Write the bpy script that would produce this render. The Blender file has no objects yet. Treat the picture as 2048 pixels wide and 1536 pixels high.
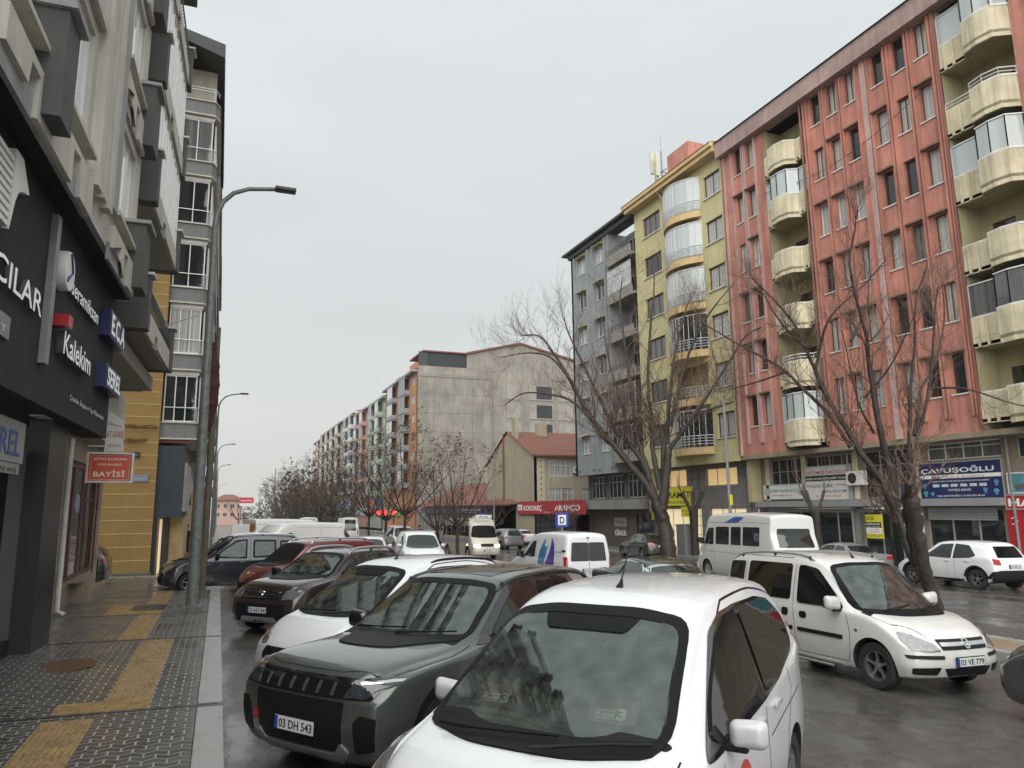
import bpy, bmesh, math, random
import numpy as np
from mathutils import Vector, Matrix
from mathutils.bvhtree import BVHTree
from mathutils.geometry import tessellate_polygon
random.seed(7); rnd=random.random
R=math.radians
S=bpy.context.scene
COL=S.collection
# ---------------------------------------------------------------- camera
cam=bpy.data.cameras.new('camera'); co=bpy.data.objects.new('camera',cam); COL.objects.link(co); S.camera=co
X=(0.92859473,0.05212598,0.36741627); Y=(-0.37092047,0.1607744,0.91464178); Z=(-0.01139454,-0.98561375,0.16862886)
co.matrix_world=Matrix(((X[0],-X[1],-X[2],0),(Y[0],-Y[1],-Y[2],0),(Z[0],-Z[1],-Z[2],2.30),(0,0,0,1)))
cam.sensor_width=36; cam.lens=1445/2048*36; cam.clip_start=.1; cam.clip_end=3000
# ---------------------------------------------------------------- sky and light (overcast)
SUN_EL,SUN_AZ=40,208
w=bpy.data.worlds.new('World'); S.world=w; w.use_nodes=True
nt=w.node_tree; N=nt.nodes; Lk=nt.links; N.clear()
out=N.new('ShaderNodeOutputWorld'); bg=N.new('ShaderNodeBackground'); Lk.new(bg.outputs[0],out.inputs[0]); bg.inputs[1].default_value=.1
sky=N.new('ShaderNodeTexSky'); sky.sky_type='NISHITA'; sky.sun_disc=False; sky.sun_elevation=R(SUN_EL); sky.sun_rotation=R(SUN_AZ); sky.dust_density=6; sky.air_density=1.5
hs=N.new('ShaderNodeHueSaturation'); hs.inputs['Saturation'].default_value=.12; Lk.new(sky.outputs[0],hs.inputs['Color'])
tc=N.new('ShaderNodeTexCoord'); sp=N.new('ShaderNodeSeparateXYZ'); Lk.new(tc.outputs['Generated'],sp.inputs[0])
cr=N.new('ShaderNodeValToRGB'); Lk.new(sp.outputs['Z'],cr.inputs[0])
e=cr.color_ramp.elements; e[0].position=0; e[0].color=(.71,.70,.66,1); e[1].position=1; e[1].color=(.76,.81,.82,1)
for p,c in ((.10,(.69,.705,.69,1)),(.25,(.64,.68,.685,1)),(.5,(.71,.76,.77,1))):
    q=e.new(p); q.color=c
nz=N.new('ShaderNodeTexNoise'); nz.inputs['Scale'].default_value=1.8; nz.inputs['Detail'].default_value=5; nz.inputs['Roughness'].default_value=.45
mp=N.new('ShaderNodeMapping'); mp.inputs['Scale'].default_value=(1,1,3.2); Lk.new(tc.outputs['Generated'],mp.inputs[0]); Lk.new(mp.outputs[0],nz.inputs[0])
mr=N.new('ShaderNodeMapRange'); mr.inputs[1].default_value=.3; mr.inputs[2].default_value=.7; mr.inputs[3].default_value=6.75; mr.inputs[4].default_value=7.6; Lk.new(nz.outputs[0],mr.inputs[0])
mx=N.new('ShaderNodeVectorMath'); mx.operation='SCALE'; Lk.new(cr.outputs[0],mx.inputs[0]); Lk.new(mr.outputs[0],mx.inputs['Scale'])
mix=N.new('ShaderNodeMix'); mix.data_type='RGBA'; mix.inputs[0].default_value=.88
Lk.new(hs.outputs[0],mix.inputs[6]); Lk.new(mx.outputs[0],mix.inputs[7]); Lk.new(mix.outputs[2],bg.inputs[0])
sl=bpy.data.lights.new('sun','SUN'); sl.energy=2.7; sl.angle=R(90); sl.color=(1,.985,.95)
so=bpy.data.objects.new('sun',sl); COL.objects.link(so)
so.rotation_euler=(R(90-SUN_EL),0,R(180-SUN_AZ)); so.location=(0,0,60)
S.view_settings.view_transform='Standard'; S.view_settings.look='None'; S.view_settings.gamma=1; S.view_settings.exposure=0.60
S.render.engine='CYCLES'; S.cycles.max_bounces=7; S.cycles.transparent_max_bounces=12; S.cycles.volume_bounces=0
# ---------------------------------------------------------------- helpers
def G(x,y): return -.020*x-.0095*y          # the street falls gently to the right and ahead
def tag(o,label=None,cat=None,group=None,kind=None):
    for k,v in (('label',label),('category',cat),('group',group),('kind',kind)):
        if v: o[k]=v
    return o
def thing(name,label,cat,loc=(0,0,0),rot=None,group=None):
    o=bpy.data.objects.new(name,None); COL.objects.link(o); o.location=loc
    if rot is not None: o.rotation_euler=rot
    o.empty_display_size=.2
    return tag(o,label,cat,group)
def link(name,me,m=None,parent=None,loc=None):
    o=bpy.data.objects.new(name,me); COL.objects.link(o)
    if m is not None and not me.materials: me.materials.append(m)
    if parent is not None: o.parent=parent
    if loc is not None: o.location=loc
    return o
def dup(root,loc=None,rot=None,label=None):
    r=root.copy(); COL.objects.link(r)
    if loc is not None: r.location=loc
    if rot is not None: r.rotation_euler=rot
    if label: r['label']=label
    for ch in list(root.children):
        c=ch.copy(); COL.objects.link(c); c.parent=r
        for g in list(ch.children):
            d=g.copy(); COL.objects.link(d); d.parent=c
    return r
class MB:
    def __init__(s,off=(0,0,0)): s.v=[]; s.f=[]; s.o=off
    def add(s,vs,fs):
        n=len(s.v); s.v+= [(a[0]-s.o[0],a[1]-s.o[1],a[2]-s.o[2]) for a in vs]; s.f+= [tuple(i+n for i in f) for f in fs]; return s
    def box(s,x0,x1,y0,y1,z0,z1):
        return s.add([(x,y,z) for z in (z0,z1) for y in (y0,y1) for x in (x0,x1)],[(0,2,3,1),(4,5,7,6),(0,1,5,4),(1,3,7,5),(3,2,6,7),(2,0,4,6)])
    def quad(s,a,b,c,d): return s.add([a,b,c,d],[(0,1,2,3)])
    def prism(s,poly,axis,t0,t1):
        """poly in the plane across axis: x:(y,z) y:(x,z) z:(x,y)"""
        f={'x':lambda p,t:(t,p[0],p[1]),'y':lambda p,t:(p[0],t,p[1]),'z':lambda p,t:(p[0],p[1],t)}[axis]
        n=len(poly); tri=tessellate_polygon([[Vector((p[0],p[1],0)) for p in poly]])
        return s.add([f(p,t0) for p in poly]+[f(p,t1) for p in poly],[tuple(t) for t in tri]+[tuple(i+n for i in t) for t in tri]+[(i,(i+1)%n,n+(i+1)%n,n+i) for i in range(n)])
    def tube(s,pts,r,n=8,cap=True):
        pts=[Vector(p) for p in pts]; rs=r if isinstance(r,(list,tuple)) else [r]*len(pts)
        vs=[]; fs=[]; u=None
        for i,p in enumerate(pts):
            t=(pts[min(i+1,len(pts)-1)]-pts[max(i-1,0)])
            t=t.normalized() if t.length>1e-9 else Vector((0,0,1))
            if u is None: u=t.orthogonal().normalized()
            else:
                u=u-t*u.dot(t); u=u.normalized() if u.length>1e-6 else t.orthogonal().normalized()
            q=t.cross(u)
            for k in range(n):
                a=2*math.pi*k/n; vs.append(p+(u*math.cos(a)+q*math.sin(a))*rs[i])
        for i in range(len(pts)-1):
            for k in range(n): fs.append((i*n+k,i*n+(k+1)%n,(i+1)*n+(k+1)%n,(i+1)*n+k))
        if cap: fs.append(tuple(range(n-1,-1,-1))); fs.append(tuple((len(pts)-1)*n+k for k in range(n)))
        return s.add(vs,fs)
    def lathe(s,prof,c=(0,0,0),axis='x',n=24):
        """prof: list of (radius, t) around the axis"""
        vs=[]; fs=[]
        for r,t in prof:
            for k in range(n):
                a=2*math.pi*k/n; ca,sa=r*math.cos(a),r*math.sin(a)
                vs.append((c[0]+t,c[1]+ca,c[2]+sa) if axis=='x' else (c[0]+ca,c[1]+t,c[2]+sa) if axis=='y' else (c[0]+ca,c[1]+sa,c[2]+t))
        for i in range(len(prof)-1):
            for k in range(n): fs.append((i*n+k,i*n+(k+1)%n,(i+1)*n+(k+1)%n,(i+1)*n+k))
        return s.add(vs,fs)
    def mesh(s,name,smooth=None,bevel=0):
        me=bpy.data.meshes.new(name); me.from_pydata(s.v,[],s.f); me.validate()
        bm=bmesh.new(); bm.from_mesh(me)
        if bevel:
            bmesh.ops.remove_doubles(bm,verts=bm.verts,dist=1e-5)
            bmesh.ops.bevel(bm,geom=list(bm.edges),offset=bevel,segments=2,affect='EDGES',profile=.6)
        bmesh.ops.recalc_face_normals(bm,faces=bm.faces)
        bm.to_mesh(me); bm.free()
        if smooth is not None:
            me.shade_smooth(); me.set_sharp_from_angle(angle=R(smooth))
        return me
    def build(s,name,m,parent=None,smooth=None,bevel=0,loc=None):
        return link(name,s.mesh(name,smooth,bevel),m,parent,loc)
# ---------------------------------------------------------------- materials
MC={}
def nodes(name):
    m=bpy.data.materials.new(name); m.use_nodes=True; t=m.node_tree; b=t.nodes['Principled BSDF']; return m,t,b
def mat(name,c,rough=.6,metal=0,spec=.5,var=.12,vs=1.5,bump=0,bs=40,streak=0,coat=0,wet=0,emit=0,dark=None,rvar=0):
    if name in MC: return MC[name]
    m,t,b=nodes(name); n=t.nodes; l=t.links
    b.inputs['Roughness'].default_value=rough; b.inputs['Metallic'].default_value=metal; b.inputs['Specular IOR Level'].default_value=spec
    b.inputs['Coat Weight'].default_value=coat; b.inputs['Coat Roughness'].default_value=.04
    col=(*c,1)
    tcn=n.new('ShaderNodeTexCoord')
    if var>0:
        no=n.new('ShaderNodeTexNoise'); no.inputs['Scale'].default_value=vs; no.inputs['Detail'].default_value=8; no.inputs['Roughness'].default_value=.65
        l.new(tcn.outputs['Object'],no.inputs[0])
        r=n.new('ShaderNodeMapRange'); r.inputs[1].default_value=.3; r.inputs[2].default_value=.7; r.inputs[3].default_value=1-var; r.inputs[4].default_value=1+var*.6
        l.new(no.outputs[0],r.inputs[0]); src=r.outputs[0]
        if streak:
            mp=n.new('ShaderNodeMapping'); mp.inputs['Scale'].default_value=(2.2,2.2,.16); l.new(tcn.outputs['Object'],mp.inputs[0])
            n2=n.new('ShaderNodeTexNoise'); n2.inputs['Scale'].default_value=1.6; n2.inputs['Detail'].default_value=6; n2.inputs['Roughness'].default_value=.7; l.new(mp.outputs[0],n2.inputs[0])
            r2=n.new('ShaderNodeMapRange'); r2.inputs[1].default_value=.42; r2.inputs[2].default_value=.72; r2.inputs[3].default_value=1; r2.inputs[4].default_value=1-streak; l.new(n2.outputs[0],r2.inputs[0])
            mu=n.new('ShaderNodeMath'); mu.operation='MULTIPLY'; l.new(src,mu.inputs[0]); l.new(r2.outputs[0],mu.inputs[1]); src=mu.outputs[0]
        v=n.new('ShaderNodeVectorMath'); v.operation='SCALE'; v.inputs[0].default_value=c; l.new(src,v.inputs['Scale']); l.new(v.outputs[0],b.inputs['Base Color'])
        if rvar:
            r3=n.new('ShaderNodeMapRange'); r3.inputs[1].default_value=.35; r3.inputs[2].default_value=.65; r3.inputs[3].default_value=max(.02,rough-rvar); r3.inputs[4].default_value=rough+rvar; l.new(no.outputs[0],r3.inputs[0]); l.new(r3.outputs[0],b.inputs['Roughness'])
    else: b.inputs['Base Color'].default_value=col
    if bump:
        nb=n.new('ShaderNodeTexNoise'); nb.inputs['Scale'].default_value=bs; nb.inputs['Detail'].default_value=4; l.new(tcn.outputs['Object'],nb.inputs[0])
        bu=n.new('ShaderNodeBump'); bu.inputs['Strength'].default_value=bump; bu.inputs['Distance'].default_value=.02; l.new(nb.outputs[0],bu.inputs['Height']); l.new(bu.outputs[0],b.inputs['Normal'])
    if emit: b.inputs['Emission Color'].default_value=col; b.inputs['Emission Strength'].default_value=emit
    MC[name]=m; return m
def paint(name,c,rough=.35,metal=0,dirt=.26,flake=0):
    """car paint: clear coat, road dirt near the sills, rain-wet grain"""
    if name in MC: return MC[name]
    m,t,b=nodes(name); n=t.nodes; l=t.links
    tcn=n.new('ShaderNodeTexCoord'); s=n.new('ShaderNodeSeparateXYZ'); l.new(tcn.outputs['Object'],s.inputs[0])
    no=n.new('ShaderNodeTexNoise'); no.inputs['Scale'].default_value=3.5; no.inputs['Detail'].default_value=9; no.inputs['Roughness'].default_value=.7; l.new(tcn.outputs['Object'],no.inputs[0])
    r=n.new('ShaderNodeMapRange'); r.inputs[1].default_value=.95; r.inputs[2].default_value=.15; r.inputs[3].default_value=0; r.inputs[4].default_value=1; l.new(s.outputs['Z'],r.inputs[0])
    mu=n.new('ShaderNodeMath'); mu.operation='MULTIPLY'; l.new(r.outputs[0],mu.inputs[0]); l.new(no.outputs[0],mu.inputs[1])
    m2=n.new('ShaderNodeMath'); m2.operation='MULTIPLY_ADD'; m2.inputs[1].default_value=dirt*2.4; m2.inputs[2].default_value=0.0; l.new(mu.outputs[0],m2.inputs[0])
    mx=n.new('ShaderNodeMix'); mx.data_type='RGBA'; mx.inputs[6].default_value=(*c,1); mx.inputs[7].default_value=(.16,.14,.12,1); l.new(m2.outputs[0],mx.inputs[0]); l.new(mx.outputs[2],b.inputs['Base Color'])
    b.inputs['Roughness'].default_value=rough; b.inputs['Metallic'].default_value=metal; b.inputs['Coat Weight'].default_value=1; b.inputs['Coat Roughness'].default_value=.035
    v=n.new('ShaderNodeTexVoronoi'); v.inputs['Scale'].default_value=95; l.new(tcn.outputs['Object'],v.inputs[0])
    r4=n.new('ShaderNodeMapRange'); r4.inputs[1].default_value=.18; r4.inputs[2].default_value=.0; r4.inputs[3].default_value=0; r4.inputs[4].default_value=1; l.new(v.outputs['Distance'],r4.inputs[0])
    bu=n.new('ShaderNodeBump'); bu.inputs['Strength'].default_value=.16; bu.inputs['Distance'].default_value=.003; l.new(r4.outputs[0],bu.inputs['Height']); l.new(bu.outputs[0],b.inputs['Coat Normal'])
    MC[name]=m; return m
def glassy(name,c,rough=.04,coat=.0,ior=1.55,drops=True):
    if name in MC: return MC[name]
    m,t,b=nodes(name); b.inputs['Base Color'].default_value=(*c,1); b.inputs['Roughness'].default_value=rough; b.inputs['IOR'].default_value=ior
    b.inputs['Specular IOR Level'].default_value=.5
    n=t.nodes; l=t.links; tcn=n.new('ShaderNodeTexCoord')
    no=n.new('ShaderNodeTexNoise'); no.inputs['Scale'].default_value=2.2; l.new(tcn.outputs['Object'],no.inputs[0])
    bu=n.new('ShaderNodeBump'); bu.inputs['Strength'].default_value=.06; bu.inputs['Distance'].default_value=.02; l.new(no.outputs[0],bu.inputs['Height']); l.new(bu.outputs[0],b.inputs['Normal'])
    MC[name]=m; return m
def clear_glass(name,tint=(.42,.50,.46),ior=2.15):
    m=bpy.data.materials.new(name); m.use_nodes=True; t=m.node_tree; n=t.nodes; l=t.links; n.clear()
    o=n.new('ShaderNodeOutputMaterial'); tr=n.new('ShaderNodeBsdfTransparent'); tr.inputs[0].default_value=(*tint,1)
    gl=n.new('ShaderNodeBsdfGlossy'); gl.inputs['Roughness'].default_value=.015; gl.inputs[0].default_value=(.86,1,.94,1)
    df=n.new('ShaderNodeBsdfDiffuse'); df.inputs[0].default_value=(.5,.55,.52,1)
    fr=n.new('ShaderNodeFresnel'); fr.inputs[0].default_value=ior
    tcn=n.new('ShaderNodeTexCoord'); no=n.new('ShaderNodeTexNoise'); no.inputs['Scale'].default_value=7; no.inputs['Detail'].default_value=8; l.new(tcn.outputs['Object'],no.inputs[0])
    r=n.new('ShaderNodeMapRange'); r.inputs[1].default_value=.35; r.inputs[2].default_value=.8; r.inputs[3].default_value=.02; r.inputs[4].default_value=.14; l.new(no.outputs[0],r.inputs[0])
    a=n.new('ShaderNodeMixShader'); l.new(r.outputs[0],a.inputs[0]); l.new(tr.outputs[0],a.inputs[1]); l.new(df.outputs[0],a.inputs[2])
    b=n.new('ShaderNodeMixShader'); l.new(fr.outputs[0],b.inputs[0]); l.new(a.outputs[0],b.inputs[1]); l.new(gl.outputs[0],b.inputs[2])
    l.new(b.outputs[0],o.inputs[0]); return m
def emis(name,c,st):
    if name in MC: return MC[name]
    m,t,b=nodes(name); b.inputs['Base Color'].default_value=(*c,1); b.inputs['Emission Color'].default_value=(*c,1); b.inputs['Emission Strength'].default_value=st; MC[name]=m; return m
def curtain(name,c,folds=9,dark=.45):
    """net curtain hung behind glass: fold shade painted into the flat cloth colour, under a clear coat that mirrors the street"""
    m,t,b=nodes(name); n=t.nodes; l=t.links
    tcn=n.new('ShaderNodeTexCoord'); s=n.new('ShaderNodeSeparateXYZ'); l.new(tcn.outputs['Object'],s.inputs[0])
    ad=n.new('ShaderNodeMath'); l.new(s.outputs[0],ad.inputs[0]); l.new(s.outputs[1],ad.inputs[1])
    co_=n.new('ShaderNodeCombineXYZ'); l.new(ad.outputs[0],co_.inputs[0])
    wv=n.new('ShaderNodeTexNoise'); wv.inputs['Scale'].default_value=folds; wv.inputs['Detail'].default_value=3; l.new(co_.outputs[0],wv.inputs[0])
    r=n.new('ShaderNodeMapRange'); r.inputs[1].default_value=.35; r.inputs[2].default_value=.65; r.inputs[3].default_value=dark; r.inputs[4].default_value=1; l.new(wv.outputs[0],r.inputs[0])  # darker bands put the shade of the folds into the colour
    v=n.new('ShaderNodeVectorMath'); v.operation='SCALE'; v.inputs[0].default_value=c; l.new(r.outputs[0],v.inputs['Scale']); l.new(v.outputs[0],b.inputs['Base Color'])
    b.inputs['Roughness'].default_value=.8; b.inputs['Coat Weight'].default_value=1; b.inputs['Coat Roughness'].default_value=.03; b.inputs['Coat IOR'].default_value=1.6
    return m
M={}
M['blackp']=mat('black_plastic',(.010,.010,.011),.55,spec=.25,var=.1)
M['gloss']=mat('gloss_black',(.01,.01,.012),.08,var=0,coat=1)
M['rubber']=mat('tyre_rubber',(.022,.022,.022),.75,var=.2,vs=9,bump=.2)
M['chrome']=mat('chrome',(.75,.76,.77),.12,1,var=0)
M['alloy']=mat('alloy_wheel',(.42,.43,.44),.3,.85,var=.1,vs=8)
M['metal']=mat('brushed_metal',(.55,.56,.57),.35,.8,var=.08)
M['white']=mat('white_plastic',(.78,.78,.77),.4,var=.05)
M['wellblack']=mat('wheel_well',(.008,.008,.008),.9,var=0)
M['cglass']=glassy('car_glass',(.012,.017,.016),.03,ior=1.75)
M['cglasst']=glassy('tinted_car_glass',(.006,.007,.008),.03,ior=1.6)
M['cclear']=clear_glass('clear_windscreen',(.62,.72,.67))
M['cclear2']=clear_glass('clear_side_glass',(.14,.17,.16),1.5)
M['lampglass']=mat('lamp_glass',(.17,.175,.18),.1,.35,var=.45,vs=22,coat=1)
M['lampdark']=mat('dark_lamp_glass',(.05,.055,.06),.06,.3,var=.6,vs=24,coat=1)
M['redlamp']=mat('red_lamp',(.35,.012,.012),.12,var=.3,vs=20,coat=1)
M['orange']=mat('orange_lamp',(.55,.2,.02),.2,var=.1,coat=1)
M['interior']=mat('interior_cloth',(.022,.023,.025),.85,var=.15)
M['platew']=mat('plate_white',(.66,.67,.66),.45,var=.1,vs=10)
M['plateb']=mat('plate_blue',(.01,.06,.35),.45,var=0)
M['ink']=mat('ink_black',(.012,.012,.014),.6,var=0)
M['frit']=mat('glass_edge_black',(.010,.010,.011),.5,spec=.12,var=0)
def text(s,size,o,r,u,m,parent,name='lettering',width=None,ext=.004,bold=0,loc_off=None,height=None,center=False,shear=0):
    """real lettering as a mesh: o origin (lower left), r reading direction, u up"""
    cu=bpy.data.curves.new(name,'FONT'); cu.body=s; cu.size=size; cu.extrude=ext; cu.offset=bold; cu.shear=shear; cu.resolution_u=3
    if center: cu.align_x='CENTER'
    ob=bpy.data.objects.new(name,cu); me=bpy.data.meshes.new_from_object(ob); bpy.data.objects.remove(ob); bpy.data.curves.remove(cu)
    r=Vector(r).normalized(); u=Vector(u).normalized(); nn=r.cross(u)
    xs=[v.co.x for v in me.vertices]; ys=[v.co.y for v in me.vertices]
    w0=max(xs)-min(xs); k=(width/w0) if width else 1; ky=(height/(max(ys)-min(ys))) if height else (1 if not width else min(1.0,k*1.0) if k<1 else 1)
    x0=0 if center else min(xs); o=Vector(o)
    for v in me.vertices:
        p=o+r*((v.co.x-x0)*k)+u*(v.co.y*ky)+nn*v.co.z; v.co=p
    me.name=name; me.materials.clear(); me.update()
    return link(name,me,m,parent)
# ---------------------------------------------------------------- ground
def sheet(name,x0,x1,y0,y1,dz,m,kind='structure',nx=1,ny=1,label=None):
    b=MB()
    for i in range(nx):
        for j in range(ny):
            a0=x0+(x1-x0)*i/nx; a1=x0+(x1-x0)*(i+1)/nx; c0=y0+(y1-y0)*j/ny; c1=y0+(y1-y0)*(j+1)/ny
            b.quad((a0,c0,G(a0,c0)+dz),(a1,c0,G(a1,c0)+dz),(a1,c1,G(a1,c1)+dz),(a0,c1,G(a0,c1)+dz))
    o=b.build(name,m); o['kind']=kind; return o
def slab(b,x0,x1,y0,y1,z0,z1):
    b.add([(x,y,G(x,y)+z) for z in (z0,z1) for y in (y0,y1) for x in (x0,x1)],[(0,2,3,1),(4,5,7,6),(0,1,5,4),(1,3,7,5),(3,2,6,7),(2,0,4,6)])
def asphalt():
    m,t,b=nodes('wet_asphalt'); n=t.nodes; l=t.links; tcn=n.new('ShaderNodeTexCoord')
    def noise(s,d=6,r=.6,mp=None):
        q=n.new('ShaderNodeTexNoise'); q.inputs['Scale'].default_value=s; q.inputs['Detail'].default_value=d; q.inputs['Roughness'].default_value=r
        l.new(tcn.outputs['Object'] if mp is None else mp,q.inputs[0]); return q.outputs[0]
    def rng(i,a,b_,c,d):
        q=n.new('ShaderNodeMapRange'); q.inputs[1].default_value=a; q.inputs[2].default_value=b_; q.inputs[3].default_value=c; q.inputs[4].default_value=d; l.new(i,q.inputs[0]); return q.outputs[0]
    mp=n.new('ShaderNodeMapping'); mp.inputs['Scale'].default_value=(1,.35,1); l.new(tcn.outputs['Object'],mp.inputs[0])
    pud=noise(.9,5,.6,mp.outputs[0]); fine=noise(70,3,.7); mid=noise(5,6,.65)
    cr=n.new('ShaderNodeValToRGB'); e=cr.color_ramp.elements; e[0].position=.3; e[0].color=(.050,.046,.042,1); e[1].position=.75; e[1].color=(.115,.107,.097,1); l.new(mid,cr.inputs[0])
    mx=n.new('ShaderNodeMix'); mx.data_type='RGBA'; mx.blend_type='OVERLAY'; mx.inputs[0].default_value=.8; l.new(cr.outputs[0],mx.inputs[6]); 
    g=n.new('ShaderNodeCombineColor'); [l.new(fine,g.inputs[i]) for i in range(3)]; l.new(g.outputs[0],mx.inputs[7]); l.new(mx.outputs[2],b.inputs['Base Color'])
    l.new(rng(pud,.42,.58,.32,.07),b.inputs['Roughness']); b.inputs['Specular IOR Level'].default_value=.6
    st=rng(pud,.46,.58,.55,.05); bu=n.new('ShaderNodeBump'); bu.inputs['Distance'].default_value=.01; l.new(st,bu.inputs['Strength']); l.new(fine,bu.inputs['Height'])
    bu2=n.new('ShaderNodeBump'); bu2.inputs['Distance'].default_value=.03; bu2.inputs['Strength'].default_value=.25; l.new(mid,bu2.inputs['Height']); l.new(bu.outputs[0],bu2.inputs['Normal']); l.new(bu2.outputs[0],b.inputs['Normal'])
    return m
def pavers():
    m,t,b=nodes('interlocking_pavers'); n=t.nodes; l=t.links; tcn=n.new('ShaderNodeTexCoord'); s=n.new('ShaderNodeSeparateXYZ'); l.new(tcn.outputs['Object'],s.inputs[0])
    def M_(op,a,b_=None,c=None):
        q=n.new('ShaderNodeMath'); q.operation=op
        for i,v in enumerate((a,b_,c)):
            if v is None: continue
            if isinstance(v,(int,float)): q.inputs[i].default_value=v
            else: l.new(v,q.inputs[i])
        return q.outputs[0]
    x,y=s.outputs[0],s.outputs[1]
    W=.21; Hh=.125
    zig=M_('MULTIPLY',M_('SUBTRACT',M_('PINGPONG',x,W/2),W/4),.55)    # the tooth of each block
    yy=M_('DIVIDE',M_('ADD',y,zig),Hh); row=M_('FLOOR',yy); fy=M_('FRACT',yy)
    xx=M_('ADD',M_('DIVIDE',x,W),M_('MULTIPLY',M_('MODULO',row,2),.5)); fx=M_('FRACT',xx); col=M_('FLOOR',xx)
    dy=M_('MINIMUM',fy,M_('SUBTRACT',1,fy)); dx=M_('MINIMUM',fx,M_('SUBTRACT',1,fx))
    d=M_('MINIMUM',M_('MULTIPLY',dy,Hh),M_('MULTIPLY',dx,W))
    j=n.new('ShaderNodeMapRange'); j.inputs[1].default_value=.004; j.inputs[2].default_value=.012; l.new(d,j.inputs[0])
    wn=n.new('ShaderNodeTexWhiteNoise'); wn.noise_dimensions='2D'; cb=n.new('ShaderNodeCombineXYZ'); l.new(row,cb.inputs[0]); l.new(col,cb.inputs[1]); l.new(cb.outputs[0],wn.inputs['Vector'])
    no=n.new('ShaderNodeTexNoise'); no.inputs['Scale'].default_value=1.1; no.inputs['Detail'].default_value=7; l.new(tcn.outputs['Object'],no.inputs[0])
    cr=n.new('ShaderNodeValToRGB'); e=cr.color_ramp.elements; e[0].position=.0; e[0].color=(.030,.028,.027,1); e[1].position=1; e[1].color=(.105,.099,.094,1); l.new(M_('ADD',M_('MULTIPLY',wn.outputs[0],.45),M_('MULTIPLY',no.outputs[0],.55)),cr.inputs[0])
    mx=n.new('ShaderNodeMix'); mx.data_type='RGBA'; mx.inputs[6].default_value=(.30,.29,.26,1); l.new(j.outputs[0],mx.inputs[0]); l.new(cr.outputs[0],mx.inputs[7]); l.new(mx.outputs[2],b.inputs['Base Color'])  # pale joint colour also paints the sky highlights of the bevelled block edges
    r=n.new('ShaderNodeMapRange'); r.inputs[1].default_value=.4; r.inputs[2].default_value=.6; r.inputs[3].default_value=.42; r.inputs[4].default_value=.16; l.new(no.outputs[0],r.inputs[0]); l.new(r.outputs[0],b.inputs['Roughness'])
    j2=n.new('ShaderNodeMapRange'); j2.inputs[1].default_value=0; j2.inputs[2].default_value=.016; l.new(d,j2.inputs[0])
    h=M_('ADD',j2.outputs[0],M_('MULTIPLY',wn.outputs[0],.35)); bu=n.new('ShaderNodeBump'); bu.inputs['Strength'].default_value=.8; bu.inputs['Distance'].default_value=.008; l.new(h,bu.inputs['Height']); l.new(bu.outputs[0],b.inputs['Normal'])
    return m
M['asphalt']=asphalt(); M['paver']=pavers()
M['kerb']=mat('kerb_concrete',(.33,.33,.315),.35,var=.25,vs=3,bump=.2,rvar=.15); M['joint']=mat('wet_joint',(.035,.03,.028),.3,var=.3)
M['tactile']=mat('tactile_ochre',(.36,.24,.11),.32,var=.35,vs=6,bump=.2,rvar=.12)
M['walk2']=mat('far_pavement',(.17,.16,.145),.35,var=.3,vs=1.2,rvar=.15); M['median']=mat('median_paving',(.27,.20,.13),.5,var=.3,vs=3)
sheet('road',-80,320,-40,700,0,M['asphalt'])
b=MB(); slab(b,-14,-.125,-30,24.85,-.3,.15); slab(b,-14,-.9,24.852,30.4,-.3,.10); o=b.build('pavement',M['paver']); o['kind']='structure'
b=MB()
y=-6.0
while y<24.6:
    L=1.0; slab(b,-.12,.16,y,min(y+L-.008,24.85),-.3,.153+.003*math.sin(y*7)); y+=L
o=b.build('kerb',M['kerb'],bevel=.012); o['kind']='structure'
b=MB(); slab(b,-14,.16,30.6,110,-.3,.15); o=b.build('pavement',mat('pale_pavement',(.24,.22,.19),.35,var=.25,vs=2,rvar=.15)); o['kind']='structure'
b=MB()
for (x0,x1,y0,y1) in ((-2.9,.1,9.66,9.72),(-2.9,.14,15.08,15.15),(-2.9,-.15,18.95,19.02),(-.12,.16,9.6,9.78),(-.12,.16,15.05,15.12)): slab(b,x0,x1,y0,y1,.15,.157)
o=b.build('pavement_joints',M['joint']); o['kind']='structure'
def tactile(x0,x1,y0,y1,along,lab):
    b=MB(); slab(b,x0,x1,y0,y1,.15,.158)
    n=int(round(((x1-x0) if along else (y1-y0))/.062)); L=(y1-y0) if along else (x1-x0)
    for k in range(n):
        c=(x0 if along else y0)+.031+k*((x1-x0) if along else (y1-y0))/n; t=0
        while t<L-.05:
            e=min(t+.39,L-.01)
            if along: slab(b,c-.013,c+.013,y0+t+.01,y0+e,.155,.178)
            else: slab(b,x0+t+.01,x0+e,c-.013,c+.013,.155,.178)
            t+=.40
    o=b.build('tactile_strip',M['tactile'],bevel=0); tag(o,lab,'tactile paving','ochre tactile strips on the near pavement')
tactile(-1.64,-1.14,1.0,9.45,True,'nearest ochre tactile strip, cut off by the bottom edge of the picture')
tactile(-1.62,-.64,9.80,10.2,False,'short ochre tactile row lying across the foot of the second strip')
tactile(-1.14,-.64,10.21,14.95,True,'second ochre tactile strip, running between two pavement joints')
tactile(-1.56,-1.1,15.25,18.8,True,'third ochre tactile strip, just short of the sunken manhole')
tactile(-2.3,-1.1,19.1,19.55,False,'ochre tactile row crossing in front of the sunken manhole')
tactile(-2.3,-1.85,19.56,21.0,True,'ochre tactile patch left of the sunken manhole')
tactile(-1.6,-1.12,21.2,24.6,True,'farthest ochre tactile strip, beyond the sunken manhole')
b=MB(); slab(b,-1.8,-1.1,19.62,20.9,.15,.156); o=b.build('manhole',M['joint']); tag(o,'dark sunken manhole beside the ochre tactile strips','manhole')
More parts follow.
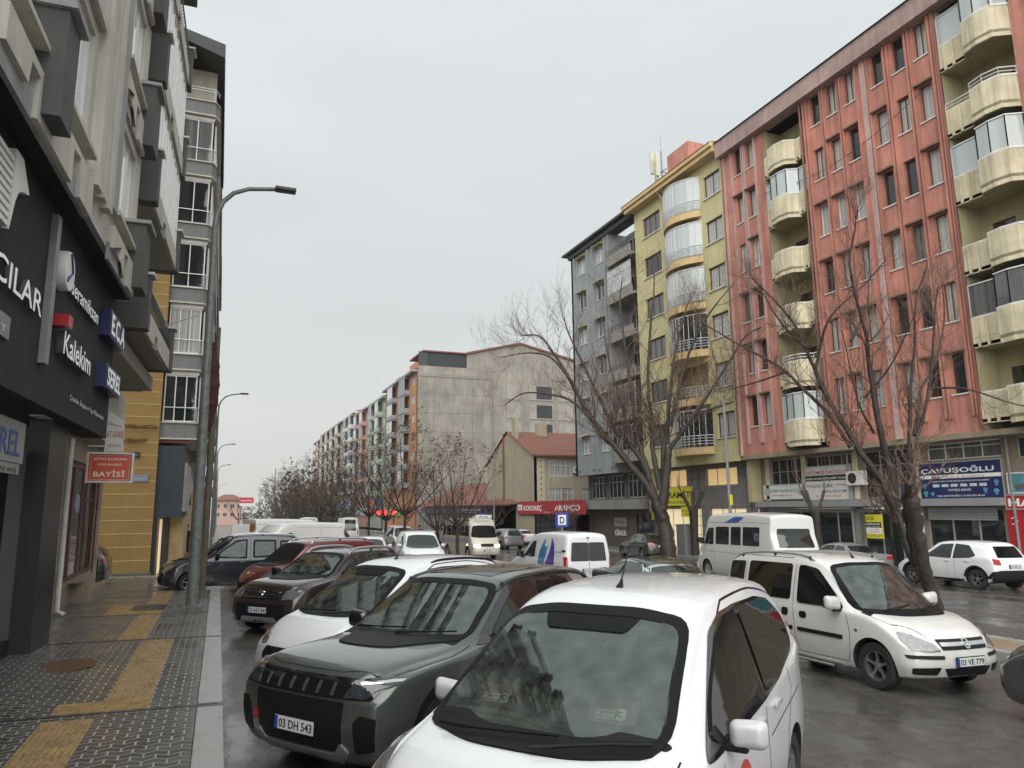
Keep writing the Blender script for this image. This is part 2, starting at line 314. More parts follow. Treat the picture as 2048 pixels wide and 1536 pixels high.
b=MB(); b.add([(-2.0+.42*math.cos(a),12.9+.42*math.sin(a)*1.3,G(-2,12.9)+.156) for a in [2*math.pi*k/24 for k in range(24)]],[tuple(range(24))]); o=b.build('manhole',mat('rusty_iron',(.12,.06,.03),.35,var=.5,vs=6)); tag(o,'rusty wet manhole cover in the paving left of the second tactile strip','manhole')
b=MB(); b.lathe([(.001,.012),(.30,.012),(.34,.004)],c=(.75,9.5,G(.75,9.5)),axis='z'); o=b.build('manhole',M['joint'],smooth=30); tag(o,'round drain cover in the wet asphalt beside the kerb','manhole')
# central strip and far pavement
for nm,x0,x1,y0,y1,m in (('central_strip',12.3,13.9,-4,230,M['median']),('far_pavement',27.3,60,-20,230,M['walk2'])):
    b=MB(); slab(b,x0+.26,x1-(.26 if x1<20 else 0),y0,y1,-.3,.15); o=b.build(nm,m); o['kind']='structure'
    b=MB(); slab(b,x0,x0+.256,y0,y1,-.3,.153)
    if x1<20: slab(b,x1-.256,x1,y0,y1,-.3,.153)
    o=b.build('kerb',M['kerb']); o['kind']='structure'
# ---------------------------------------------------------------- buildings
K=1.085
def fy(y): return y*K
def fz(z): return 2.30+(z-2.75)*K
XF=29.3
M['pink']=mat('pink_render',(.52,.225,.17),.85,var=.3,vs=.45,bump=.6,bs=45,streak=.42)
M['pinkl']=mat('pale_pink_render',(.50,.34,.31),.85,var=.2,vs=1,bump=.3,streak=.3)
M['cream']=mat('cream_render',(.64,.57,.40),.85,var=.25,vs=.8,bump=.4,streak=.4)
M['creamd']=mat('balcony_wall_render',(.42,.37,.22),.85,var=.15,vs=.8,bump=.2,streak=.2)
M['yellow']=mat('lime_yellow_render',(.56,.505,.275),.85,var=.15,vs=.6,bump=.5,bs=50,streak=.2)
M['orangeb']=mat('orange_band_render',(.60,.44,.22),.85,var=.12,bump=.3,streak=.2)
M['greyr']=mat('blue_grey_render',(.28,.30,.31),.85,var=.15,vs=.6,bump=.4,bs=50,streak=.2)
M['stonec']=mat('stone_cladding',(.27,.25,.22),.8,var=.6,vs=5,bump=.8,bs=14)
M['conc']=mat('bare_concrete',(.28,.262,.225),.9,var=.32,vs=.35,bump=.4,bs=12,streak=.32)
M['concd']=mat('dark_concrete',(.12,.115,.10),.9,var=.3,vs=.6,streak=.3)
M['fasc']=mat('roof_fascia',(.38,.27,.245),.8,var=.3,vs=.5,streak=.3,bump=.3)
M['roofd']=mat('roof_sheet',(.05,.052,.056),.6,var=.2)
M['tile']=mat('clay_tile',(.19,.07,.045),.75,var=.45,vs=5,bump=.3)
M['sill']=mat('white_sill',(.62,.61,.58),.6,var=.2,vs=3)
M['upvc']=mat('white_frame',(.70,.70,.69),.4,var=.06)
M['brownf']=mat('brown_frame',(.09,.035,.02),.5,var=.15)
M['darkf']=mat('dark_frame',(.03,.03,.032),.4,var=.1)
M['alu']=mat('aluminium_frame',(.50,.51,.51),.35,.5,var=.05)
M['wd']=glassy('window_dark',(.018,.022,.024),.04,ior=1.7)
M['wc']=curtain('window_net_curtain',(.50,.50,.47)); M['wg']=curtain('window_grey_blind',(.14,.145,.14),5); M['wbl']=curtain('white_blind_behind_glass',(.80,.85,.84),1.6,.82); M['wb']=curtain('folding_glass_pane',(.50,.54,.53),2.2,.75)
M['rust']=mat('weathered_canopy',(.22,.14,.10),.9,var=.5,vs=4,bump=.4)
M['rail']=mat('white_railing',(.68,.69,.69),.4,var=.05)
M['shut']=mat('grey_shutter',(.30,.305,.31),.5,.2,var=.1); M['brownsh']=mat('brown_shutter',(.11,.09,.07),.6,var=.15,vs=1)
M['pipe']=mat('downpipe',(.24,.10,.075),.6,var=.3,vs=2,streak=.2); M['pipeg']=mat('grey_pipe',(.24,.25,.25),.5,var=.2)
M['shopd']=mat('shop_render_tan',(.26,.215,.15),.8,var=.2,vs=1,streak=.2)
M['claddg']=mat('grey_panel_cladding',(.20,.20,.195),.6,var=.15,vs=.9)
LIT=emis('lit_window',(1,.70,.34),.26); LITW=emis('lit_shop_interior',(1,.82,.52),.33)
class Bld:
    """a building: an Empty at its foot, every part a mesh under it, coordinates along the street"""
    def __init__(s,label,x,y,name='apartment_building',cat='building',group=None,rot=0,z=0,frame=None):
        s.o=(x,y,z); s.root=thing(name,label,cat,s.o,(0,0,R(rot)),group); s.c={}
        if frame: s.o=frame
    def mb(s): return MB(s.o)
    def part(s,b,name,m,smooth=None,bevel=0,parent=None,label=None):
        o=b.build(name,m,parent or s.root,smooth,bevel)
        if label: o['label']=label
        return o
def wall(b,x,dx,y0,y1,z0,z1,ops,thick=.22):
    """wall on the plane x, openings (ya,yb,za,zb); dx=+1: inside lies towards +x"""
    ys=sorted({y0,y1}|{v for o in ops for v in o[:2] if y0<v<y1}); zs=sorted({z0,z1}|{v for o in ops for v in o[2:4] if z0<v<z1})
    for i in range(len(ys)-1):
        for j in range(len(zs)-1):
            cy,cz=(ys[i]+ys[i+1])/2,(zs[j]+zs[j+1])/2
            if any(o[0]<cy<o[1] and o[2]<cz<o[3] for o in ops): continue
            b.quad((x,ys[i],zs[j]),(x,ys[i+1],zs[j]),(x,ys[i+1],zs[j+1]),(x,ys[i],zs[j+1]))
    for a,c,d,e in [o[:4] for o in ops]:
        X=x+dx*thick
        b.quad((x,a,d),(X,a,d),(X,a,e),(x,a,e)); b.quad((x,c,d),(X,c,d),(X,c,e),(x,c,e)); b.quad((x,a,d),(x,c,d),(X,c,d),(X,a,d)); b.quad((x,a,e),(x,c,e),(X,c,e),(X,a,e))
WC={}
def window(B,x,dx,ya,yb,za,zb,n=1,fm='upvc',pm='wd',dep=.16,trans=False,name='window',face='x',fw=.055):
    """frame with n mullion bays and one pane behind; shared meshes"""
    w,h=yb-ya,zb-za; key=(round(w,2),round(h,2),n,fm,trans,face,dx)
    if key not in WC:
        f=MB(); 
        def bx(a,b_,c,d,t0=-.03,t1=.03):
            if face=='x': f.box(t0,t1,a,b_,c,d)
            else: f.box(a,b_,t0,t1,c,d)
        bx(0,w,0,fw); bx(0,w,h-fw,h); bx(0,fw,fw,h-fw); bx(w-fw,w,fw,h-fw)
        for k in range(1,n): c=w*k/n; bx(c-fw*.45,c+fw*.45,fw,h-fw)
        if trans:
            for k in range(n): bx(w*k/n+fw*.45,w*(k+1)/n-fw*.45,h*.68,h*.68+fw*.7)
        p=MB(); 
        if face=='x': p.box(-.004,.004,fw,w-fw,fw,h-fw)
        else: p.box(fw,w-fw,-.004,.004,fw,h-fw)
        WC[key]=(f.mesh('window'),p.mesh('pane'),{})
    fme,pme,pc=WC[key]
    if not fme.materials: fme.materials.append(M[fm])
    pos=(x+dx*dep,ya,za) if face=='x' else (ya,x+dx*dep,za)
    o=link(name,fme,None,B.root,tuple(a-b for a,b in zip(pos,B.o)))
    if pm not in pc: q=pme.copy(); q.materials.append(M[pm]); pc[pm]=q
    link('pane',pc[pm],None,o,(.0,0,0))
    return o
def rails(b,pts,z0,h,n=4,r=.018,posts=.8):
    for k in range(n):
        z=z0+h*(k+1)/n; b.tube([(p[0],p[1],z) for p in pts],r if k<n-1 else r*1.5,5)
    for i in range(len(pts)-1):
        a,c=Vector((*pts[i],0)),Vector((*pts[i+1],0)); L=(c-a).length; m=max(1,int(L/posts))
        for k in range(m+1):
            p=a+(c-a)*k/m; b.tube([(p.x,p.y,z0),(p.x,p.y,z0+h)],r,5)
random.seed(11)
def pick(*w): return random.choice(w)
# ======== red and yellow block (nearest on the right)
B=Bld('long dusky pink apartment block with yellow balconies and ribbed walls, nearest on the right',XF,fy(21),group='apartment blocks on the right')
zb0,zt=fz(5.45),fz(23.25)
rows=[fz(21.65-2.93*k) for k in range(6)]
cols={'A':[31.58,30.55],'B':[25.6,24.52,23.42],'C':[21.85,20.72,19.62],'D':[14.7,13.6,12.5,11.4]}
secs=[(29.4,32.9,'A'),(22.72,26.45,'B'),(18.85,22.4,'C'),(9,15.9,'D')]
ribs=B.mb(); ribl=B.mb(); sills=B.mb(); caps=B.mb()
for a,c,k in secs:
    ops=[]
    for yc in cols[k]:
        for i,z in enumerate(rows): ops.append((fy(yc)-.33,fy(yc)+.33,z,z+1.78))
    wm=B.mb(); wall(wm,XF,1,fy(a),fy(c),zb0,zt,ops,.30); B.part(wm,'wall',M['pink'])
    for (ya,yb,za,zb) in ops: sills.box(XF-.06,XF+.1,ya-.06,yb+.06,za-.06,za)
    for (ya,yb,za,zb) in ops:
        if rnd()<.8 and zb<zt-.3: caps.box(XF-.22,XF+.0,ya-.12,yb+.12,zb+.02,zb+.11)
rl=[(32.75,1),(32.08,1),(31.14,1),(30.98,1),(30.08,1),(26.3,0),(26.12,0),(25.14,0),(24.98,0),(24.06,0),(23.9,0),(22.98,0),(22.3,0),(21.36,0),(21.2,0),(20.26,0),(20.1,0),(19.12,0),(18.95,0),(15.2,0),(14.16,0),(14.0,0),(13.05,0),(12.0,0)]
for y,l in rl: (ribl if l else ribs).box(XF-.13,XF+.02,fy(y)-.045,fy(y)+.045,fz(6.05) if y<32.7 else zb0,zt)
ribl.box(XF-.10,XF+.02,fy(22.42),fy(22.72),zb0,zt)
B.part(ribs,'rib',M['pink']); B.part(ribl,'rib',M['pinkl'],label='pale pink ribs'); B.part(sills,'window_sill',M['sill']); B.part(caps,'window_canopy',M['rust'])
for a,c,k in secs:
    for yc in cols[k]:
        for i,z in enumerate(rows):
            white=(k=='B' and i==2) or (k=='A' and i==2)
            window(B,XF,1,fy(yc)-.33,fy(yc)+.33,z,z+1.78,1 if rnd()<.6 else 2,'upvc' if white else 'brownf','wc' if white or rnd()<.25 else pick('wd','wd','wg','wc'),.22)
m_=B.mb(); m_.box(XF-.5,XF+.3,fy(9),fy(32.98),fz(23.25),fz(24.2)); B.part(m_,'roof_fascia',M['fasc'])
m_=B.mb(); m_.prism([(XF-.62,fz(24.2)),(XF+7,fz(26.4)),(XF+16,fz(24.2)),(XF-.5,fz(24.2)-.02)],'y',fy(9)-.2,fy(33.0)); B.part(m_,'roof',M['roofd'])
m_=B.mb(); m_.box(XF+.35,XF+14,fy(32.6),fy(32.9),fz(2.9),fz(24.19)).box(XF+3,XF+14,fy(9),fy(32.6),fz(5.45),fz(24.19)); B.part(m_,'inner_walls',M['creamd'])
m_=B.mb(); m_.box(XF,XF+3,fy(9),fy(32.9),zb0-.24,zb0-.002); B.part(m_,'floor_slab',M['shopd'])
def balcony(B,ya,yb,box,rowz,glaz,railing,xf=XF,wallm='creamd'):
    """recessed balconies with a bowed yellow parapet; rowz floor levels from the top"""
    bw=B.mb(); wall(bw,xf+1.35,1,ya,yb,zb0,zt,[(ya+.35,ya+1.05,z+.15,z+2.1) for z in rowz]+[(yb-1.5,yb-.5,z+.95,z+2.1) for z in rowz],.15)
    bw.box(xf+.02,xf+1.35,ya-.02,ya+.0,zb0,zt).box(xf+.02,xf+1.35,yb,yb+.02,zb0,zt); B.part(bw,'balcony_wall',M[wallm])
    for i,z in enumerate(rowz):
        window(B,xf+1.35,1,ya+.35,ya+1.05,z+.15,z+2.1,1,'brownf','wd',.08,name='balcony_door'); window(B,xf+1.35,1,yb-1.5,yb-.5,z+.95,z+2.1,2,'brownf','wd',.08)
        o=B.mb(); b0,b1=box; pz0,pz1=z-.28,z+.98
        prof=[(xf-.06,ya),(xf-.06,b0-.35),(xf-.66,b0),(xf-.78,(b0+b1)/2),(xf-.66,b1),(xf-.06,b1+.35),(xf-.06,yb)]
        for q in range(len(prof)-1):
            (xa,y_a),(xc,y_c)=prof[q],prof[q+1]; n=Vector((y_c-y_a,-(xc-xa),0)).normalized()*.12
            dz=.14 if 1<=q<=4 else 0
            o.add([(xa,y_a,pz0-dz),(xc,y_c,pz0-dz),(xc,y_c,pz1),(xa,y_a,pz1),(xa+abs(n.x)+.02,y_a,pz0-dz),(xc+abs(n.x)+.02,y_c,pz0-dz),(xc+abs(n.x)+.02,y_c,pz1),(xa+abs(n.x)+.02,y_a,pz1)],[(0,1,2,3),(7,6,5,4),(3,2,6,7),(0,4,5,1)])
        for yy in (ya+.25,ya+.55,yb-.3,yb-.7): o.box(xf-.13,xf-.06,yy-.05,yy+.05,pz0,pz1)
        par=B.part(o,'balcony_parapet',M['cream'])
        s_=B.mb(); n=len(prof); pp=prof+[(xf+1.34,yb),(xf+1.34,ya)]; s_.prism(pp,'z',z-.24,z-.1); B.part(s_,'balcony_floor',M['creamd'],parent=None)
        c=B.mb()
        for q in range(len(prof)-1): 
            (xa,y_a),(xc,y_c)=prof[q],prof[q+1]; c.tube([(xa+.05,y_a,pz1+.02),(xc+.05,y_c,pz1+.02)],.06,4)
        B.part(c,'parapet_cap',M['sill'])
        if glaz[i]:
            g=B.mb(); f=B.mb(); top=z+2.45
            for q in range(len(prof)-1):
                (xa,y_a),(xc,y_c)=prof[q],prof[q+1]; L=math.hypot(xc-xa,y_c-y_a); m=max(1,int(L/.7))
                g.quad((xa+.08,y_a,pz1+.06),(xc+.08,y_c,pz1+.06),(xc+.08,y_c,top),(xa+.08,y_a,top))
                for k in range(m+1):
                    t=k/m; f.tube([(xa+(xc-xa)*t+.06,y_a+(y_c-y_a)*t,pz1+.04),(xa+(xc-xa)*t+.06,y_a+(y_c-y_a)*t,top)],.022,4)
                for zz in (pz1+.06,top): f.tube([(xa+.06,y_a,zz),(xc+.06,y_c,zz)],.035,4)
            fo=B.part(f,'balcony_glazing',M['rail']); g_=g.build('pane',M[glaz[i]],fo)
        if railing[i]:
            f=B.mb(); rails(f,[(p[0]+.05,p[1]) for p in prof],pz1+.03,.34,2,.02,.9); B.part(f,'balcony_railing',M['rail'])
fl=[fz(20.62-2.93*k) for k in range(6)]
balcony(B,fy(26.5),fy(29.37),(fy(27.35),fy(28.5)),fl,[0,'wb',0,0,0,'wb'],[0,0,0,0,1,0])
balcony(B,fy(15.93),fy(18.82),(fy(16.25),fy(17.4)),fl,['wb',0,'wb',0,'wg',0],[0,1,0,0,0,0])
for y,top in ((18.84,23),(26.5,23.2),(32.84,23.2)):
    p=B.mb(); p.tube([(XF-.12,fy(y)+.02,fz(top)),(XF-.12,fy(y)+.02,fz(5.6)),(XF+.3,fy(y)+.02,fz(5.3))],.06,8); B.part(p,'downpipe',M['pipe'],60); p=B.mb(); p.tube([(XF+.3,fy(y)+.02,fz(5.3)),(XF+.9,fy(y)-.2,fz(5.2)),(XF+.95,fy(y)-.2,-1)],.055,8); B.part(p,'downpipe',M['pipeg'],60)
# ground floor shops of the pink block
XS=XF+1.1
gz0=-1.4
b=B.mb(); 
sh=[(24.8*K+.0,32.2*K)]
ops=[(fy(29.4),fy(31.85),fz(2.2)-.0,fz(5.15)),(fy(26.15),fy(29.25),fz(3.95),fz(5.15)),(fy(22.9),fy(25.6),fz(2.3),fz(5.15)),(fy(19.0),fy(22.2),fz(4.5),fz(5.2)),(fy(26.3),fy(32.4),gz0,fz(2.55)),(fy(22.9),fy(26.0),gz0,fz(2.55)),(fy(19.2),fy(22.6),gz0,fz(2.5)),(fy(15),fy(18.4),gz0,fz(2.2)),(fy(15.2),fy(18.4),fz(4.4),fz(5.2))]
ops[0]=(fy(29.4),fy(31.85),fz(3.0),fz(5.15)); ops[2]=(fy(22.9),fy(25.6),fz(3.0),fz(5.15))
wall(b,XS,1,fy(9),fy(32.9),gz0,zb0-.2,ops,.25); B.part(b,'shop_wall',M['shopd'])
window(B,XS,1,fy(29.4),fy(31.85),fz(3.0),fz(5.15),4,'alu','wd',.15,True); window(B,XS,1,fy(26.15),fy(29.25),fz(3.95),fz(5.15),4,'alu','wd',.15)
window(B,XS,1,fy(22.9),fy(25.6),fz(3.0),fz(5.15),3,'alu','wd',.15,True); window(B,XS,1,fy(19.0),fy(22.2),fz(4.5),fz(5.2),4,'upvc','wg',.12,True); window(B,XS,1,fy(15.2),fy(18.4),fz(4.4),fz(5.2),3,'alu','wd',.12)
for a,c,n in ((26.3,32.4,5),(22.9,26.0,3),(19.2,22.6,3),(15,18.4,2)): window(B,XS,1,fy(a),fy(c),gz0+.15,fz(2.5),n,'alu','wd',.22,name='shop_window',fw=.09)
for a,c in ((24.75,32.6),(18.95,22.75)):
    p=B.mb(); p.box(XS-.55,XS+.02,fy(a),fy(c),fz(2.62),fz(2.92)); B.part(p,'shutter_box',M['shut'])
    p=B.mb(); 
    for k in range(5 if a<20 else 2): p.box(XS-.06,XS-.02,fy(a)+.5,fy(c)-.4,fz(2.55)-.11*(k+1),fz(2.55)-.11*k-.012)
    B.part(p,'roller_shutter',M['shut'])
p=B.mb(); p.box(XS-.1,XS+.02,fy(26.0),fy(26.42),gz0,fz(2.54)).box(XS-.1,XS+.02,fy(22.62),fy(22.9),gz0,fz(2.54)); B.part(p,'pier',M['claddg'])
for y in (22.6,26.0,29.3,32.0): p=B.mb(); p.box(XS-.12,XS+.02,fy(y)-.12,fy(y)+.12,fz(2.95),zb0-.2); B.part(p,'pilaster',M['cream'])
BP=B
# signs hung on the shop fronts (things of their own)
LF=(0,-1,0); UP=(0,0,1)
def sign(name,label,x,ya,yb,za,zb,m,cat='shop sign',thick=.12,group=None,frame=None,face=-1):
    """flat sign on a wall across the street: ya is the right end (smaller y)"""
    t=thing(name,label,cat,(x,(ya+yb)/2,za),group=group); t['_o']=0; del t['_o']
    b=MB((x,(ya+yb)/2,za)); b.box(x-thick,x,ya,yb,za,zb); b.build('board',m,t)
    if frame:
        b=MB((x,(ya+yb)/2,za)); w=.05
        for q in ((ya-w,yb+w,za-w,za),(ya-w,yb+w,zb,zb+w),(ya-w,ya,za,zb),(yb,yb+w,za,zb)): b.box(x-thick-.02,x-.01,*q)
        b.build('frame',frame,t)
    t['_x']=x-thick; t['_y']=yb; t['_w']=yb-ya; t['_h']=zb-za
    return t
def lt(t,s,u,v,w,h,m,bold=0,name='lettering'):
    """text on a sign: u,v from its lower left as fractions, w,h fractions of its size"""
    W,H=t['_w'],t['_h']; 
    return text(s,1,(-.12-.002,W/2-u*W,v*H),LF,UP,m,t,name,width=w*W,height=h*H,ext=.003,bold=bold)
def fin(*ts):
    for t in ts:
        for k in ('_x','_y','_w','_h'): del t[k]
ink=M['ink']; wht=mat('letter_white',(.80,.80,.78),.5,var=0); red=mat('letter_red',(.45,.05,.035),.5,var=0); navy=mat('letter_navy',(.03,.05,.20),.5,var=0); grn=mat('letter_green',(.05,.22,.10),.5,var=0)
sw=mat('sign_board_white',(.62,.62,.58),.5,var=.12,vs=2); sb=mat('sign_board_navy',(.018,.024,.10),.4,var=.08); sr=mat('sign_board_red',(.42,.02,.03),.4,var=.08); sy=mat('sign_board_yellow',(.72,.66,.05),.45,var=.06)
t1=sign('shop_sign','pale shop sign with green lettering TİGEM TOHUM BAYİİ over the grey awning box',XS-.0,fy(29.3),fy(32.3),fz(3.05),fz(3.78),sw,frame=M['alu'])
lt(t1,'TİGEM TOHUM BAYİİ',.14,.48,.68,.26,grn,.01); lt(t1,'BALIKSIRTI KARDEŞLER LTD. ŞTİ.',.22,.2,.48,.12,ink)
for u in (.03,.85):
    W,H=t1['_w'],t1['_h']; b=MB(); b.lathe([(.001,-.125),(.17,-.125),(.22,-.123),(.24,-.12)],c=(0,W/2-(u+.06)*W,H*.5),n=20); b.build('round_emblem',mat('emblem_grey',(.4,.42,.38),.5,var=.5,vs=14),t1)
t2=sign('shop_sign','weathered white sign reading GELİŞMEN KARDEŞLER in red above black lines of text',XS-.0,fy(26.25),fy(29.2),fz(2.98),fz(4.6),sw,frame=M['alu'])
lt(t2,'GELİŞMEN KARDEŞLER',.03,.77,.92,.15,red,.006)
b=MB(); W,H=t2['_w'],t2['_h']; b.box(-.126,-.121,-W/2+.03,W/2-.03,H*.56,H*.73); b.build('text_band',ink,t2); 
text('GÜBRE-UN-YEM-KEPEK-KÜSPE TİCARETİ',1,(-.128,W/2-.08,H*.60),LF,UP,wht,t2,'lettering',width=W-.2,height=H*.085,ext=.002)
lt(t2,'TÜGSAŞ GÜBRE',.03,.36,.58,.14,navy,.006); lt(t2,'ORUÇOĞLU YEM',.42,.2,.46,.12,navy,.004); lt(t2,'BAYİ',.68,.40,.12,.07,ink); lt(t2,'FABRİKA SATIŞ',.80,.40,.17,.06,ink); lt(t2,'Tel: 213 29 22 AFYON',.22,.06,.55,.07,red)
t3=sign('shop_sign','large navy sign reading ÇAVUŞOĞLU ELEKTRİK & BOBİNAJ above a half lowered shutter',XS-.0,fy(19.0),fy(22.55),fz(2.92),fz(4.38),sb,frame=M['alu'])
lt(t3,'ÇAVUŞOĞLU',.02,.72,.9,.21,wht,.02)
b=MB(); W,H=t3['_w'],t3['_h']; b.box(-.124,-.121,-W/2+.02,W/2-.02,H*.56,H*.66); b.build('text_band',wht,t3)
text('ELEKTRİK & BOBİNAJ',1,(-.127,W/2-.16*W,H*.575),LF,UP,mat('letter_rose',(.55,.08,.08),.5,var=0),t3,'lettering',width=.64*W,height=.075*H,ext=.002)
lt(t3,'DALGIÇ POMPA SATIŞ SERVİS ELEKTRİK MOTOR SARIMI',.13,.46,.72,.06,wht); lt(t3,'YETKİLİ SERVİS',.35,.2,.28,.075,wht,.004); lt(t3,'Talip ÇAVUŞOĞLU : 0 546 552 46 63',.2,.05,.58,.075,wht,.002)
b=MB()
for k in range(6): b.box(-.126,-.121,W/2-W*(.16+.115*k)-W*.085,W/2-W*(.16+.115*k),H*.32,H*.40)
b.build('brand_tiles',mat('tile_pale',(.6,.65,.66),.5,var=.4,vs=9),t3)
b=MB()
for u,v,r in ((.06,.36,.10),(.06,.14,.12),(.15,.13,.09),(.80,.2,.10),(.93,.40,.11),(.92,.16,.12)):
    b.add([(-.126,W/2-u*W+r*K*1.0*math.cos(a)*(.8+.3*math.sin(3*a)),v*H+r*1.2*math.sin(a)) for a in [2*math.pi*k/14 for k in range(14)]],[tuple(range(14))])
b.build('pump_pictures',mat('picture_teal',(.10,.30,.45),.5,var=.6,vs=8),t3)
t4=sign('shop_sign','red sign with white letters HAS at the right edge of the picture',XS-.05,fy(15.4),fy(18.93),fz(2.5),fz(2.98),sr,frame=M['alu'])
lt(t4,'HAS',.02,.2,.34,.62,wht,.03)
t5=sign('shop_sign','framed picture sign of a ship above the red sign at the right edge',XS-.05,fy(15.4),fy(18.75),fz(3.1),fz(3.8),mat('picture_sea',(.10,.27,.33),.4,var=.6,vs=1.5),frame=M['upvc'])
b=MB(); W,H=t5['_w'],t5['_h']; b.prism([(W/2-.3,.12),(W/2-1.2,.10),(W/2-1.5,.35),(W/2-1.0,.38),(W/2-.8,.6),(W/2-.7,.35),(W/2-.2,.3)],'x',-.127,-.121); b.build('ship_picture',M['concd'],t5)
t6=sign('shop_sign','tall red panel with white crescent and star beside the shutter of the navy sign shop',XS-.02,fy(18.45),fy(19.0),gz0+.2,fz(2.45),sr)
b=MB(); W,H=t6['_w'],t6['_h']; z=H-.45
b.add([(-.126,.03+.15*math.cos(a),z+.15*math.sin(a)) for a in [R(40+280*k/16) for k in range(17)]]+[(-.126,-.01+.115*math.cos(a),z+.115*math.sin(a)) for a in [R(50+260*k/16) for k in range(17)]],[(i,i+1,18+i,17+i) for i in range(16)])
b.add([(-.126,-.12+(.06 if k%2==0 else .024)*math.cos(R(36*k)),z+(.06 if k%2==0 else .024)*math.sin(R(36*k))) for k in range(10)],[tuple(range(10))]); b.build('crescent_and_star',wht,t6)
t7=sign('rental_sign','yellow and white rental poster reading KİRALIK in the dark shop door',XS-.02,fy(24.75),fy(25.6),fz(1.18),fz(2.25),sy)
b=MB(); W,H=t7['_w'],t7['_h']; b.box(-.126,-.121,-W/2,W/2,H*.45,H*.68); b.build('text_band',M['darkf'],t7); b=MB(); b.box(-.126,-.121,-W/2,W/2,H*.2,H*.44); b.build('text_band',wht,t7)
text('KİRALIK',1,(-.13,W/2-.04,H*.56),LF,UP,wht,t7,width=W*.9,height=H*.1,ext=.002,bold=.01); text('125 m2 İŞ YERİ',1,(-.13,W/2-.1,H*.475),LF,UP,wht,t7,width=W*.78,height=H*.055,ext=.002)
lt(t7,'ACK',.06,.76,.5,.16,ink,.01); text('90 m2 ZEMİN',1,(-.13,W/2-.2,H*.35),LF,UP,red,t7,width=W*.6,height=H*.06,ext=.002); text('90 m2 ASMA KAT',1,(-.13,W/2-.12,H*.25),LF,UP,red,t7,width=W*.75,height=H*.06,ext=.002); lt(t7,'0 532 705 56 77',.04,.06,.9,.09,ink,.004)
fin(t1,t2,t3,t4,t5,t6,t7)
def aircon(label,loc,rot,s=1):
    t=thing('air_conditioner',label,'air conditioner',loc,(0,0,R(rot)),'air conditioners on the walls')
    MB().box(-.42*s,.42*s,-.32*s,0,0,.6*s).build('casing',M['sill'],t,bevel=.02)
    MB().lathe([(.21*s,-.335*s),(.23*s,-.325*s),(.02*s,-.33*s)],c=(-.1*s,0,.3*s),axis='y',n=20).build('fan_grille',M['darkf'],t)
aircon('rusty air conditioner fixed between the weathered sign and the brown window',(XS-.05,fy(25.8),fz(3.6)),-90,1.2)
# ======== lime yellow block
B=Bld('lime yellow apartment block with bowed glazed balconies and orange bands',XF,fy(38),group='apartment blocks on the right')
rows=[fz(21.45-2.96*k) for k in range(6)]; z0,z1=fz(5.2),fz(23.9)
b=B.mb(); ops=[]
for z in rows: ops+= [(fy(33.25),fy(34.85),z,z+1.45*K),(fy(39.75),fy(41.9),z,z+1.45*K),(fy(35.4),fy(39.0),z-.6,z+1.9)]
wall(b,XF+.02,1,fy(32.98),fy(43.0),z0,z1,ops,.3); b.box(XF+.35,XF+14,fy(42.7),fy(43.0),z0-3,z1).box(XF+1.4,XF+14,fy(33),fy(42.7),z0,z1); B.part(b,'wall',M['yellow'])
sl_=B.mb()
for i,z in enumerate(rows):
    window(B,XF,1,fy(33.25),fy(34.85),z,z+1.45*K,2,'brownf',pick('wc','wd','wc'),.2,fw=.09); window(B,XF,1,fy(39.75),fy(41.9),z,z+1.45*K,3,'brownf',pick('wc','wd','wg'),.2,fw=.09)
    for a,c in ((33.2,34.9),(39.7,41.95)): sl_.box(XF-.08,XF+.1,fy(a),fy(c),z-.07,z)
    yc,hw_=fy(37.15),fy(39.1)/2-fy(35.2)/2
    arcp=[(XF-.05-1.05*math.cos(math.pi/2*(k/6))**.8 if abs(k)<6 else XF-.02,yc+hw_*k/6) for k in range(-6,7)]
    def band(bb,za,zb,off=0):
        for q in range(len(arcp)-1):
            (xa,ya),(xc,y_c)=arcp[q],arcp[q+1]; bb.quad((xa+off,ya,za),(xc+off,y_c,za),(xc+off,y_c,zb),(xa+off,ya,zb))
    o=B.mb(); fl0=z-.62; band(o,fl0-.35,fl0+.12); o.add([(p[0],p[1],fl0-.35) for p in arcp]+[(XF+1.3,arcp[-1][1],fl0-.35),(XF+1.3,arcp[0][1],fl0-.35)],[tuple(range(15))]); o.add([(p[0],p[1],fl0+.12) for p in arcp]+[(XF+1.3,arcp[-1][1],fl0+.12),(XF+1.3,arcp[0][1],fl0+.12)],[tuple(range(15))]); B.part(o,'balcony_slab',M['orangeb'])
    f=B.mb(); rails(f,[(p[0]-.02,p[1]) for p in arcp],fl0+.14,.72,4,.018,.7); B.part(f,'balcony_railing',M['rail'])
    if i!=4:
        f=B.mb(); g=B.mb(); band(g,fl0+.2,fl0+2.5,.10)
        for q,p in enumerate(arcp): f.tube([(p[0]+.08,p[1],fl0+.15),(p[0]+.08,p[1],fl0+2.55)],.02,4)
        f.tube([(p[0]+.08,p[1],fl0+2.53) for p in arcp],.04,5); fo=B.part(f,'balcony_glazing',M['rail']); g.build('pane',M['wb' if i<3 else 'wd'],fo)
B.part(sl_,'window_sill',M['sill'])
b=B.mb(); b.box(XF-.85,XF+.6,fy(32.99),fy(43.45),fz(24.05),fz(24.3)).box(XF-.7,XF+.5,fy(33.0),fy(43.3),fz(23.75),fz(24.04)); B.part(b,'eaves',M['orangeb'])
b=B.mb(); b.prism([(XF-.9,fz(24.31)),(XF+7,fz(26.2)),(XF+15,fz(24.31))],'y',fy(33),fy(43.5)); B.part(b,'roof',M['tile'])
b=B.mb(); b.box(XF+.6,XF+2.0,fy(36.9),fy(39.3),fz(24.0),fz(26.6)); B.part(b,'chimney',M['pink'])
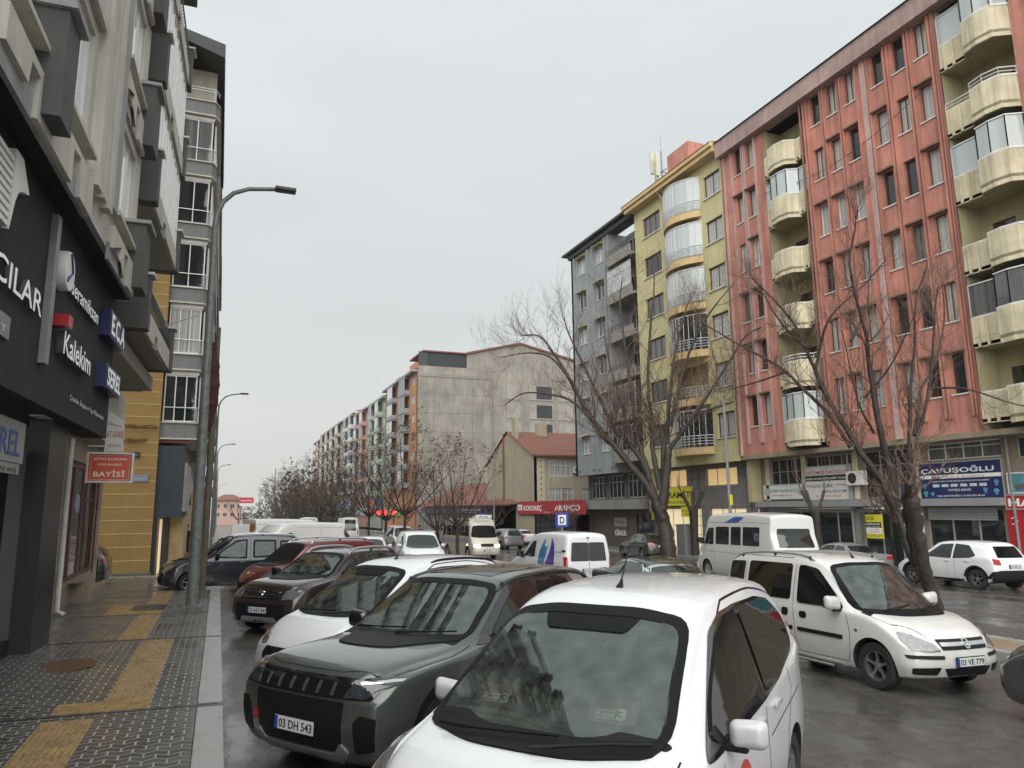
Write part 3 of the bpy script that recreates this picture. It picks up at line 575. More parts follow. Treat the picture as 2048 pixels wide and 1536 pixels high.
p=B.mb(); p.tube([(XF-.75,fy(39.2),fz(24.0)),(XF-.3,fy(39.15),fz(23.5)),(XF-.08,fy(39.15),fz(23.2)),(XF-.08,fy(39.15),fz(5.3))],.05,8); B.part(p,'downpipe',M['cream'],60)
# ground floor: stone panels, lit mezzanine windows
b=B.mb(); ops=[(fy(34.6),fy(37.6),fz(3.9),fz(5.0)),(fy(39.6),fy(42.6),fz(3.95),fz(5.1)),(fy(38.2),fy(42.6),gz0,fz(2.6)),(fy(34.0),fy(37.4),gz0,fz(2.6))]
wall(b,XS,1,fy(32.98),fy(43.0),gz0,z0,ops,.25); B.part(b,'shop_wall',M['claddg'])
j=B.mb()
for zz in np.arange(gz0+.5,z0,.62): j.box(XS-.012,XS,fy(33),fy(34),zz,zz+.03).box(XS-.012,XS,fy(37.7),fy(39.5),zz,zz+.03)
for yy in (33.5,38.3,39.0): j.box(XS-.012,XS,fy(yy),fy(yy)+.03,gz0,z0)
B.part(j,'panel_joint',M['darkf'])
M['lit']=LIT; M['litw']=LITW
for (a,c,d,e),n,pm in zip(ops,(3,3,4,3),('lit','lit','litw','litw')): window(B,XS,1,a,c,d if d>0 else gz0+.15,e,n,'alu',pm,.18,name='shop_window' if d<0 else 'window',fw=.07)
t=sign('shop_sign','bright yellow sign with black letters ending in RAMİT behind the big tree',XS-.1,fy(38.9),fy(42.4),fz(2.75),fz(3.95),sy); lt(t,'SERAMİT',.04,.42,.93,.45,ink,.02); lt(t,'YAPI KOMPLEKSİ',.2,.12,.75,.16,ink); t8=sign('shop_sign','small yellow sign below the big yellow sign over the lit door',XS-.1,fy(38.9),fy(40.1),fz(2.05),fz(2.68),sy); lt(t8,'Seramik Banyo',.1,.55,.8,.16,ink); lt(t8,'Mutfak',.4,.2,.4,.16,ink); fin(t,t8)
t=thing('phone_mast','rooftop mast with three pale phone antennas above the yellow block','antenna mast',(XF+2.2,fy(41.2)+1,fz(24.6)))
MB().tube([(0,0,-.6),(0,0,4.4)],.07,8).tube([(0,0,4.3),(0,0,5.6)],.02,5).tube([(-1,0,-.5),(0,0,2.2)],.03,5).tube([(1,0,-.5),(0,0,2.2)],.03,5).build('pole',M['pipeg'],t)
for a in (90,210,330,150): MB().box(-.16,.16,-.1,.1,0,1.9).build('antenna_panel',mat('antenna_cream',(.55,.54,.42),.5,var=.08),t,bevel=.03,loc=(.75*math.cos(R(a)),.75*math.sin(R(a)),2.0 if a!=150 else 2.5))
MB().box(-.7,.7,-.03,.03,2.6,2.66).box(-.03,.03,-.7,.7,2.6,2.66).build('bracket',M['pipeg'],t)
# ======== grey block
B=Bld('blue grey apartment block with stone clad open balconies behind the big bare tree',XF,fy(48),group='apartment blocks on the right')
rows=[fz(21.8-2.98*k) for k in range(6)]; z0,z1=fz(5.2),fz(23.6)
b=B.mb(); ops=[]
for z in rows: ops+= [(fy(50.75),fy(52.0),z,z+1.4*K),(fy(47.7),fy(48.95),z,z+1.4*K)]
wall(b,XF,1,fy(46.6),fy(53.3),z0,z1,ops,.25); b.box(XF+.0,XF+14,fy(53.0),fy(53.3),z0,z1).box(XF+1.6,XF+14,fy(43),fy(53.0),z0,z1).box(XF,XF+1.6,fy(46.6),fy(46.62),z0,z1); B.part(b,'wall',M['greyr'])
b=B.mb()
for y in (49.3,50.2,47.3,52.6,46.8): b.box(XF-.16,XF+.02,fy(y)-.14,fy(y)+.14,fz(5.6),z1)
B.part(b,'pilaster',M['greyr'])
c=B.mb(); s_=B.mb()
for i,z in enumerate(rows):
    for a,d in ((50.75,52.0),(47.7,48.95)):
        window(B,XF,1,fy(a),fy(d),z,z+1.4*K,2,'upvc',pick('wc','wd','wg'),.15); c.prism([(XF,z+1.75),(XF-.4,z+1.55),(XF-.4,z+1.5),(XF,z+1.56)],'y',fy(a)-.1,fy(d)+.1); s_.box(XF-.06,XF+.05,fy(a)-.05,fy(d)+.05,z-.06,z)
    fl0=z-.85; o=B.mb(); o.box(XF-.45,XF-.3,fy(43.1),fy(46.6),fl0-.3,fl0+.55).box(XF-.3,XF+1.6,fy(43.1),fy(46.6),fl0-.2,fl0); B.part(o,'balcony_parapet',M['stonec'])
    window(B,XF+1.55,1,fy(43.3),fy(44.3),fl0+.1,fl0+2.2,1,'upvc','wd',.0,name='balcony_door'); window(B,XF+1.55,1,fy(44.8),fy(46.2),fl0+.9,fl0+2.2,2,'upvc','wd',.0)
    if i in (1,4,5): window(B,XF-.38,1,fy(43.15),fy(46.55),fl0+.57,fl0+2.55,5,'alu','wd' if i>1 else 'wb',0,True,name='balcony_glazing')
    else: f=B.mb(); rails(f,[(XF-.38,fy(43.1)),(XF-.38,fy(46.6))],fl0+.56,.45,3,.02,.5); B.part(f,'balcony_railing',M['darkf'])
B.part(c,'window_canopy',mat('canopy_ochre',(.42,.36,.16),.8,var=.5,vs=6)); B.part(s_,'window_sill',M['sill'])
b=B.mb(); b.box(XF-.65,XF+1,fy(43.0),fy(53.9),fz(24.0),fz(24.16)).box(XF-.3,XF+.8,fy(43.0),fy(53.35),fz(23.6),fz(23.94)); B.part(b,'eaves',M['roofd'])
b=B.mb(); wall(b,XS,1,fy(43.0),fy(53.2),gz0,z0,[(fy(50.3),fy(52.7),fz(3.35),fz(5.1)),(fy(47.5),fy(49.9),fz(3.35),fz(5.1)),(fy(44.6),fy(47.0),fz(3.35),fz(5.1)),(fy(46.3),fy(52.9),gz0,fz(2.5)),(fy(43.6),fy(46.1),gz0,fz(2.2))],.25); b.box(XS+.3,XS+12,fy(52.9),fy(53.2),gz0,z0); B.part(b,'shop_wall',M['concd'])
for a,c_ in ((50.3,52.7),(47.5,49.9),(44.6,47.0)): window(B,XS,1,fy(a),fy(c_),fz(3.35),fz(5.1),4,'alu','wd',.12,True,fw=.09)
b=B.mb(); b.box(XS-.9,XS,fy(44.2),fy(55.0),fz(2.55),fz(3.25)); B.part(b,'concrete_canopy',mat('canopy_grey',(.25,.25,.235),.8,var=.15,vs=.5,streak=.2))
b=B.mb(); 
for k in range(20): b.box(XS+.1,XS+.14,fy(46.3),fy(52.9),gz0+.2*k,gz0+.2*k+.185)
B.part(b,'brown_shutter',M['brownsh']); window(B,XS,1,fy(43.6),fy(46.1),gz0+.1,fz(2.2),3,'darkf','wd',.15,name='shop_window')
t=sign('rental_sign','dark rental banner reading KİRALIK on the brown shutter above the black saloon',XS+.08,fy(47.4),fy(49.2),fz(.55),fz(1.95),M['brownsh'],'rental sign',thick=.03); W,H=t['_w'],t['_h']
b=MB(); b.box(-.04,-.031,-W/2,W/2,H*.52,H*.98); b.build('text_band',mat('band_grey',(.32,.32,.31),.5,var=.1),t); text('Damla',1,(-.045,W/2-.4,H*.66),LF,UP,ink,t,width=W*.65,height=H*.2,ext=.002); text('KİRALIK',1,(-.045,W/2-.05,H*.04),LF,UP,wht,t,width=W*.94,height=H*.38,ext=.003,bold=.02); fin(t)
# ======== kebab kiosk
B=Bld('single storey kiosk with wide red KOKOREÇ sign and glazed front',XF-.3,fy(58),'kiosk','kiosk')
b=B.mb(); b.box(XF+.2,XF+6,fy(53.6),fy(65.4),fz(2.1),fz(2.9)); B.part(b,'roof',M['concd'])
for k,y in enumerate(np.arange(53.8,65.2,1.27)): window(B,XF+.1,1,fy(y),fy(y+1.25),gz0,fz(2.1),1,'darkf',pick('wd','wg','wd'),0,True,name='shop_window',fw=.1)
b=B.mb(); b.box(XF+4.8,XF+5,fy(53.6),fy(65.4),gz0,fz(2.1)); B.part(b,'back_wall',sr)
t=sign('shop_sign','wide red sign with white letters KOKOREÇ ARAMÇO on the kiosk roof edge',XF-.1,fy(51.6),fy(65.7),fz(2.15),fz(3.3),sr); W,H=t['_w'],t['_h']
lt(t,'KOKOREÇ',.11,.28,.30,.5,wht,.03); lt(t,'ARAMÇO',.60,.28,.34,.5,wht,.03)
b=MB(); b.box(-.14,-.121,W/2-.085*W,W/2-.01*W,H*.3,H*.75); b.build('text_band',wht,t); text('KOKOREÇ',1,(-.145,W/2-.016*W,H*.42),LF,UP,red,t,width=W*.062,height=H*.2,ext=.002)
lt(t,'DÖNER İZGARA',.44,.1,.12,.12,wht); fin(t)
# cream house with tiled roof behind the kiosk
x0,x1=XF,XF+12; ya,yb=fy(62),fy(74.8)
B=Bld('cream two storey house with tiled roof and blank gable behind the red kiosk',x0,ya,'house','house')
cr_=mat('house_cream',(.40,.35,.26),.85,var=.15,vs=.5,streak=.2,bump=.2)
b=B.mb(); ze=fz(7.65); zp=fz(10.3)
b.prism([(ya,gz0),(yb,gz0),(yb,ze-.3),(fy(68.6),zp),(ya,ze)],'x',x0,x0+.3)
ops=[(x0+1.7,x0+4.2,fz(5.6),fz(7.1)),(x0+5.4,x0+8.2,fz(5.6),fz(7.1)),(x0+1.7,x0+4.4,fz(3.1),fz(4.5)),(x0+5.4,x0+8.8,fz(3.1),fz(4.5))]
tmp=MB(); wall(tmp,ya,1,x0,x1,gz0,ze,ops,.2); b.add([(v[1],v[0],v[2]) for v in tmp.v],tmp.f); B.part(b,'wall',cr_)
for a,c_,d,e in ops: window(B,ya,1,a,c_,d,e,4,'upvc','wc',.1,True,face='y',fw=.07)
b=B.mb(); b.quad((x0-.4,ya-.5,ze-.1),(x1,ya-.5,ze-.1),(x1,fy(68.6),zp+.15),(x0-.2,fy(68.6),zp+.15)); b.quad((x0-.2,fy(68.6),zp+.15),(x1,fy(68.6),zp+.15),(x1,yb+.4,ze-.5),(x0-.2,yb+.4,ze-.5)); b.box(x0-.4,x1,ya-.52,ya-.48,ze-.25,ze-.08); B.part(b,'roof',M['tile'])
b=B.mb(); b.box(x0-.02,x0+.35,fy(66.4),fy(67.4),zp-1.2,zp+1.4).box(x0+3,x0+4,fy(67),fy(68),zp-.5,zp+1); B.part(b,'chimney',cr_)
b=B.mb(); b.tube([(x0-.12,fy(69.6),gz0+3),(x0-.12,fy(69.6),zp)],.1,6); B.part(b,'downpipe',M['pipe'])
b=B.mb(); b.box(x0+.35,x0+1.15,ya-.06,ya-.003,fz(2.8),fz(7.3)); pan=B.part(b,'mosaic_panel',mat('mosaic_frame',(.5,.47,.38),.6,var=.1)); b=B.mb()
for k in range(8): b.lathe([(.001,-.08),(.17,-.07)],c=(x0+.75,ya,fz(3.3)+.58*k),axis='y',n=8)
b.build('mosaic_rosettes',mat('mosaic_ochre',(.5,.3,.08),.6,var=.2),pan)
aircon('air conditioner between the upper windows of the cream house',(x0+4.8,ya-.02,fz(5.9)),0,1.1)
# tiled single storey shops
B=Bld('long single storey shop building with red tiled hip roof',XF,fy(84),'shop_building','building')
b=B.mb(); b.box(XF,XF+9,fy(66.6),fy(101),gz0,fz(3.0)); B.part(b,'wall',mat('shop_cream',(.42,.39,.32),.8,var=.2,vs=.4))
b=B.mb(); b.add([(XF-1,fy(66),fz(3.1)),(XF-1,fy(102.5),fz(3.1)),(XF+10,fy(102.5),fz(3.1)),(XF+10,fy(66),fz(3.1)),(XF+4.5,fy(74),fz(5.9)),(XF+4.5,fy(96),fz(5.9))],[(0,1,5,4),(1,2,5),(2,3,4,5),(3,0,4)]); b.box(XF-1,XF-.9,fy(66),fy(102.5),fz(2.95),fz(3.1)); B.part(b,'roof',M['tile'])
b=B.mb(); b.box(XF-.9,XF-.05,fy(73),fy(100),fz(2.1),fz(2.85)); B.part(b,'sign_band',mat('band_slate',(.06,.075,.10),.5,var=.3,vs=.5))
for k in range(9): window(B,XF-.06,1,fy(74.2+3*k),fy(76.6+3*k),gz0+.4,fz(1.9),3,'alu','litw' if k in (0,1) else pick('wd','wg'),0,name='shop_window',fw=.1)
t=sign('shop_sign','navy sign with pale letters on the tiled shop building behind the cream minibus',XF-.95,fy(74),fy(81.5),fz(2.15),fz(2.8),sb); lt(t,'ÖZ ELEKTRİK MARKET',.05,.5,.9,.28,wht); lt(t,'MOTOR BOBİNAJ',.2,.14,.6,.2,wht); fin(t)
# ======== bare concrete party wall block
y0=fy(105); XC=XF
B=Bld('tall block with bare grey concrete side wall and low gable roof',XC,y0,group='apartment blocks on the right')
b=B.mb(); zt=fz(24.0); xr=XC+29; zp=fz(28.6)
b.prism([(XC,gz0-1),(xr,gz0-1),(xr,fz(26.3)),(XC+18,zp),(XC+8.3,fz(26.4)),(XC+8.3,fz(24.2)),(XC,fz(24.2))],'y',y0,y0+.4); B.part(b,'wall',M['conc'])
b=B.mb(); 
for z in np.arange(fz(2.5),fz(23.5),3.15): b.box(XC+.2,XC+12.6,y0-.012,y0,z,z+.07)
for x in np.arange(XC+2.6,XC+12.8,3.3): b.box(x,x+.06,y0-.014,y0,gz0,fz(22.4))
b.box(XC+.1,XC+12.9,y0-.05,y0,fz(22.5),fz(22.62)); b.box(XC+12.8,XC+12.95,y0-.05,y0,fz(3),fz(22.5)); B.part(b,'formwork_joint',mat('joint_pale',(.15,.14,.12),.9,var=.3,vs=.8))
for i in range(5):
    z=fz(19.9-3.05*i)
    for a,w_ in ((15.4,2.6),(19.6,4.6),(25.2,2.8)):
        fm=mat('infill_render',(.30,.282,.245),.9,var=.25,vs=.6); b=B.mb(); b.box(XC+a,XC+a+w_,y0-.10,y0-.0,z-.3,z+2.3); B.part(b,'infill_panel',fm)
    if i<4: window(B,y0-.1,-1,XC+21.0,XC+23.9,z,z+2.2,4,'darkf','wd',.06,face='y')
b=B.mb(); b.prism([(XC+8.2,fz(26.4)),(XC+18,zp+.05),(xr+.3,fz(26.3)),(xr+.3,fz(26.6)),(XC+18,zp+.35),(XC+8.2,fz(26.7))],'y',y0-.3,y0+20); b.box(XC+.6,XC+8.5,y0-.2,y0+9,fz(26.4),fz(26.6)); B.part(b,'roof',M['tile'])
window(B,y0,1,XC+1.6,XC+8.1,fz(24.3),fz(26.3),5,'darkf','wd',.3,face='y',name='terrace_glazing'); b=B.mb(); b.box(XC,XC+1.5,y0+.1,y0+.3,fz(24.2),fz(26.4)); B.part(b,'terrace_wall',M['darkf'])
# ======== the row beyond
def rowb(label,ya,yb,mt,zt,bays,acc,pms=('wb','wd'),bal='alu',seed=1):
    random.seed(seed)
    ya,yb=fy(ya),fy(yb); B=Bld(label,XF,ya,group='apartment blocks on the right'); zt=fz(zt)
    n=bays; w=(yb-ya)/n; ops=[]; wins=[]
    lv=[zt-2.0-3.15*k for k in range(6)]
    for k in range(n):
        c=ya+w*(k+.5)
        for z in lv:
            if k%2==0: ops.append((c-w*.22,c+w*.22,z,z+1.5)); wins.append((c,z))
    b=B.mb(); wall(b,XF,1,ya,yb,gz0,zt,ops,.2); b.box(XF,XF+12,ya,ya+.3,gz0,zt).box(XF+.6,XF+12,ya+.3,yb,gz0,zt); B.part(b,'wall',mt)
    for c,z in wins: window(B,XF,1,c-w*.22,c+w*.22,z,z+1.5,2,'brownf' if bal!='alu' else 'alu',pick(*pms),.12,fw=.08)
    for k in range(n):
        if k%2: 
            c=ya+w*(k+.5)
            for z in lv:
                o=B.mb(); o.box(XF-1.0,XF,c-w*.46,c+w*.46,z-1.15,z-.35); B.part(o,'balcony_parapet',acc)
                window(B,XF-.95,1,c-w*.44,c+w*.44,z-.35,z+1.75,4,'alu',pick(*pms),0,name='balcony_glazing',fw=.07)
                o=B.mb(); o.box(XF-.9,XF,c-w*.44,c+w*.44,z+1.75,z+1.9); B.part(o,'balcony_ceiling',acc)
    b=B.mb(); b.box(XF-.9,XF+2,ya-.1,yb+.1,zt,zt+.35); B.part(b,'eaves',acc); b=B.mb(); b.prism([(XF-.9,zt+.36),(XF+6,zt+2.2),(XF+12,zt+.36)],'y',ya,yb); B.part(b,'roof',M['tile'])
    return B
or_=mat('orange_render',(.42,.21,.11),.85,var=.15,vs=.5,streak=.15); gn=mat('sage_render',(.27,.295,.24),.85,var=.12,vs=.5); sp_=mat('salmon_render',(.40,.235,.19),.85,var=.12,vs=.5); bl=mat('slate_render',(.13,.16,.20),.8,var=.12); bg_=mat('beige_render',(.40,.36,.28),.85,var=.12)
B=rowb('orange apartment block with pale glazed balconies next to the concrete wall',106,128,or_,23.4,5,M['greyr'],seed=2)
b=B.mb(); b.box(XF+.3,XF+3,fy(108),fy(112),fz(23.4),fz(25.3)).box(XF+.3,XF+2,fy(119),fy(122),fz(23.4),fz(24.8)); B.part(b,'chimney',M['pink'])
rowb('sage green apartment block in the right-hand row',128.2,144,gn,22.6,5,mat('sage_pale',(.36,.42,.34),.85,var=.1),seed=3)
rowb('salmon apartment block in the right-hand row',144.2,158,sp_,22.7,4,M['pinkl'],seed=4)
rowb('slate and white apartment block with dark glazing in the right-hand row',158.2,176,bl,23.6,5,M['sill'],('wd','wg'),seed=5)
rowb('beige apartment block with wide glazed corner in the right-hand row',176.2,215,bg_,23.6,8,bg_,('wd','wb'),seed=6)
rowb('farthest pinkish apartment block in the right-hand row',215.2,232,sp_,22.8,4,sp_,seed=7)
cols_=[(.45,.06,.05),(.12,.38,.10),(.5,.48,.4),(.05,.12,.35),(.55,.14,.06),(.6,.6,.58),(.1,.25,.3)]
for k in range(16):
    y=fy(108+7.2*k); t=sign('shop_sign','%s shop board, number %d of the row under the far blocks'%(['red','green','cream','blue','orange','white','teal'][k%7],k+1),XF-.1,y,y+5.2+.9*(k%3),fz(1.6)-.01*k,fz(4.6 if k in(3,4) else 3.0),mat('far_board_%d'%(k%7),cols_[k%7],.5,var=.3,vs=.5),group='shop boards under the far blocks'); lt(t,['MARKET','ECZANE','OPTİK','EMLAK','KEBAP','BÜRO','GIDA'][k%7],.1,.35,.8,.3,wht if k%7 not in(2,5) else red); t['label']='%s shop board reading %s, %s in the far row'%(['red','green','cream','blue','orange','white','teal'][k%7],['MARKET','ECZANE','OPTİK','EMLAK','KEBAP','BÜRO','GIDA'][k%7],'nearer one' if k<7 else 'middle one' if k<14 else 'farthest one'); fin(t)
# ================================================================ left side
gx0=-2.905
# near dark shop building: local frame turned 2 degrees, x outwards from the fascia
B=Bld('near left building with black shop fascia and grey balconies above',gx0,0,'shop_building','building',rot=-2,frame=(0,0,0))
M['anth']=mat('anthracite_render',(.022,.023,.026),.85,var=.25,vs=2,bump=.6,bs=70); M['anthp']=mat('anthracite_panel',(.020,.022,.026),.4,var=.15)
M['lgrey']=mat('balcony_grey_render',(.10,.10,.10),.85,var=.15,vs=1.5,bump=.5,bs=60,streak=.15); M['lcream']=mat('upper_cream_render',(.56,.54,.475),.85,var=.15,vs=1,bump=.3,streak=.2)
M['lmid']=mat('upper_grey_band',(.36,.36,.365),.85,var=.2,vs=1.5,streak=.3); M['soff']=mat('balcony_soffit',(.30,.285,.25),.85,var=.1)
b=B.mb(); b.box(-.45,0,-8,17.35,3.84,6.95); B.part(b,'fascia',M['anth'])
b=B.mb(); b.box(-6,-.451,-8,17.34,3.86,4.0); B.part(b,'soffit',M['anthp'])
b=B.mb(); b.box(-.62,-.30,14.2,15.4,-.2,3.84).box(-.9,-.6,-4,14.2,-.2,.3).box(-1.0,-.85,-8,14.2,.3,3.3).box(-5,-.6,15.3,15.4,-.2,3.84); B.part(b,'shop_column',M['anthp'])
b=B.mb(); b.box(-.86,-.82,10.5,14.1,.3,3.0); B.part(b,'shop_window',M['wd'])
for yy in (10.4,13.6):
    b=B.mb(); b.box(-.42,-.22,yy-.25,yy+.25,3.82,3.838); B.part(b,'downlight',mat('downlight_glass',(.5,.52,.52),.2,var=0))
b=B.mb(); b.box(-.4,.30,-8,17.0,6.78,6.955); B.part(b,'soffit',M['anth']); b=B.mb(); b.box(-6,-1.2,-8,24.6,6.96,7.0).box(-6,-.02,17.36,24.2,5.9,6.3); B.part(b,'floor_slab',M['soff'])
# upper walls
b=B.mb(); lv1=[6.95+3.15*k for k in range(7)]
W1=[(8.2,11.95),(14.35,16.35)]
ops=[(a,c,z+.78,z+2.75) for a,c in W1 for z in lv1]
wall(b,.30,-1,7,17.0,6.96,29,ops,.2); b.box(-6,.30,16.98,17.0,6.75,29); B.part(b,'wall',M['lcream'])
b=B.mb()
for a,c,mm in ((12.25,12.6,0),(12.75,13.0,0),(13.2,13.5,0)): b.box(.30,.46,a,c,7.35,29)
B.part(b,'pilaster',M['lcream']); b=B.mb(); b.box(.30,.40,12.6,12.75,7.5,29).box(.30,.42,13.0,13.2,7.5,29).box(.30,.42,13.5,14.2,7.6,29); B.part(b,'pilaster',M['lmid'])
for i,z in enumerate(lv1):
    for a,c in W1:
        window(B,.2,-1,a,c,z+1.25,z+2.75,max(2,int((c-a)/.42)),'upvc','wbl',.0,fw=.04); window(B,.2,-1,a,c,z+.78,z+1.24,2,'upvc','wbl',.0,fw=.035)
        s_=B.mb(); s_.box(.3,.46,a-.1,c+.1,z+.70,z+.77); B.part(s_,'window_sill',M['lcream'])
        o=B.mb(); z_=z-.2
        o.prism([(a-.3,z_+.2),(a+.5,z_+.2),(a+.55,z_+.5),(a+.9,z_+.5),(a+.9,z_),(c-1.1,z_),(c-1.1,z_+.5),(c-.7,z_+.55),(c-.6,z_-.0),(c+.2,z_),(c+.2,z_+.62),(a-.3,z_+.62)],'x',.3,.42); B.part(o,'stepped_apron',M['lcream'])
        o=B.mb(); o.box(.3,.36,a-.3,c+.2,z_-.02,z_+.3); B.part(o,'apron_back',M['lmid'])
    for a,c,d in ((7.4,8.6,.62),(15.9,16.95,.62)):
        if a<10: a,c=9.2-.0,9.75
        else: a,c=16.2,16.95
        o=B.mb(); o.box(-.2,d,a,c,z-.08,z+1.3); B.part(o,'balcony_wing',M['lgrey'])
        o=B.mb(); o.box(-.2,d+.09,a-.06,c+.06,z+1.3,z+1.37); B.part(o,'wing_cap',M['lmid'])
# second section
lv2=[6.45+3.1*k for k in range(7)]
b=B.mb(); wall(b,-.3,-1,17.36,24.3,5.9,28,[(18.6,20.4,z+1.0,z+2.5) for z in lv2]+[(20.8,22.4,z+.2,z+2.4) for z in lv2],.2); b.box(-6,-.3,24.1,24.3,5.9,28); B.part(b,'wall',M['lcream'])
for i,z in enumerate(lv2):
    window(B,-.3,-1,18.6,20.4,z+1.0,z+2.5,2,'upvc','wg',.1); window(B,-.3,-1,20.8,22.4,z+.2,z+2.4,2,'upvc','wd',.1,name='balcony_door')
    for a,c in ((18.1,18.5),(23.5,23.95)):
        o=B.mb(); o.box(-.3,.52,a,c,z,z+1.28); B.part(o,'balcony_wing',M['lgrey']); o=B.mb(); o.box(-.3,.60,a-.05,c+.05,z+1.28,z+1.34); B.part(o,'wing_cap',M['sill'])
    o=B.mb(); o.box(-.3,.40,18.5,23.5,z,z+.18); B.part(o,'balcony_floor',M['soff'])
    o=B.mb(); o.prism([(18.5,z+.0),(20.0,z+.0),(20.15,z+.3),(20.6,z+.32),(20.75,z+.05),(23.5,z+.05),(23.5,z+.58),(18.5,z+.58)],'x',.40,.46); B.part(o,'balcony_parapet',M['lcream'])
    o=B.mb(); o.box(.30,.398,18.5,23.5,z+.18,z+.55); B.part(o,'apron_back',M['lgrey'])
    if i in (1,2,5): window(B,.40,-1,18.5,23.5,z+.62,z+2.9,9,'upvc','wbl',0,name='balcony_glazing',fw=.035)
    else:
        f=B.mb()
        for k in range(34): yy=18.6+4.8*k/33; f.tube([(.42,yy,z+.6),(.47,yy,z+.75),(.47,yy,z+.95),(.42,yy,z+1.15)],.012,4)
        f.tube([(.42,18.5,z+1.16),(.42,23.5,z+1.16)],.022,5).tube([(.42,18.5,z+.62),(.42,23.5,z+.62)],.022,5); B.part(f,'balcony_railing',M['darkf'])
B1=B
def faced(o):
    me=o.data; me.materials.append(mat('letter_side',(.10,.10,.11),.6,var=0))
    for p in me.polygons: p.material_index=0 if abs(p.normal.x)>.8 else 1
    return o
def txl(s,y,z,w,h,m,parent,d=.0,ext=.03,bold=.0): return faced(text(s,1,(d+ext*.5,y,z),(0,1,0),UP,m,parent,'lettering',width=w,height=h,ext=ext*.5,bold=bold))
def lsign(name,label,y,z,cat='shop lettering'):
    t=thing(name,label,cat); t.matrix_world=B1.root.matrix_world_l if False else Matrix.Translation((gx0,0,0))@Matrix.Rotation(R(-2),4,'Z'); return t
LW=emis('letter_lit_white',(.80,.82,.86),.12); bl_=mat('letter_side_blue',(.02,.035,.16),.5,var=0)
t=lsign('wall_lettering','big white serif letters ending in ILAR on the black fascia',10,5); txl('ÇIRACILAR',7.75,4.98,3.72,.40,LW,t,.02,.05,.008)
t=lsign('wall_plate','small grey plate with white letters under the big white lettering',10,4.4,'sign'); b=MB(); b.box(0,.03,8.6,10.35,4.40,4.68); b.build('board',M['pipeg'],t); txl('İNŞAAT',8.8,4.46,1.4,.13,wht,t,.03,.004)
t=lsign('wall_emblem','white column shaped emblem with black bars on the black fascia',9,6,'emblem'); b=MB()
for k in range(9): b.box(.02,.09,8.9,9.65,5.62+.1*k,5.68+.1*k)
b.prism([(9.68,5.6),(9.80,6.0),(9.9,6.15),(10.05,6.22),(10.2,6.25),(10.3,6.28),(9.95,6.6),(9.66,6.6)],'x',.02,.10); b.build('bars',wht,t)
t=lsign('wall_bar','tall pale metal bar dividing the black fascia','',0,'sign'); b=MB(); b.box(0,.09,11.78,11.98,4.4,6.62); b.build('bar',M['pipeg'],t); 
t=lsign('wall_lettering','white round emblem and lowercase seramiksan lettering on the black fascia',13,5.8); b=MB(); b.lathe([(.001,.14),(.30,.14),(.31,.11),(.31,0)],c=(0,12.5,5.98),n=28); b.build('disc',wht,t,40); b=MB(); b.tube([(.15,12.45,6.24),(.15,12.56,6.1),(.15,12.62,5.98),(.15,12.5,5.9),(.15,12.4,5.86),(.15,12.35,5.78)],.018,5); b.build('emblem_curve',bl_,t)
txl('seramiksan',12.98,5.77,2.15,.26,LW,t,.02,.06,.01)
t=lsign('wall_lettering','white Kalekim lettering with red block on the black fascia',13,4.8); txl('Kalekim',12.62,4.72,2.0,.36,LW,t,.02,.10,.012); b=MB(); b.box(.0,.22,12.32,12.58,5.08,5.26); b.build('red_block',sr,t)
t=lsign('wall_lettering','blue edged white letters E.C.A at the far end of the black fascia',16,5.8); txl('E.C.A',15.75,5.78,1.55,.42,LW,t,.2,.012,.03); b=MB(); b.box(.0,.19,15.7,17.33,5.72,6.24); b.build('letter_box',sb,t)
t=lsign('wall_lettering','blue edged white letters SEREL below the E.C.A letters',16,4.9); txl('SEREL',15.75,4.76,1.5,.36,LW,t,.2,.012,.03); b=MB(); b.box(.0,.19,15.7,17.32,4.70,5.16); b.build('letter_box',sb,t)
t=lsign('wall_lettering','small white line of text along the lower edge of the black fascia',15,4.2); txl('Çıracılar İnşaat ve Yapı Malzemeleri',13.8,4.16,3.0,.15,wht,t,.01,.008)
t=lsign('hanging_sign','grey hanging sign with blue letters SEREL under the black fascia',12,3.3,'shop sign'); b=MB(); b.box(-.36,-.30,9.5,12.75,3.02,3.62).box(-.36,-.31,9.5,12.65,2.86,3.01); b.build('board',mat('sign_grey',(.30,.30,.29),.5,var=.1),t); txl('SEREL',11.0,3.12,1.55,.36,mat('letter_blue',(.03,.10,.32),.5,var=0),t,-.30,.008,.012); txl('Ceramic world',11.4,2.88,1.1,.09,ink,t,-.31,.003)
# stone clad shop beyond
B=Bld('stone clad shop with maroon framed windows beyond the black fascia',-3.4,22,'shop_building','building')
M['marb']=mat('beige_marble',(.30,.245,.18),.4,var=.45,vs=1.6,rvar=.1); M['maroon']=mat('maroon_frame',(.12,.012,.02),.4,var=.1)
b=B.mb(); wall(b,-3.42,-1,15.5,25.9,-.3,4.2,[(19.9,25.2,.55,3.6)],.3); b.box(-10,-3.42,25.6,25.9,-.3,4.2); B.part(b,'wall',M['marb'])
b=B.mb(); b.box(-3.45,-3.35,18.9,19.25,-.1,4.0).box(-3.45,-3.36,25.2,25.6,-.1,3.9); B.part(b,'pier',mat('pink_marble',(.36,.26,.21),.35,var=.3,vs=2))
for a,c in ((19.95,21.6),(21.65,23.0),(23.05,25.15)): window(B,-3.42,-1,a,c,.6 if a>20 else .6,3.55,1,'maroon','wg' if a<22 else 'wd',.1,a>23,name='shop_window',fw=.1)
b=B.mb(); b.tube([(-3.25,19.3,4),(-3.25,19.3,.15),(-3.1,19.3,.05)],.06,8); B.part(b,'downpipe',M['sill'],60)
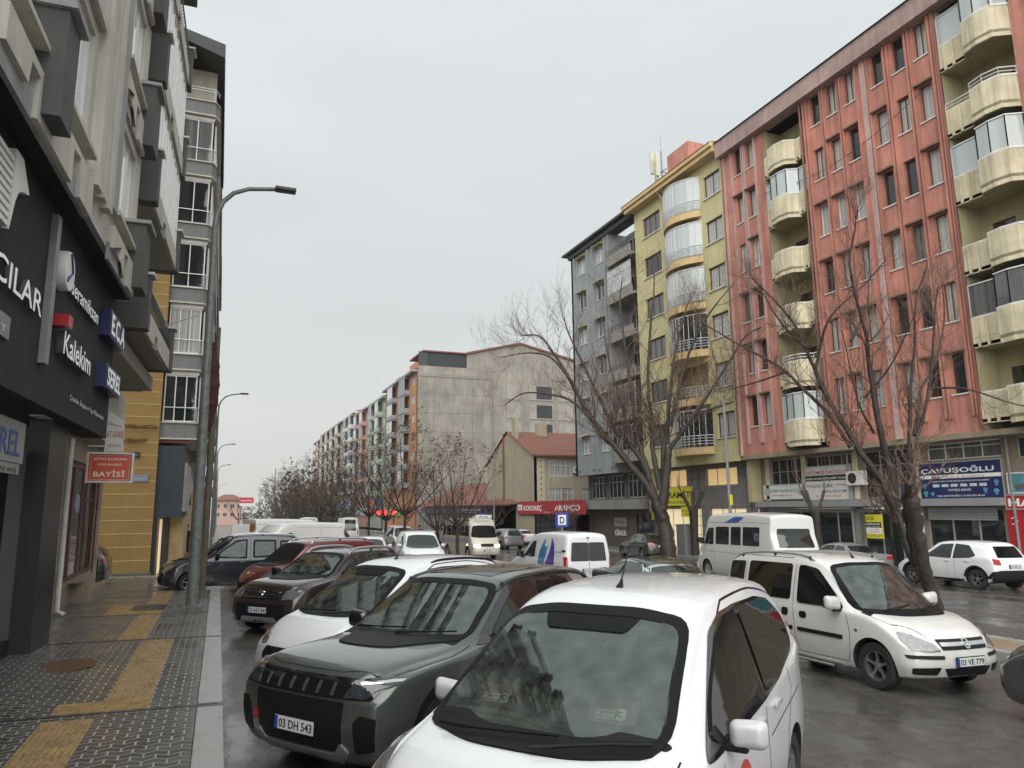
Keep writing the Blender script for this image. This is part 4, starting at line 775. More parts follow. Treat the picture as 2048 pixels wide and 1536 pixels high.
b=B.mb(); b.box(-3.42,-3.1,22.0,22.5,-.1,.55).box(-3.42,-3.05,22.5,25.3,-.1,.22).box(-3.45,-3.15,21.4,23.2,.56,.62); B.part(b,'doorstep',M['marb'])
b=B.mb(); b.box(-8,-2.95,16.9,25.9,4.2,5.9); B.part(b,'upper_wall',M['lcream'])
b=B.mb(); b.lathe([(.001,0.03),(.22,.03),(.26,0)],c=(-3.30,21.0,2.5),n=20); B.part(b,'window_emblem',mat('emblem_mixed',(.3,.35,.45),.5,var=.8,vs=7))
RS=mat('sign_orange_red',(.55,.085,.03),.4,var=.05)
t=thing('projecting_sign','orange red projecting sign reading BİTKİ KORUMA ÜRÜNLERİ BAYİSİ','shop sign',(-2.9,19.5,3.03)); b=MB((-2.9,19.5,3.03)); b.box(-2.9,-2.0,19.5,19.62,3.03,3.66); b.build('board',RS,t)
b=MB((-2.9,19.5,3.03)); 
for q in ((-2.94,-1.96,2.99,3.03),(-2.94,-1.96,3.66,3.70),(-2.94,-2.9,3.03,3.66),(-2.0,-1.96,3.03,3.66)): b.box(q[0],q[1],19.46,19.66,q[2],q[3])
for q in ((-2.86,-2.04,3.06,3.068),(-2.86,-2.04,3.622,3.63),(-2.86,-2.852,3.06,3.63),(-2.048,-2.04,3.06,3.63)): b.box(q[0],q[1],19.492,19.499,q[2],q[3])
b.tube([(-2.6,19.56,3.7),(-2.6,19.56,3.85),(-2.95,19.56,3.85)],.015,5); b.build('frame',M['sill'],t)
for s,x,z,w_,h in (('BİTKİ KORUMA',-2.80,3.515,.70,.075),('ÜRÜNLERİ',-2.71,3.39,.50,.065),('BAYİSİ',-2.79,3.13,.66,.16)): text(s,1,(x+2.9,-.004,z-3.03),(1,0,0),UP,wht,t,width=w_,height=h,ext=.003,bold=.002 if h<.1 else .008)
t=thing('projecting_sign','white projecting sign with red letters ODASI above the orange red sign','shop sign',(-2.75,20.6,3.8)); b=MB(); b.add([(0,0,0),(.42,0,0),(.40,0,.78),(.03,0,1.05),(0,.08,0),(.42,.08,0),(.40,.08,.78),(.03,.08,1.05)],[(0,1,2,3),(4,5,6,7),(0,1,5,4),(1,2,6,5),(2,3,7,6),(3,0,4,7)]); b.build('board',sw,t); text('AT ODASI',1,(.03,-.004,.36),(1,0,0),UP,red,t,width=.36,height=.16,ext=.003); text('ZİRAAT',1,(.05,-.004,.68),(1,0,-.25),UP,red,t,width=.3,height=.07,ext=.002); text('AFYON',1,(.06,-.004,.12),(1,0,0),UP,red,t,width=.3,height=.06,ext=.002)
# ochre block
B=Bld('ochre rendered side wall and grey bay front of the tall block beyond the alley',-2.4,31.8,group='apartment blocks on the left')
M['ochre']=mat('ochre_render',(.30,.19,.062),.75,var=.15,vs=.8,bump=.2,bs=60,streak=.12)
b=B.mb(); b.box(-12,-2.37,31.8,44,-.4,22.6); B.part(b,'wall',M['ochre'])
b=B.mb()
for z in np.arange(.45,22,.505): b.box(-12,-2.368,31.788,31.799,z,z+.022)
B.part(b,'wall_joint',mat('joint_gold',(.62,.50,.22),.6,var=.1))
b=B.mb(); b.box(-12,-2.3,31.5,31.79,-.4,.0); B.part(b,'plinth',M['concd'])
br=mat('letter_bronze',(.20,.10,.03),.5,.3,var=.1); 
text('ÇETİNGÜL',1,(-1.55,-.05,5.55),(1,0,0),UP,br,B.root,width=1.55,height=.22,ext=.03,bold=.006); text('İNŞAAT',1,(-1.35,-.05,5.02),(1,0,0),UP,br,B.root,width=.95,height=.22,ext=.03,bold=.006)
lv=[5.83+2.83*k for k in range(6)]; bay=mat('bay_grey_render',(.20,.20,.20),.85,var=.12,vs=1,streak=.15,bump=.3)
for i,z in enumerate(lv):
    o=B.mb(); o.prism([(-2.36,31.9),(-1.05,31.9),(-.88,32.3),(-.88,38),(-2.36,38)],'z',z-.62,z-.02); B.part(o,'bay_band',bay)
    o=B.mb(); o.prism([(-2.36,31.84),(-1.02,31.84),(-.84,32.28),(-.84,38),(-2.36,38)],'z',z-.68,z-.62); o.prism([(-2.36,31.84),(-1.02,31.84),(-.84,32.28),(-.84,38),(-2.36,38)],'z',z-.019,z+.02); B.part(o,'bay_moulding',M['lcream'])
    if i<5:
        window(B,32.0,1,-2.3,-1.1,z+.05,z+1.95,3 if i<2 else 2,'upvc',['wd','wc','wd','wd','wg'][i] if i!=1 else 'wc',.02,face='y',name='bay_window',fw=.045)
        window(B,-1.0,-1,32.3,37.8,z+.05,z+1.95,6,'upvc','wb',0,name='bay_window',fw=.045)
        o=B.mb(); o.box(-2.3,-1.05,31.96,32.0,z+1.96,z+2.1).box(-2.3,-1.0,32.0,38,z+2.10,z+2.2); B.part(o,'shutter_box',M['sill'])
    else: o=B.mb(); o.box(-2.36,-1.1,33.2,33.3,z,z+2.2); B.part(o,'balcony_back',M['lcream'])
    f=B.mb(); 
    for zz in (z+.62,z+.5) if i>4 else (z+.62,): f.tube([(-2.33,31.93,zz),(-1.05,31.93,zz),(-.9,32.3,zz)],.02,5)
    for x in (-1.06,-1.12,-2.3): f.tube([(x,31.93,z),(x,31.93,z+.62)],.015,5)
    B.part(f,'bay_railing',M['metal'])
    o=B.mb(); o.box(-2.36,-1.1,32.02,32.1,z-.80,z-.68); B.part(o,'salmon_trim',mat('trim_salmon',(.38,.17,.12),.8,var=.1))
b=B.mb(); b.prism([(-12,22.6),(-12,23.4),(-2.5,23.15),(-.8,22.75),(-.8,22.1),(-2.36,22.6)],'y',31.7,46); B.part(b,'roof',M['roofd'])
b=B.mb(); b.box(-2.36,-.95,38,46,5.1,22.3); B.part(b,'wall',bay); b=B.mb(); b.box(-1.0,-.93,45,46,5,22.9); B.part(b,'edge_strip',mat('trim_brown',(.22,.13,.11),.8,var=.1))
b=B.mb(); b.box(-2.36,-1.42,31.9,38,2.07,4.9); B.part(b,'shop_fascia',mat('fascia_slate_blue',(.032,.042,.055),.6,var=.12))
b=B.mb(); b.box(-2.36,-2.2,31.85,32.1,-.3,2.07); B.part(b,'post',M['anthp']); b=B.mb(); b.box(-2.15,-2.13,32.2,37.8,-.1,2.0); B.part(b,'shop_window',LITW)
for y in (33.2,34.6,36.0): b=B.mb(); b.box(-2.12,-2.0,y,y+.35,-.2,2.06); B.part(b,'shop_mullion',M['anthp'])
b=B.mb(); b.box(-1.415,-1.33,33,37.9,2.3,4.3); b2=B.part(b,'sign_panel',mat('panel_pale',(.40,.40,.39),.6,var=.4,vs=1.5)); 
b=B.mb(); b.box(-2.3,-1.5,38,50,-.3,2.6); B.part(b,'shop_wall',mat('shop_warm',(.45,.36,.2),.6,var=.3))
t=thing('wall_plate','black apartment name plate on the ochre wall','plate',(-3.0,31.78,4.5)); MB().box(-.42,0,-.02,0,-.11,.11).build('board',M['anthp'],t); text('APT',1,(-.25,-.024,-.06),(1,0,0),UP,mat('letter_gold',(.4,.34,.2),.4,var=0),t,width=.2,height=.1,ext=.002)
t=thing('wall_plate','blue grey street name plate on the ochre wall','plate',(-2.92,31.78,3.6)); MB().box(-.27,.27,-.02,0,-.13,.13).build('board',mat('plate_bluegrey',(.22,.27,.36),.4,var=.15),t); text('ÇAVUŞOĞLU SK.',1,(-.2,-.024,-.03),(1,0,0),UP,wht,t,width=.4,height=.05,ext=.002)
# blocks further along the left
for k,(ya,yb,xo,zt_,mm,lab) in enumerate(((46.2,61,-.95,21.8,M['lcream'],'cream block edge seen past the lamp post on the left'),(61.2,78,-.95,22.6,sp_,'pinkish block edge far along the left pavement'),(78.2,100,-1.0,17.5,M['lcream'],'cream block edge farther along the left pavement'),(100.2,140,-1.1,16,M['greyr'],'last grey block on the left of the street'))):
    B=Bld(lab,-2,ya,group='apartment blocks on the left'); b=B.mb(); b.box(-14,xo-.8,ya,yb,-1,zt_); B.part(b,'wall',mm)
    for z in np.arange(5,zt_-2,2.95): b=B.mb(); b.box(xo-.8,xo,ya+.3,yb-2,z-.3,z+.75); B.part(b,'balcony_parapet',pick(M['lcream'],M['lmid'],bay)); window(B,ya,-1,xo-2.6,xo-.9,z+.9,z+2.2,2,'upvc','wd',.02,face='y')
    b=B.mb(); b.box(-14,xo+.1,ya-.2,yb,zt_,zt_+.3); B.part(b,'eaves',M['fasc'])
    b=B.mb(); b.box(xo-.6,xo-.35,ya,yb-1,2.2,3.4); B.part(b,'shop_fascia',mat('far_fascia_%d'%k,[(.5,.35,.1),(.35,.37,.5),(.3,.06,.05),(.4,.4,.4)][k],.5,var=.3))
t=thing('hanging_sign','lit blue and white vertical sign far along the left pavement','shop sign',(-.9,52,2.2)); MB().box(-.35,.35,-.05,.05,0,3.0).build('board',emis('blue_lit',(.55,.6,.95),1.1),t); [MB().box(-.2,.2,-.07,-.052,.4+.8*k,.8+.8*k).build('letter',sb,t) for k in range(3)]
t=thing('hanging_sign','small yellow sign beside the lit blue and white sign','shop sign',(-1.0,44,1.3)); MB().box(-.2,.25,-.05,.05,0,1.5).build('board',sy,t); text('EMLAK',.2,(-.15,-.055,.7),(1,0,0),UP,ink,t,width=.35,height=.12)
# house and hoarding at the end of the street
B=Bld('distant pink house with red hip roof at the end of the street',-2,300,'house','house'); b=B.mb(); b.box(-2,8.5,300,312,-8,6.3); B.part(b,'wall',mat('distant_pink',(.42,.27,.24),.9,var=.1)); b=B.mb(); b.add([(-2.7,299,6.3),(9.2,299,6.3),(9.2,313,6.3),(-2.7,313,6.3),(1.5,306,8.6),(5,306,8.6)],[(0,1,5,4),(1,2,5),(2,3,4,5),(3,0,4)]); B.part(b,'roof',M['tile'])
for k in range(4):
    for z in (.2,3.4): window(B,300,-1,-1.2+2.6*k,.2+2.6*k,z,z+1.5,2,'upvc','wd',.1,face='y')
t=thing('hoarding','red and white roadside hoarding at the end of the street','billboard',(5.8,180,-2.3)); MB().box(-1.5,1.5,0,.3,6.3,7.6).build('board',sr,t); MB().box(-1.5,1.5,0,.3,5.7,6.3).build('lower_board',sw,t); MB().box(-1.4,-1.2,.1,.3,0,5.7).box(1.2,1.4,.1,.3,0,5.7).build('post',M['pipeg'],t); text('GÜLLÜOĞLU',1,(-1.3,-.02,6.7),(1,0,0),UP,wht,t,width=2.6,height=.5)
# ---------------------------------------------------------------- vehicles
def pch(pts,xs):
    """monotone cubic through (x,y) points"""
    px=np.array([p[0] for p in pts],float); py=np.array([p[1] for p in pts],float); xs=np.asarray(xs,float)
    if len(px)==1: return np.full(len(xs),py[0])
    h=np.diff(px); d=np.diff(py)/h; m=np.zeros(len(px)); m[0]=d[0]; m[-1]=d[-1]
    for i in range(1,len(px)-1):
        if d[i-1]*d[i]>0:
            w1=2*h[i]+h[i-1]; w2=h[i]+2*h[i-1]; m[i]=(w1+w2)/(w1/d[i-1]+w2/d[i])
    x=np.clip(xs,px[0],px[-1]); i=np.clip(np.searchsorted(px,x,side='right')-1,0,len(h)-1)
    t=(x-px[i])/h[i]
    return py[i]*(2*t**3-3*t**2+1)+m[i]*h[i]*(t**3-2*t**2+t)+py[i+1]*(-2*t**3+3*t**2)+m[i+1]*h[i]*(t**3-t**2)
def catmull(P,sub):
    P=np.array(P,float); out=[]; n=len(P)
    for i in range(n-1):
        p0=P[i-1] if i>0 else 2*P[0]-P[1]; p1=P[i]; p2=P[i+1]; p3=P[i+2] if i+2<n else 2*P[-1]-P[-2]
        for k in range(sub):
            t=k/sub; out.append(.5*((2*p1)+(p2-p0)*t+(2*p0-5*p1+4*p2-p3)*t*t+(3*p1-p0-3*p2+p3)*t**3))
    out.append(P[-1]); return np.array(out)
def rp(pts,r=.04,n=4):
    """round the corners of a polygon"""
    out=[]; m=len(pts)
    for i in range(m):
        p=Vector(pts[i]); a=Vector(pts[i-1])-p; b=Vector(pts[(i+1)%m])-p
        d=min(r,a.length*.45,b.length*.45)
        if a.length<1e-6 or b.length<1e-6: continue
        A=p+a.normalized()*d; B=p+b.normalized()*d
        for k in range(n+1):
            t=k/n; q=A*(1-t)**2+p*2*t*(1-t)+B*t*t; out.append((q.x,q.y))
    o2=[out[0]]
    for q in out[1:]:
        if (Vector(q)-Vector(o2[-1])).length>2e-4: o2.append(q)
    if (Vector(o2[0])-Vector(o2[-1])).length<2e-4: o2.pop()
    return o2
def strip(pts,w):
    """a polyline as a thin polygon"""
    P=[Vector(p) for p in pts]; L=[];Rr=[]
    for i,p in enumerate(P):
        t=(P[min(i+1,len(P)-1)]-P[max(i-1,0)]).normalized(); n=Vector((-t.y,t.x))*w/2; L.append((p+n)); Rr.append(p-n)
    return [(q.x,q.y) for q in L]+[(q.x,q.y) for q in reversed(Rr)]
def arc(cx,cy,r,a0,a1,n=14): return [(cx+r*math.cos(R(a0+(a1-a0)*k/n)),cy+r*math.sin(R(a0+(a1-a0)*k/n))) for k in range(n+1)]
class Body:
    def __init__(s,sp,deg=None):
        L=sp['L']; hw=sp['hw']; s.L=L; s.hw=hw; s.sp=sp
        ys=np.unique(np.concatenate([[0,.012,.035,.07,.12,.2],np.linspace(.28,L-.28,int(sp.get('nu',46))),[L-.2,L-.12,L-.07,L-.035,L-.012,L]]))
        zc=pch(sp['zc'],ys); zr=pch(sp['zr'],ys); wr=pch(sp['wr'],ys); zs=pch(sp['zs'],ys); ws=pch(sp['ws'],ys); zb=pch(sp.get('zb',[(0,.24),(.5,.2),(L-.5,.22),(L,.3)]),ys)
        inf=sp.get('inset',.06)
        rings=[]
        for i,y in enumerate(ys):
            e=min(y,L-y); q=max(0,1-e/.12); ins=inf*(1-math.sqrt(max(0,1-q*q)))
            W=ws[i]-ins; B=zb[i]+ins*.6; C=zc[i]-ins; Zr=min(zr[i],zc[i]-.006)-ins*.9; Wr=min(wr[i],W-.01)-ins*.5; Zs=min(zs[i],Zr-.012)
            zm=B+.42*(Zs-B); bul=sp.get('bulge',.03)
            h=Zr-Zs
            P=[(0,B+.01),(W*.7,B),(W*.93,B+.015),(W*.985,B+.07),(W+bul*.6,zm),(W+bul*.35,Zs-.16*(Zs-B)),(W,Zs),
               (W+(Wr-W)*.36+.012*min(1,h/.3),Zs+h*.36),(W+(Wr-W)*.75+.016*min(1,h/.3),Zs+h*.75),(Wr+.006,Zr-.2*min(.1,h)),(Wr*.93,Zr+.42*(C-Zr)),(Wr*.72,Zr+.76*(C-Zr)),(Wr*.38,Zr+.96*(C-Zr)),(0,C)]
            rings.append(catmull(P,4))
        Rg=np.array(rings); nu,nv=Rg.shape[0],Rg.shape[1]
        Xg=Rg[:,:,0]; Xg[:,0]=0; Xg[:,-1]=0; Zg_=Rg[:,:,1]; Yg=np.repeat(ys[:,None],nv,1)
        vs=[]; fs=[]; idx={}
        def dfm(x,y,z):
            ax=abs(x)/hw
            f=max(0,1-y/sp.get('fl',.9))**2
            fz=pch(sp.get('fz',[(.2,.06),(.45,0),(.6,.01),(.9,.14),(1.3,.3)]),[z])[0]
            y2=y+f*(sp.get('fb',.16)*ax**2.6+fz)
            f=max(0,1-(L-y)/sp.get('rl',.7))**2
            rz=pch(sp.get('rz',[(.25,.05),(.5,0),(.9,.03),(1.4,.12),(1.8,.3)]),[z])[0]
            return (x,y2-f*(sp.get('rb',.08)*ax**2.4+rz),z)
        for i in range(nu):
            for j in range(nv):
                idx[(i,j,1)]=len(vs); vs.append(dfm(Xg[i,j],Yg[i,j],Zg_[i,j]))
                if 0<j<nv-1: idx[(i,j,-1)]=len(vs); vs.append(dfm(-Xg[i,j],Yg[i,j],Zg_[i,j]))
                else: idx[(i,j,-1)]=idx[(i,j,1)]
        for i in range(nu-1):
            for j in range(nv-1):
                for sg in (1,-1):
                    f=(idx[(i,j,sg)],idx[(i+1,j,sg)],idx[(i+1,j+1,sg)],idx[(i,j+1,sg)]); fs.append(f if sg==1 else f[::-1])
        mC=10
        for i in (0,nu-1):
            col=[]
            for j in range(nv):
                row=[idx[(i,j,-1)]]
                if 0<j<nv-1:
                    for k in range(1,mC):
                        t=k/mC; x=Xg[i,j]*(2*t-1); row.append(len(vs)); vs.append(dfm(x,Yg[i,j],Zg_[i,j]))
                    row.append(idx[(i,j,1)])
                col.append(row)
            for j in range(nv-1):
                a,b=col[j],col[j+1]
                if len(a)==1: fs+= [(a[0],b[k],b[k+1]) for k in range(len(b)-1)]
                elif len(b)==1: fs+= [(a[k],a[k+1],b[0]) for k in range(len(a)-1)]
                else: fs+= [(a[k],a[k+1],b[k+1],b[k]) for k in range(len(a)-1)]
        me=bpy.data.meshes.new('body'); me.from_pydata(vs,[],fs); me.validate()
        bm=bmesh.new(); bm.from_mesh(me); bmesh.ops.remove_doubles(bm,verts=bm.verts,dist=1e-6); bmesh.ops.recalc_face_normals(bm,faces=bm.faces)
        s.bvh=BVHTree.FromBMesh(bm); bm.to_mesh(me); bm.free(); s.me=me
    def cast(s,a,b,ax):
        o,d={'x+':((4,a,b),(-1,0,0)),'x-':((-4,a,b),(1,0,0)),'y-':((a,-4,b),(0,1,0)),'y+':((a,s.L+4,b),(0,-1,0)),'z+':((a,b,5),(0,0,-1))}[ax]
        return s.bvh.ray_cast(Vector(o),Vector(d))
    def decal(s,name,poly,ax,m,parent,off=.004,res=.06,skirt=True):
        bm=bmesh.new()
        ring=isinstance(poly,tuple)
        if ring:
            n_=len(poly[0]); poly_f=[(i,(i+1)%n_,n_+(i+1)%n_,n_+i) for i in range(n_)]; poly=list(poly[0])+list(poly[1]); tri=poly_f
        else: tri=tessellate_polygon([[Vector((p[0],p[1],0)) for p in poly]])
        bv=[bm.verts.new((p[0],p[1],0)) for p in poly]
        for t in tri:
            if len(set(t))>=3:
                try: bm.faces.new([bv[i] for i in t])
                except ValueError: pass
        xs=[p[0] for p in poly]; zs=[p[1] for p in poly]
        for lo,hi,no in ((min(xs),max(xs),(1,0,0)),(min(zs),max(zs),(0,1,0))):
            n=int((hi-lo)/res)
            for k in range(1,n+1):
                c=lo+(hi-lo)*k/(n+1); bmesh.ops.bisect_plane(bm,geom=bm.verts[:]+bm.edges[:]+bm.faces[:],plane_co=Vector(no)*c,plane_no=Vector(no),dist=1e-6)
        bad=[]; nrm={}
        for v in bm.verts:
            h=s.cast(v.co.x,v.co.y,ax)
            if h[0] is None: bad.append(v); continue
            nrm[v]=h[1]; v.co=h[0]+h[1]*off
        bmesh.ops.delete(bm,geom=bad,context='VERTS')
        if ((name=='windscreen' and off<.0015) or name=='side_window') and len(bm.verts)>24:
            # glass is one smooth sheet: fit a low-order surface through the cast points
            k=1 if ax[0]=='y' else 0; o_=[i for i in (0,1,2) if i!=k]
            P_=np.array([v.co[:] for v in bm.verts]); a_=P_[:,o_[0]]-P_[:,o_[0]].mean(); c_=P_[:,o_[1]]-P_[:,o_[1]].mean()
            A_=np.stack([a_**i*c_**j for i in range(3) for j in range(3) if i+j<3 and not(k==1 and i%2)],1)
            co_,_,_,_=np.linalg.lstsq(A_,P_[:,k],rcond=None); F_=A_@co_; sg_={'y-':-1,'y+':1,'x+':1,'x-':-1}[ax]; d_=((P_[:,k]-F_)*sg_).max()
            F_=F_+sg_*min(max(d_+.002,0),.03)*(1 if off>.002 else .35)
            for v,q in zip(bm.verts,F_): v.co[k]=q
        if skirt and off>.0015:
            ed=[e for e in bm.edges if e.is_boundary]
            r=bmesh.ops.extrude_edge_only(bm,edges=ed)
            mp={}
            for e in r['geom']:
                if isinstance(e,bmesh.types.BMVert):
                    h=s.bvh.find_nearest(e.co); 
                    if h[0] is not None: e.co=e.co-h[1]*(off+.003)
        bmesh.ops.recalc_face_normals(bm,faces=bm.faces)
        me=bpy.data.meshes.new(name); bm.to_mesh(me); bm.free()
        me.shade_smooth(); me.set_sharp_from_angle(angle=R(50))
        return link(name,me,m,parent)
def apply_bool(me,cuts,mats):
    ob=bpy.data.objects.new('tmp',me); COL.objects.link(ob)
    for m in mats: me.materials.append(m)
    cs=[]
    for c in cuts:
        for m in mats: c.materials.append(m)
        for p in c.polygons: p.material_index=1
        o=bpy.data.objects.new('cut',c); COL.objects.link(o); cs.append(o)
        md=ob.modifiers.new('b','BOOLEAN'); md.operation='DIFFERENCE'; md.solver='EXACT'; md.object=o
    dg=bpy.context.evaluated_depsgraph_get(); dg.update()
    r=bpy.data.meshes.new_from_object(ob.evaluated_get(dg))
    bpy.data.objects.remove(ob)
    for o in cs: bpy.data.objects.remove(o)
    r.shade_smooth(); r.set_sharp_from_angle(angle=R(32))
    return r
def wheel(parent,x,y,r,side,style='five',w=.2,rimr=None,rm=None):
    """wheel > tyre, rim ; side +1 faces +x"""
    rr=rimr or r*.64
    o=MB().lathe([(0,-.02*side),(rr*.9,-.02*side),(rr*.9,-.1*side),(0,-.1*side)],n=20).build('wheel',M['wellblack'],parent,30,loc=(x,y,r))
    h=w/2
    MB().lathe([(rr*.97,-h*side),(r*.9,-h*side),(r*.985,-h*.8*side),(r,-h*.4*side),(r,h*.4*side),(r*.985,h*.75*side),(r*.93,h*side),(rr*1.02,h*.96*side),(rr*.97,h*.8*side)],n=32).build('tyre',M['rubber'],o,40)
    m=MB(); t0=h*.78*side
    m.lathe([(rr*.99,-h*.4*side),(rr*.99,t0),(rr*.93,t0),(rr*.9,t0-.03*side),(rr*.88,-h*.3*side)],n=32)
    m.lathe([(.001,t0-.012*side),(rr*.17,t0-.015*side),(rr*.2,t0-.04*side),(rr*.2,-.02*side)],n=16)
    k=5 if style=='five' else 7 if style=='seven' else 9
    for i in range(k):
        a=2*math.pi*i/k+.3
        if style=='steel': continue
        wa=.27 if k==5 else .17
        pts=[]
        for rad,ww,dx in ((rr*.12,wa*1.0,-.02),(rr*.55,wa*.55,-.03),(rr*.95,wa*.75 if k==5 else wa*.6,-.006)):
            for q in (-1,1):
                aa=q*ww*rr*.5
                cx_=rad*math.cos(a)-aa*math.sin(a); cz=rad*math.sin(a)+aa*math.cos(a); pts.append((t0+dx*side,cx_,cz))
        back=[(p[0]-.03*side,p[1],p[2]) for p in pts]
        m.add(pts+back,[(0,1,3,2),(2,3,5,4),(0,6,8,2),(2,8,10,4),(1,3,9,7),(3,5,11,9),(4,5,11,10)])
    if style=='steel': m.lathe([(rr*.9,t0-.01*side),(rr*.5,t0+.0*side),(rr*.3,t0-.02*side),(.001,t0-.01*side)],n=24)
    m.build('rim',rm or M['alloy'],o,30)
    return o
def plate(parent,B_,txt,y,z,ax,w=.5,back=False,tilt=0,x=0):
    sg=-1 if not back else 1
    h=B_.cast(x,z,'y-' if not back else 'y+'); yy=(h[0].y if h[0] is not None else y)+sg*.012
    p=MB().box(x-w/2,x+w/2,-.006,.006,-.055,.055).build('number_plate',M['platew'],parent,loc=(0,yy,z))
    MB().box(x-w/2-.012,x+w/2+.012,-.004-.003*sg,.004-.003*sg,-.067,.067).build('plate_holder',M['blackp'],parent,loc=(0,yy,z))
    r=(1,0,0) if not back else (-1,0,0)
    x0=x-w/2 if not back else x+w/2
    s=1 if not back else -1
    MB().box(min(x0,x0+s*.042),max(x0,x0+s*.042),-.0075,.0075,-.054,.054).build('plate_band',M['plateb'],p)
    text(txt,.09,(x0+s*.058,sg*.0075,-.036),r,(0,0,1),M['ink'],p,'plate_lettering',width=w-.075,ext=.001,bold=.001,height=.072)
    return p
def mirror(parent,x,y,z,side,m,s=1.0):
    g=MB().box(-.105*s,.115*s,-.05*s,.055*s,-.075*s,.085*s)
    me=g.mesh('mirror'); b_=bmesh.new(); b_.from_mesh(me); bmesh.ops.remove_doubles(b_,verts=b_.verts,dist=1e-5); bmesh.ops.bevel(b_,geom=list(b_.edges),offset=.045*s,segments=4,affect='EDGES',profile=.5)
    for v in b_.verts:
        k=1-.25*max(0,-v.co.y/(.05*s)); v.co.x*=k; v.co.z=v.co.z*k+.08*v.co.x*side
    b_.to_mesh(me); b_.free(); me.shade_smooth()
    b=link('mirror',me,m,parent,(x+side*.15*s,y,z))
    MB().box(-.085*s,.09*s,.05*s,.058*s,-.055*s,.065*s).build('mirror_glass',M['cglass'],b)
    MB().box(min(0,-.19*s*side),max(0,-.19*s*side),-.03,.035,-.095*s,-.05*s).build('mirror_arm',M['blackp'],b,bevel=.012)
def make_car(name,label,cat,sp,pos,deg,scale=1.0,group=None):
    x,y=pos; L,hw=sp['L'],sp['hw']; th=R(deg)
    root=thing(name,label,cat,group=group)
    up=Vector((.020,.0095,1)).normalized(); q=up.to_track_quat('Z','Y')
    Rm=Matrix(((1,0,0),(0,1,0),(0,0,1))); tiltm=Vector((0,0,1)).rotation_difference(up).to_matrix()
    M3=(tiltm@Matrix.Rotation(th,3,'Z')).to_4x4()
    root.matrix_world=Matrix.Translation((x,y,G(x,y)+sp.get('lift',0)))@M3@Matrix.Scale(scale,4)
    Bd=Body(sp); P=sp['paint']; lod=sp.get('lod',0)
    yf,yr,wr_=sp['wheels'][:3]; trk=sp.get('trk',hw-.11)
    arch=sp.get('arch',.05)
    cuts=[]
    for yy in (yf,yr):
        for sg in (1,-1):
            cuts.append(MB().lathe([(0,0),(wr_+arch,0),(wr_+arch,sg*.5),(0,sg*.5)],c=(sg*(hw-.33),yy,wr_+.005),n=40).mesh('c'))
            bmx=bmesh.new(); bmx.from_mesh(cuts[-1]); bmesh.ops.remove_doubles(bmx,verts=bmx.verts,dist=1e-5); bmesh.ops.recalc_face_normals(bmx,faces=bmx.faces); bmx.to_mesh(cuts[-1]); bmx.free()
    if sp.get('hollow'):
        hb=sp['hollow']  # list of (y,z,w)
        n=len(hb); m=MB(); m.add([(-w_,a,b) for a,b,w_ in hb]+[(w_,a,b) for a,b,w_ in hb],[tuple(range(n)),tuple(range(2*n-1,n-1,-1))]+[(i,(i+1)%n,n+(i+1)%n,n+i) for i in range(n)])
        me=m.mesh('c'); cuts.append(me)
        def pr(poly,ax,t0,t1):
            mm=MB().prism(poly,ax,t0,t1).mesh('c')
            b_=bmesh.new(); b_.from_mesh(mm); bmesh.ops.remove_doubles(b_,verts=b_.verts,dist=1e-6); bmesh.ops.recalc_face_normals(b_,faces=b_.faces); b_.to_mesh(mm); b_.free(); return mm
        cuts.append(pr(hull(inset(sp['wscreen'],.028)),'y',sp['wcut'][0],sp['wcut'][1]))
        for poly in ([] if sp.get('opaque_side') else sp['side']):
            cuts.append(pr(hull(inset(poly,.03)),'x',-1.5,1.5))
    body=apply_bool(Bd.me,cuts,[P,M['wellblack'] if not sp.get('hollow') else M['interior']])
    link('body',body,None,root)
    D=lambda *a,**k: Bd.decal(*a,parent=root,**k) if 'parent' not in k else Bd.decal(*a,**k)
    gm=sp.get('glass',M['cglass']); sgm=sp.get('sglass',gm)
    if sp.get('hollow'): gm=M['cclear']; sgm=sp.get('sglass',M['cclear2']) if sp.get('opaque_side') else M['cclear2']
    # windscreen
    if 'wscreen' in sp:
        if not lod: 
            o=D('windscreen_edge',ring_poly(sp['wscreen'],.036) if sp.get('hollow') else grow(sp['wscreen'],.02),'y-',M['frit'],off=.012,res=.04)
        D('windscreen',inset(sp['wscreen'],.024) if sp.get('hollow') else sp['wscreen'],'y-',gm,off=.005 if not sp.get('hollow') else .001,res=.07,skirt=False)
    for poly in sp.get('sideblack',[]):
        for ax in ('x+','x-'): D('window_surround',poly,ax,M['gloss'],off=.007,res=.05)
    for poly in sp['side']:
        for ax in ('x+','x-'):
            if sp.get('hollow') and not sp.get('opaque_side'): D('window_edge',ring_poly(poly,.045),ax,M['frit'],off=.003,res=.07); D('side_window',inset(poly,.035),ax,sgm,off=.001,res=.08,skirt=False)
            else: D('side_window',poly,ax,sgm,off=.012 if 'sideblack' in sp else .006,res=.08)
    for poly in sp.get('sidepanelglass',[]):
        D('side_window',poly,'x+',sgm,off=.006,res=.08); D('side_window',poly,'x-',sgm,off=.006,res=.08)
    if 'rear' in sp:
        for poly in sp['rear']: D('rear_window',poly,'y+',sp.get('rglass',sgm),off=.006,res=.08)
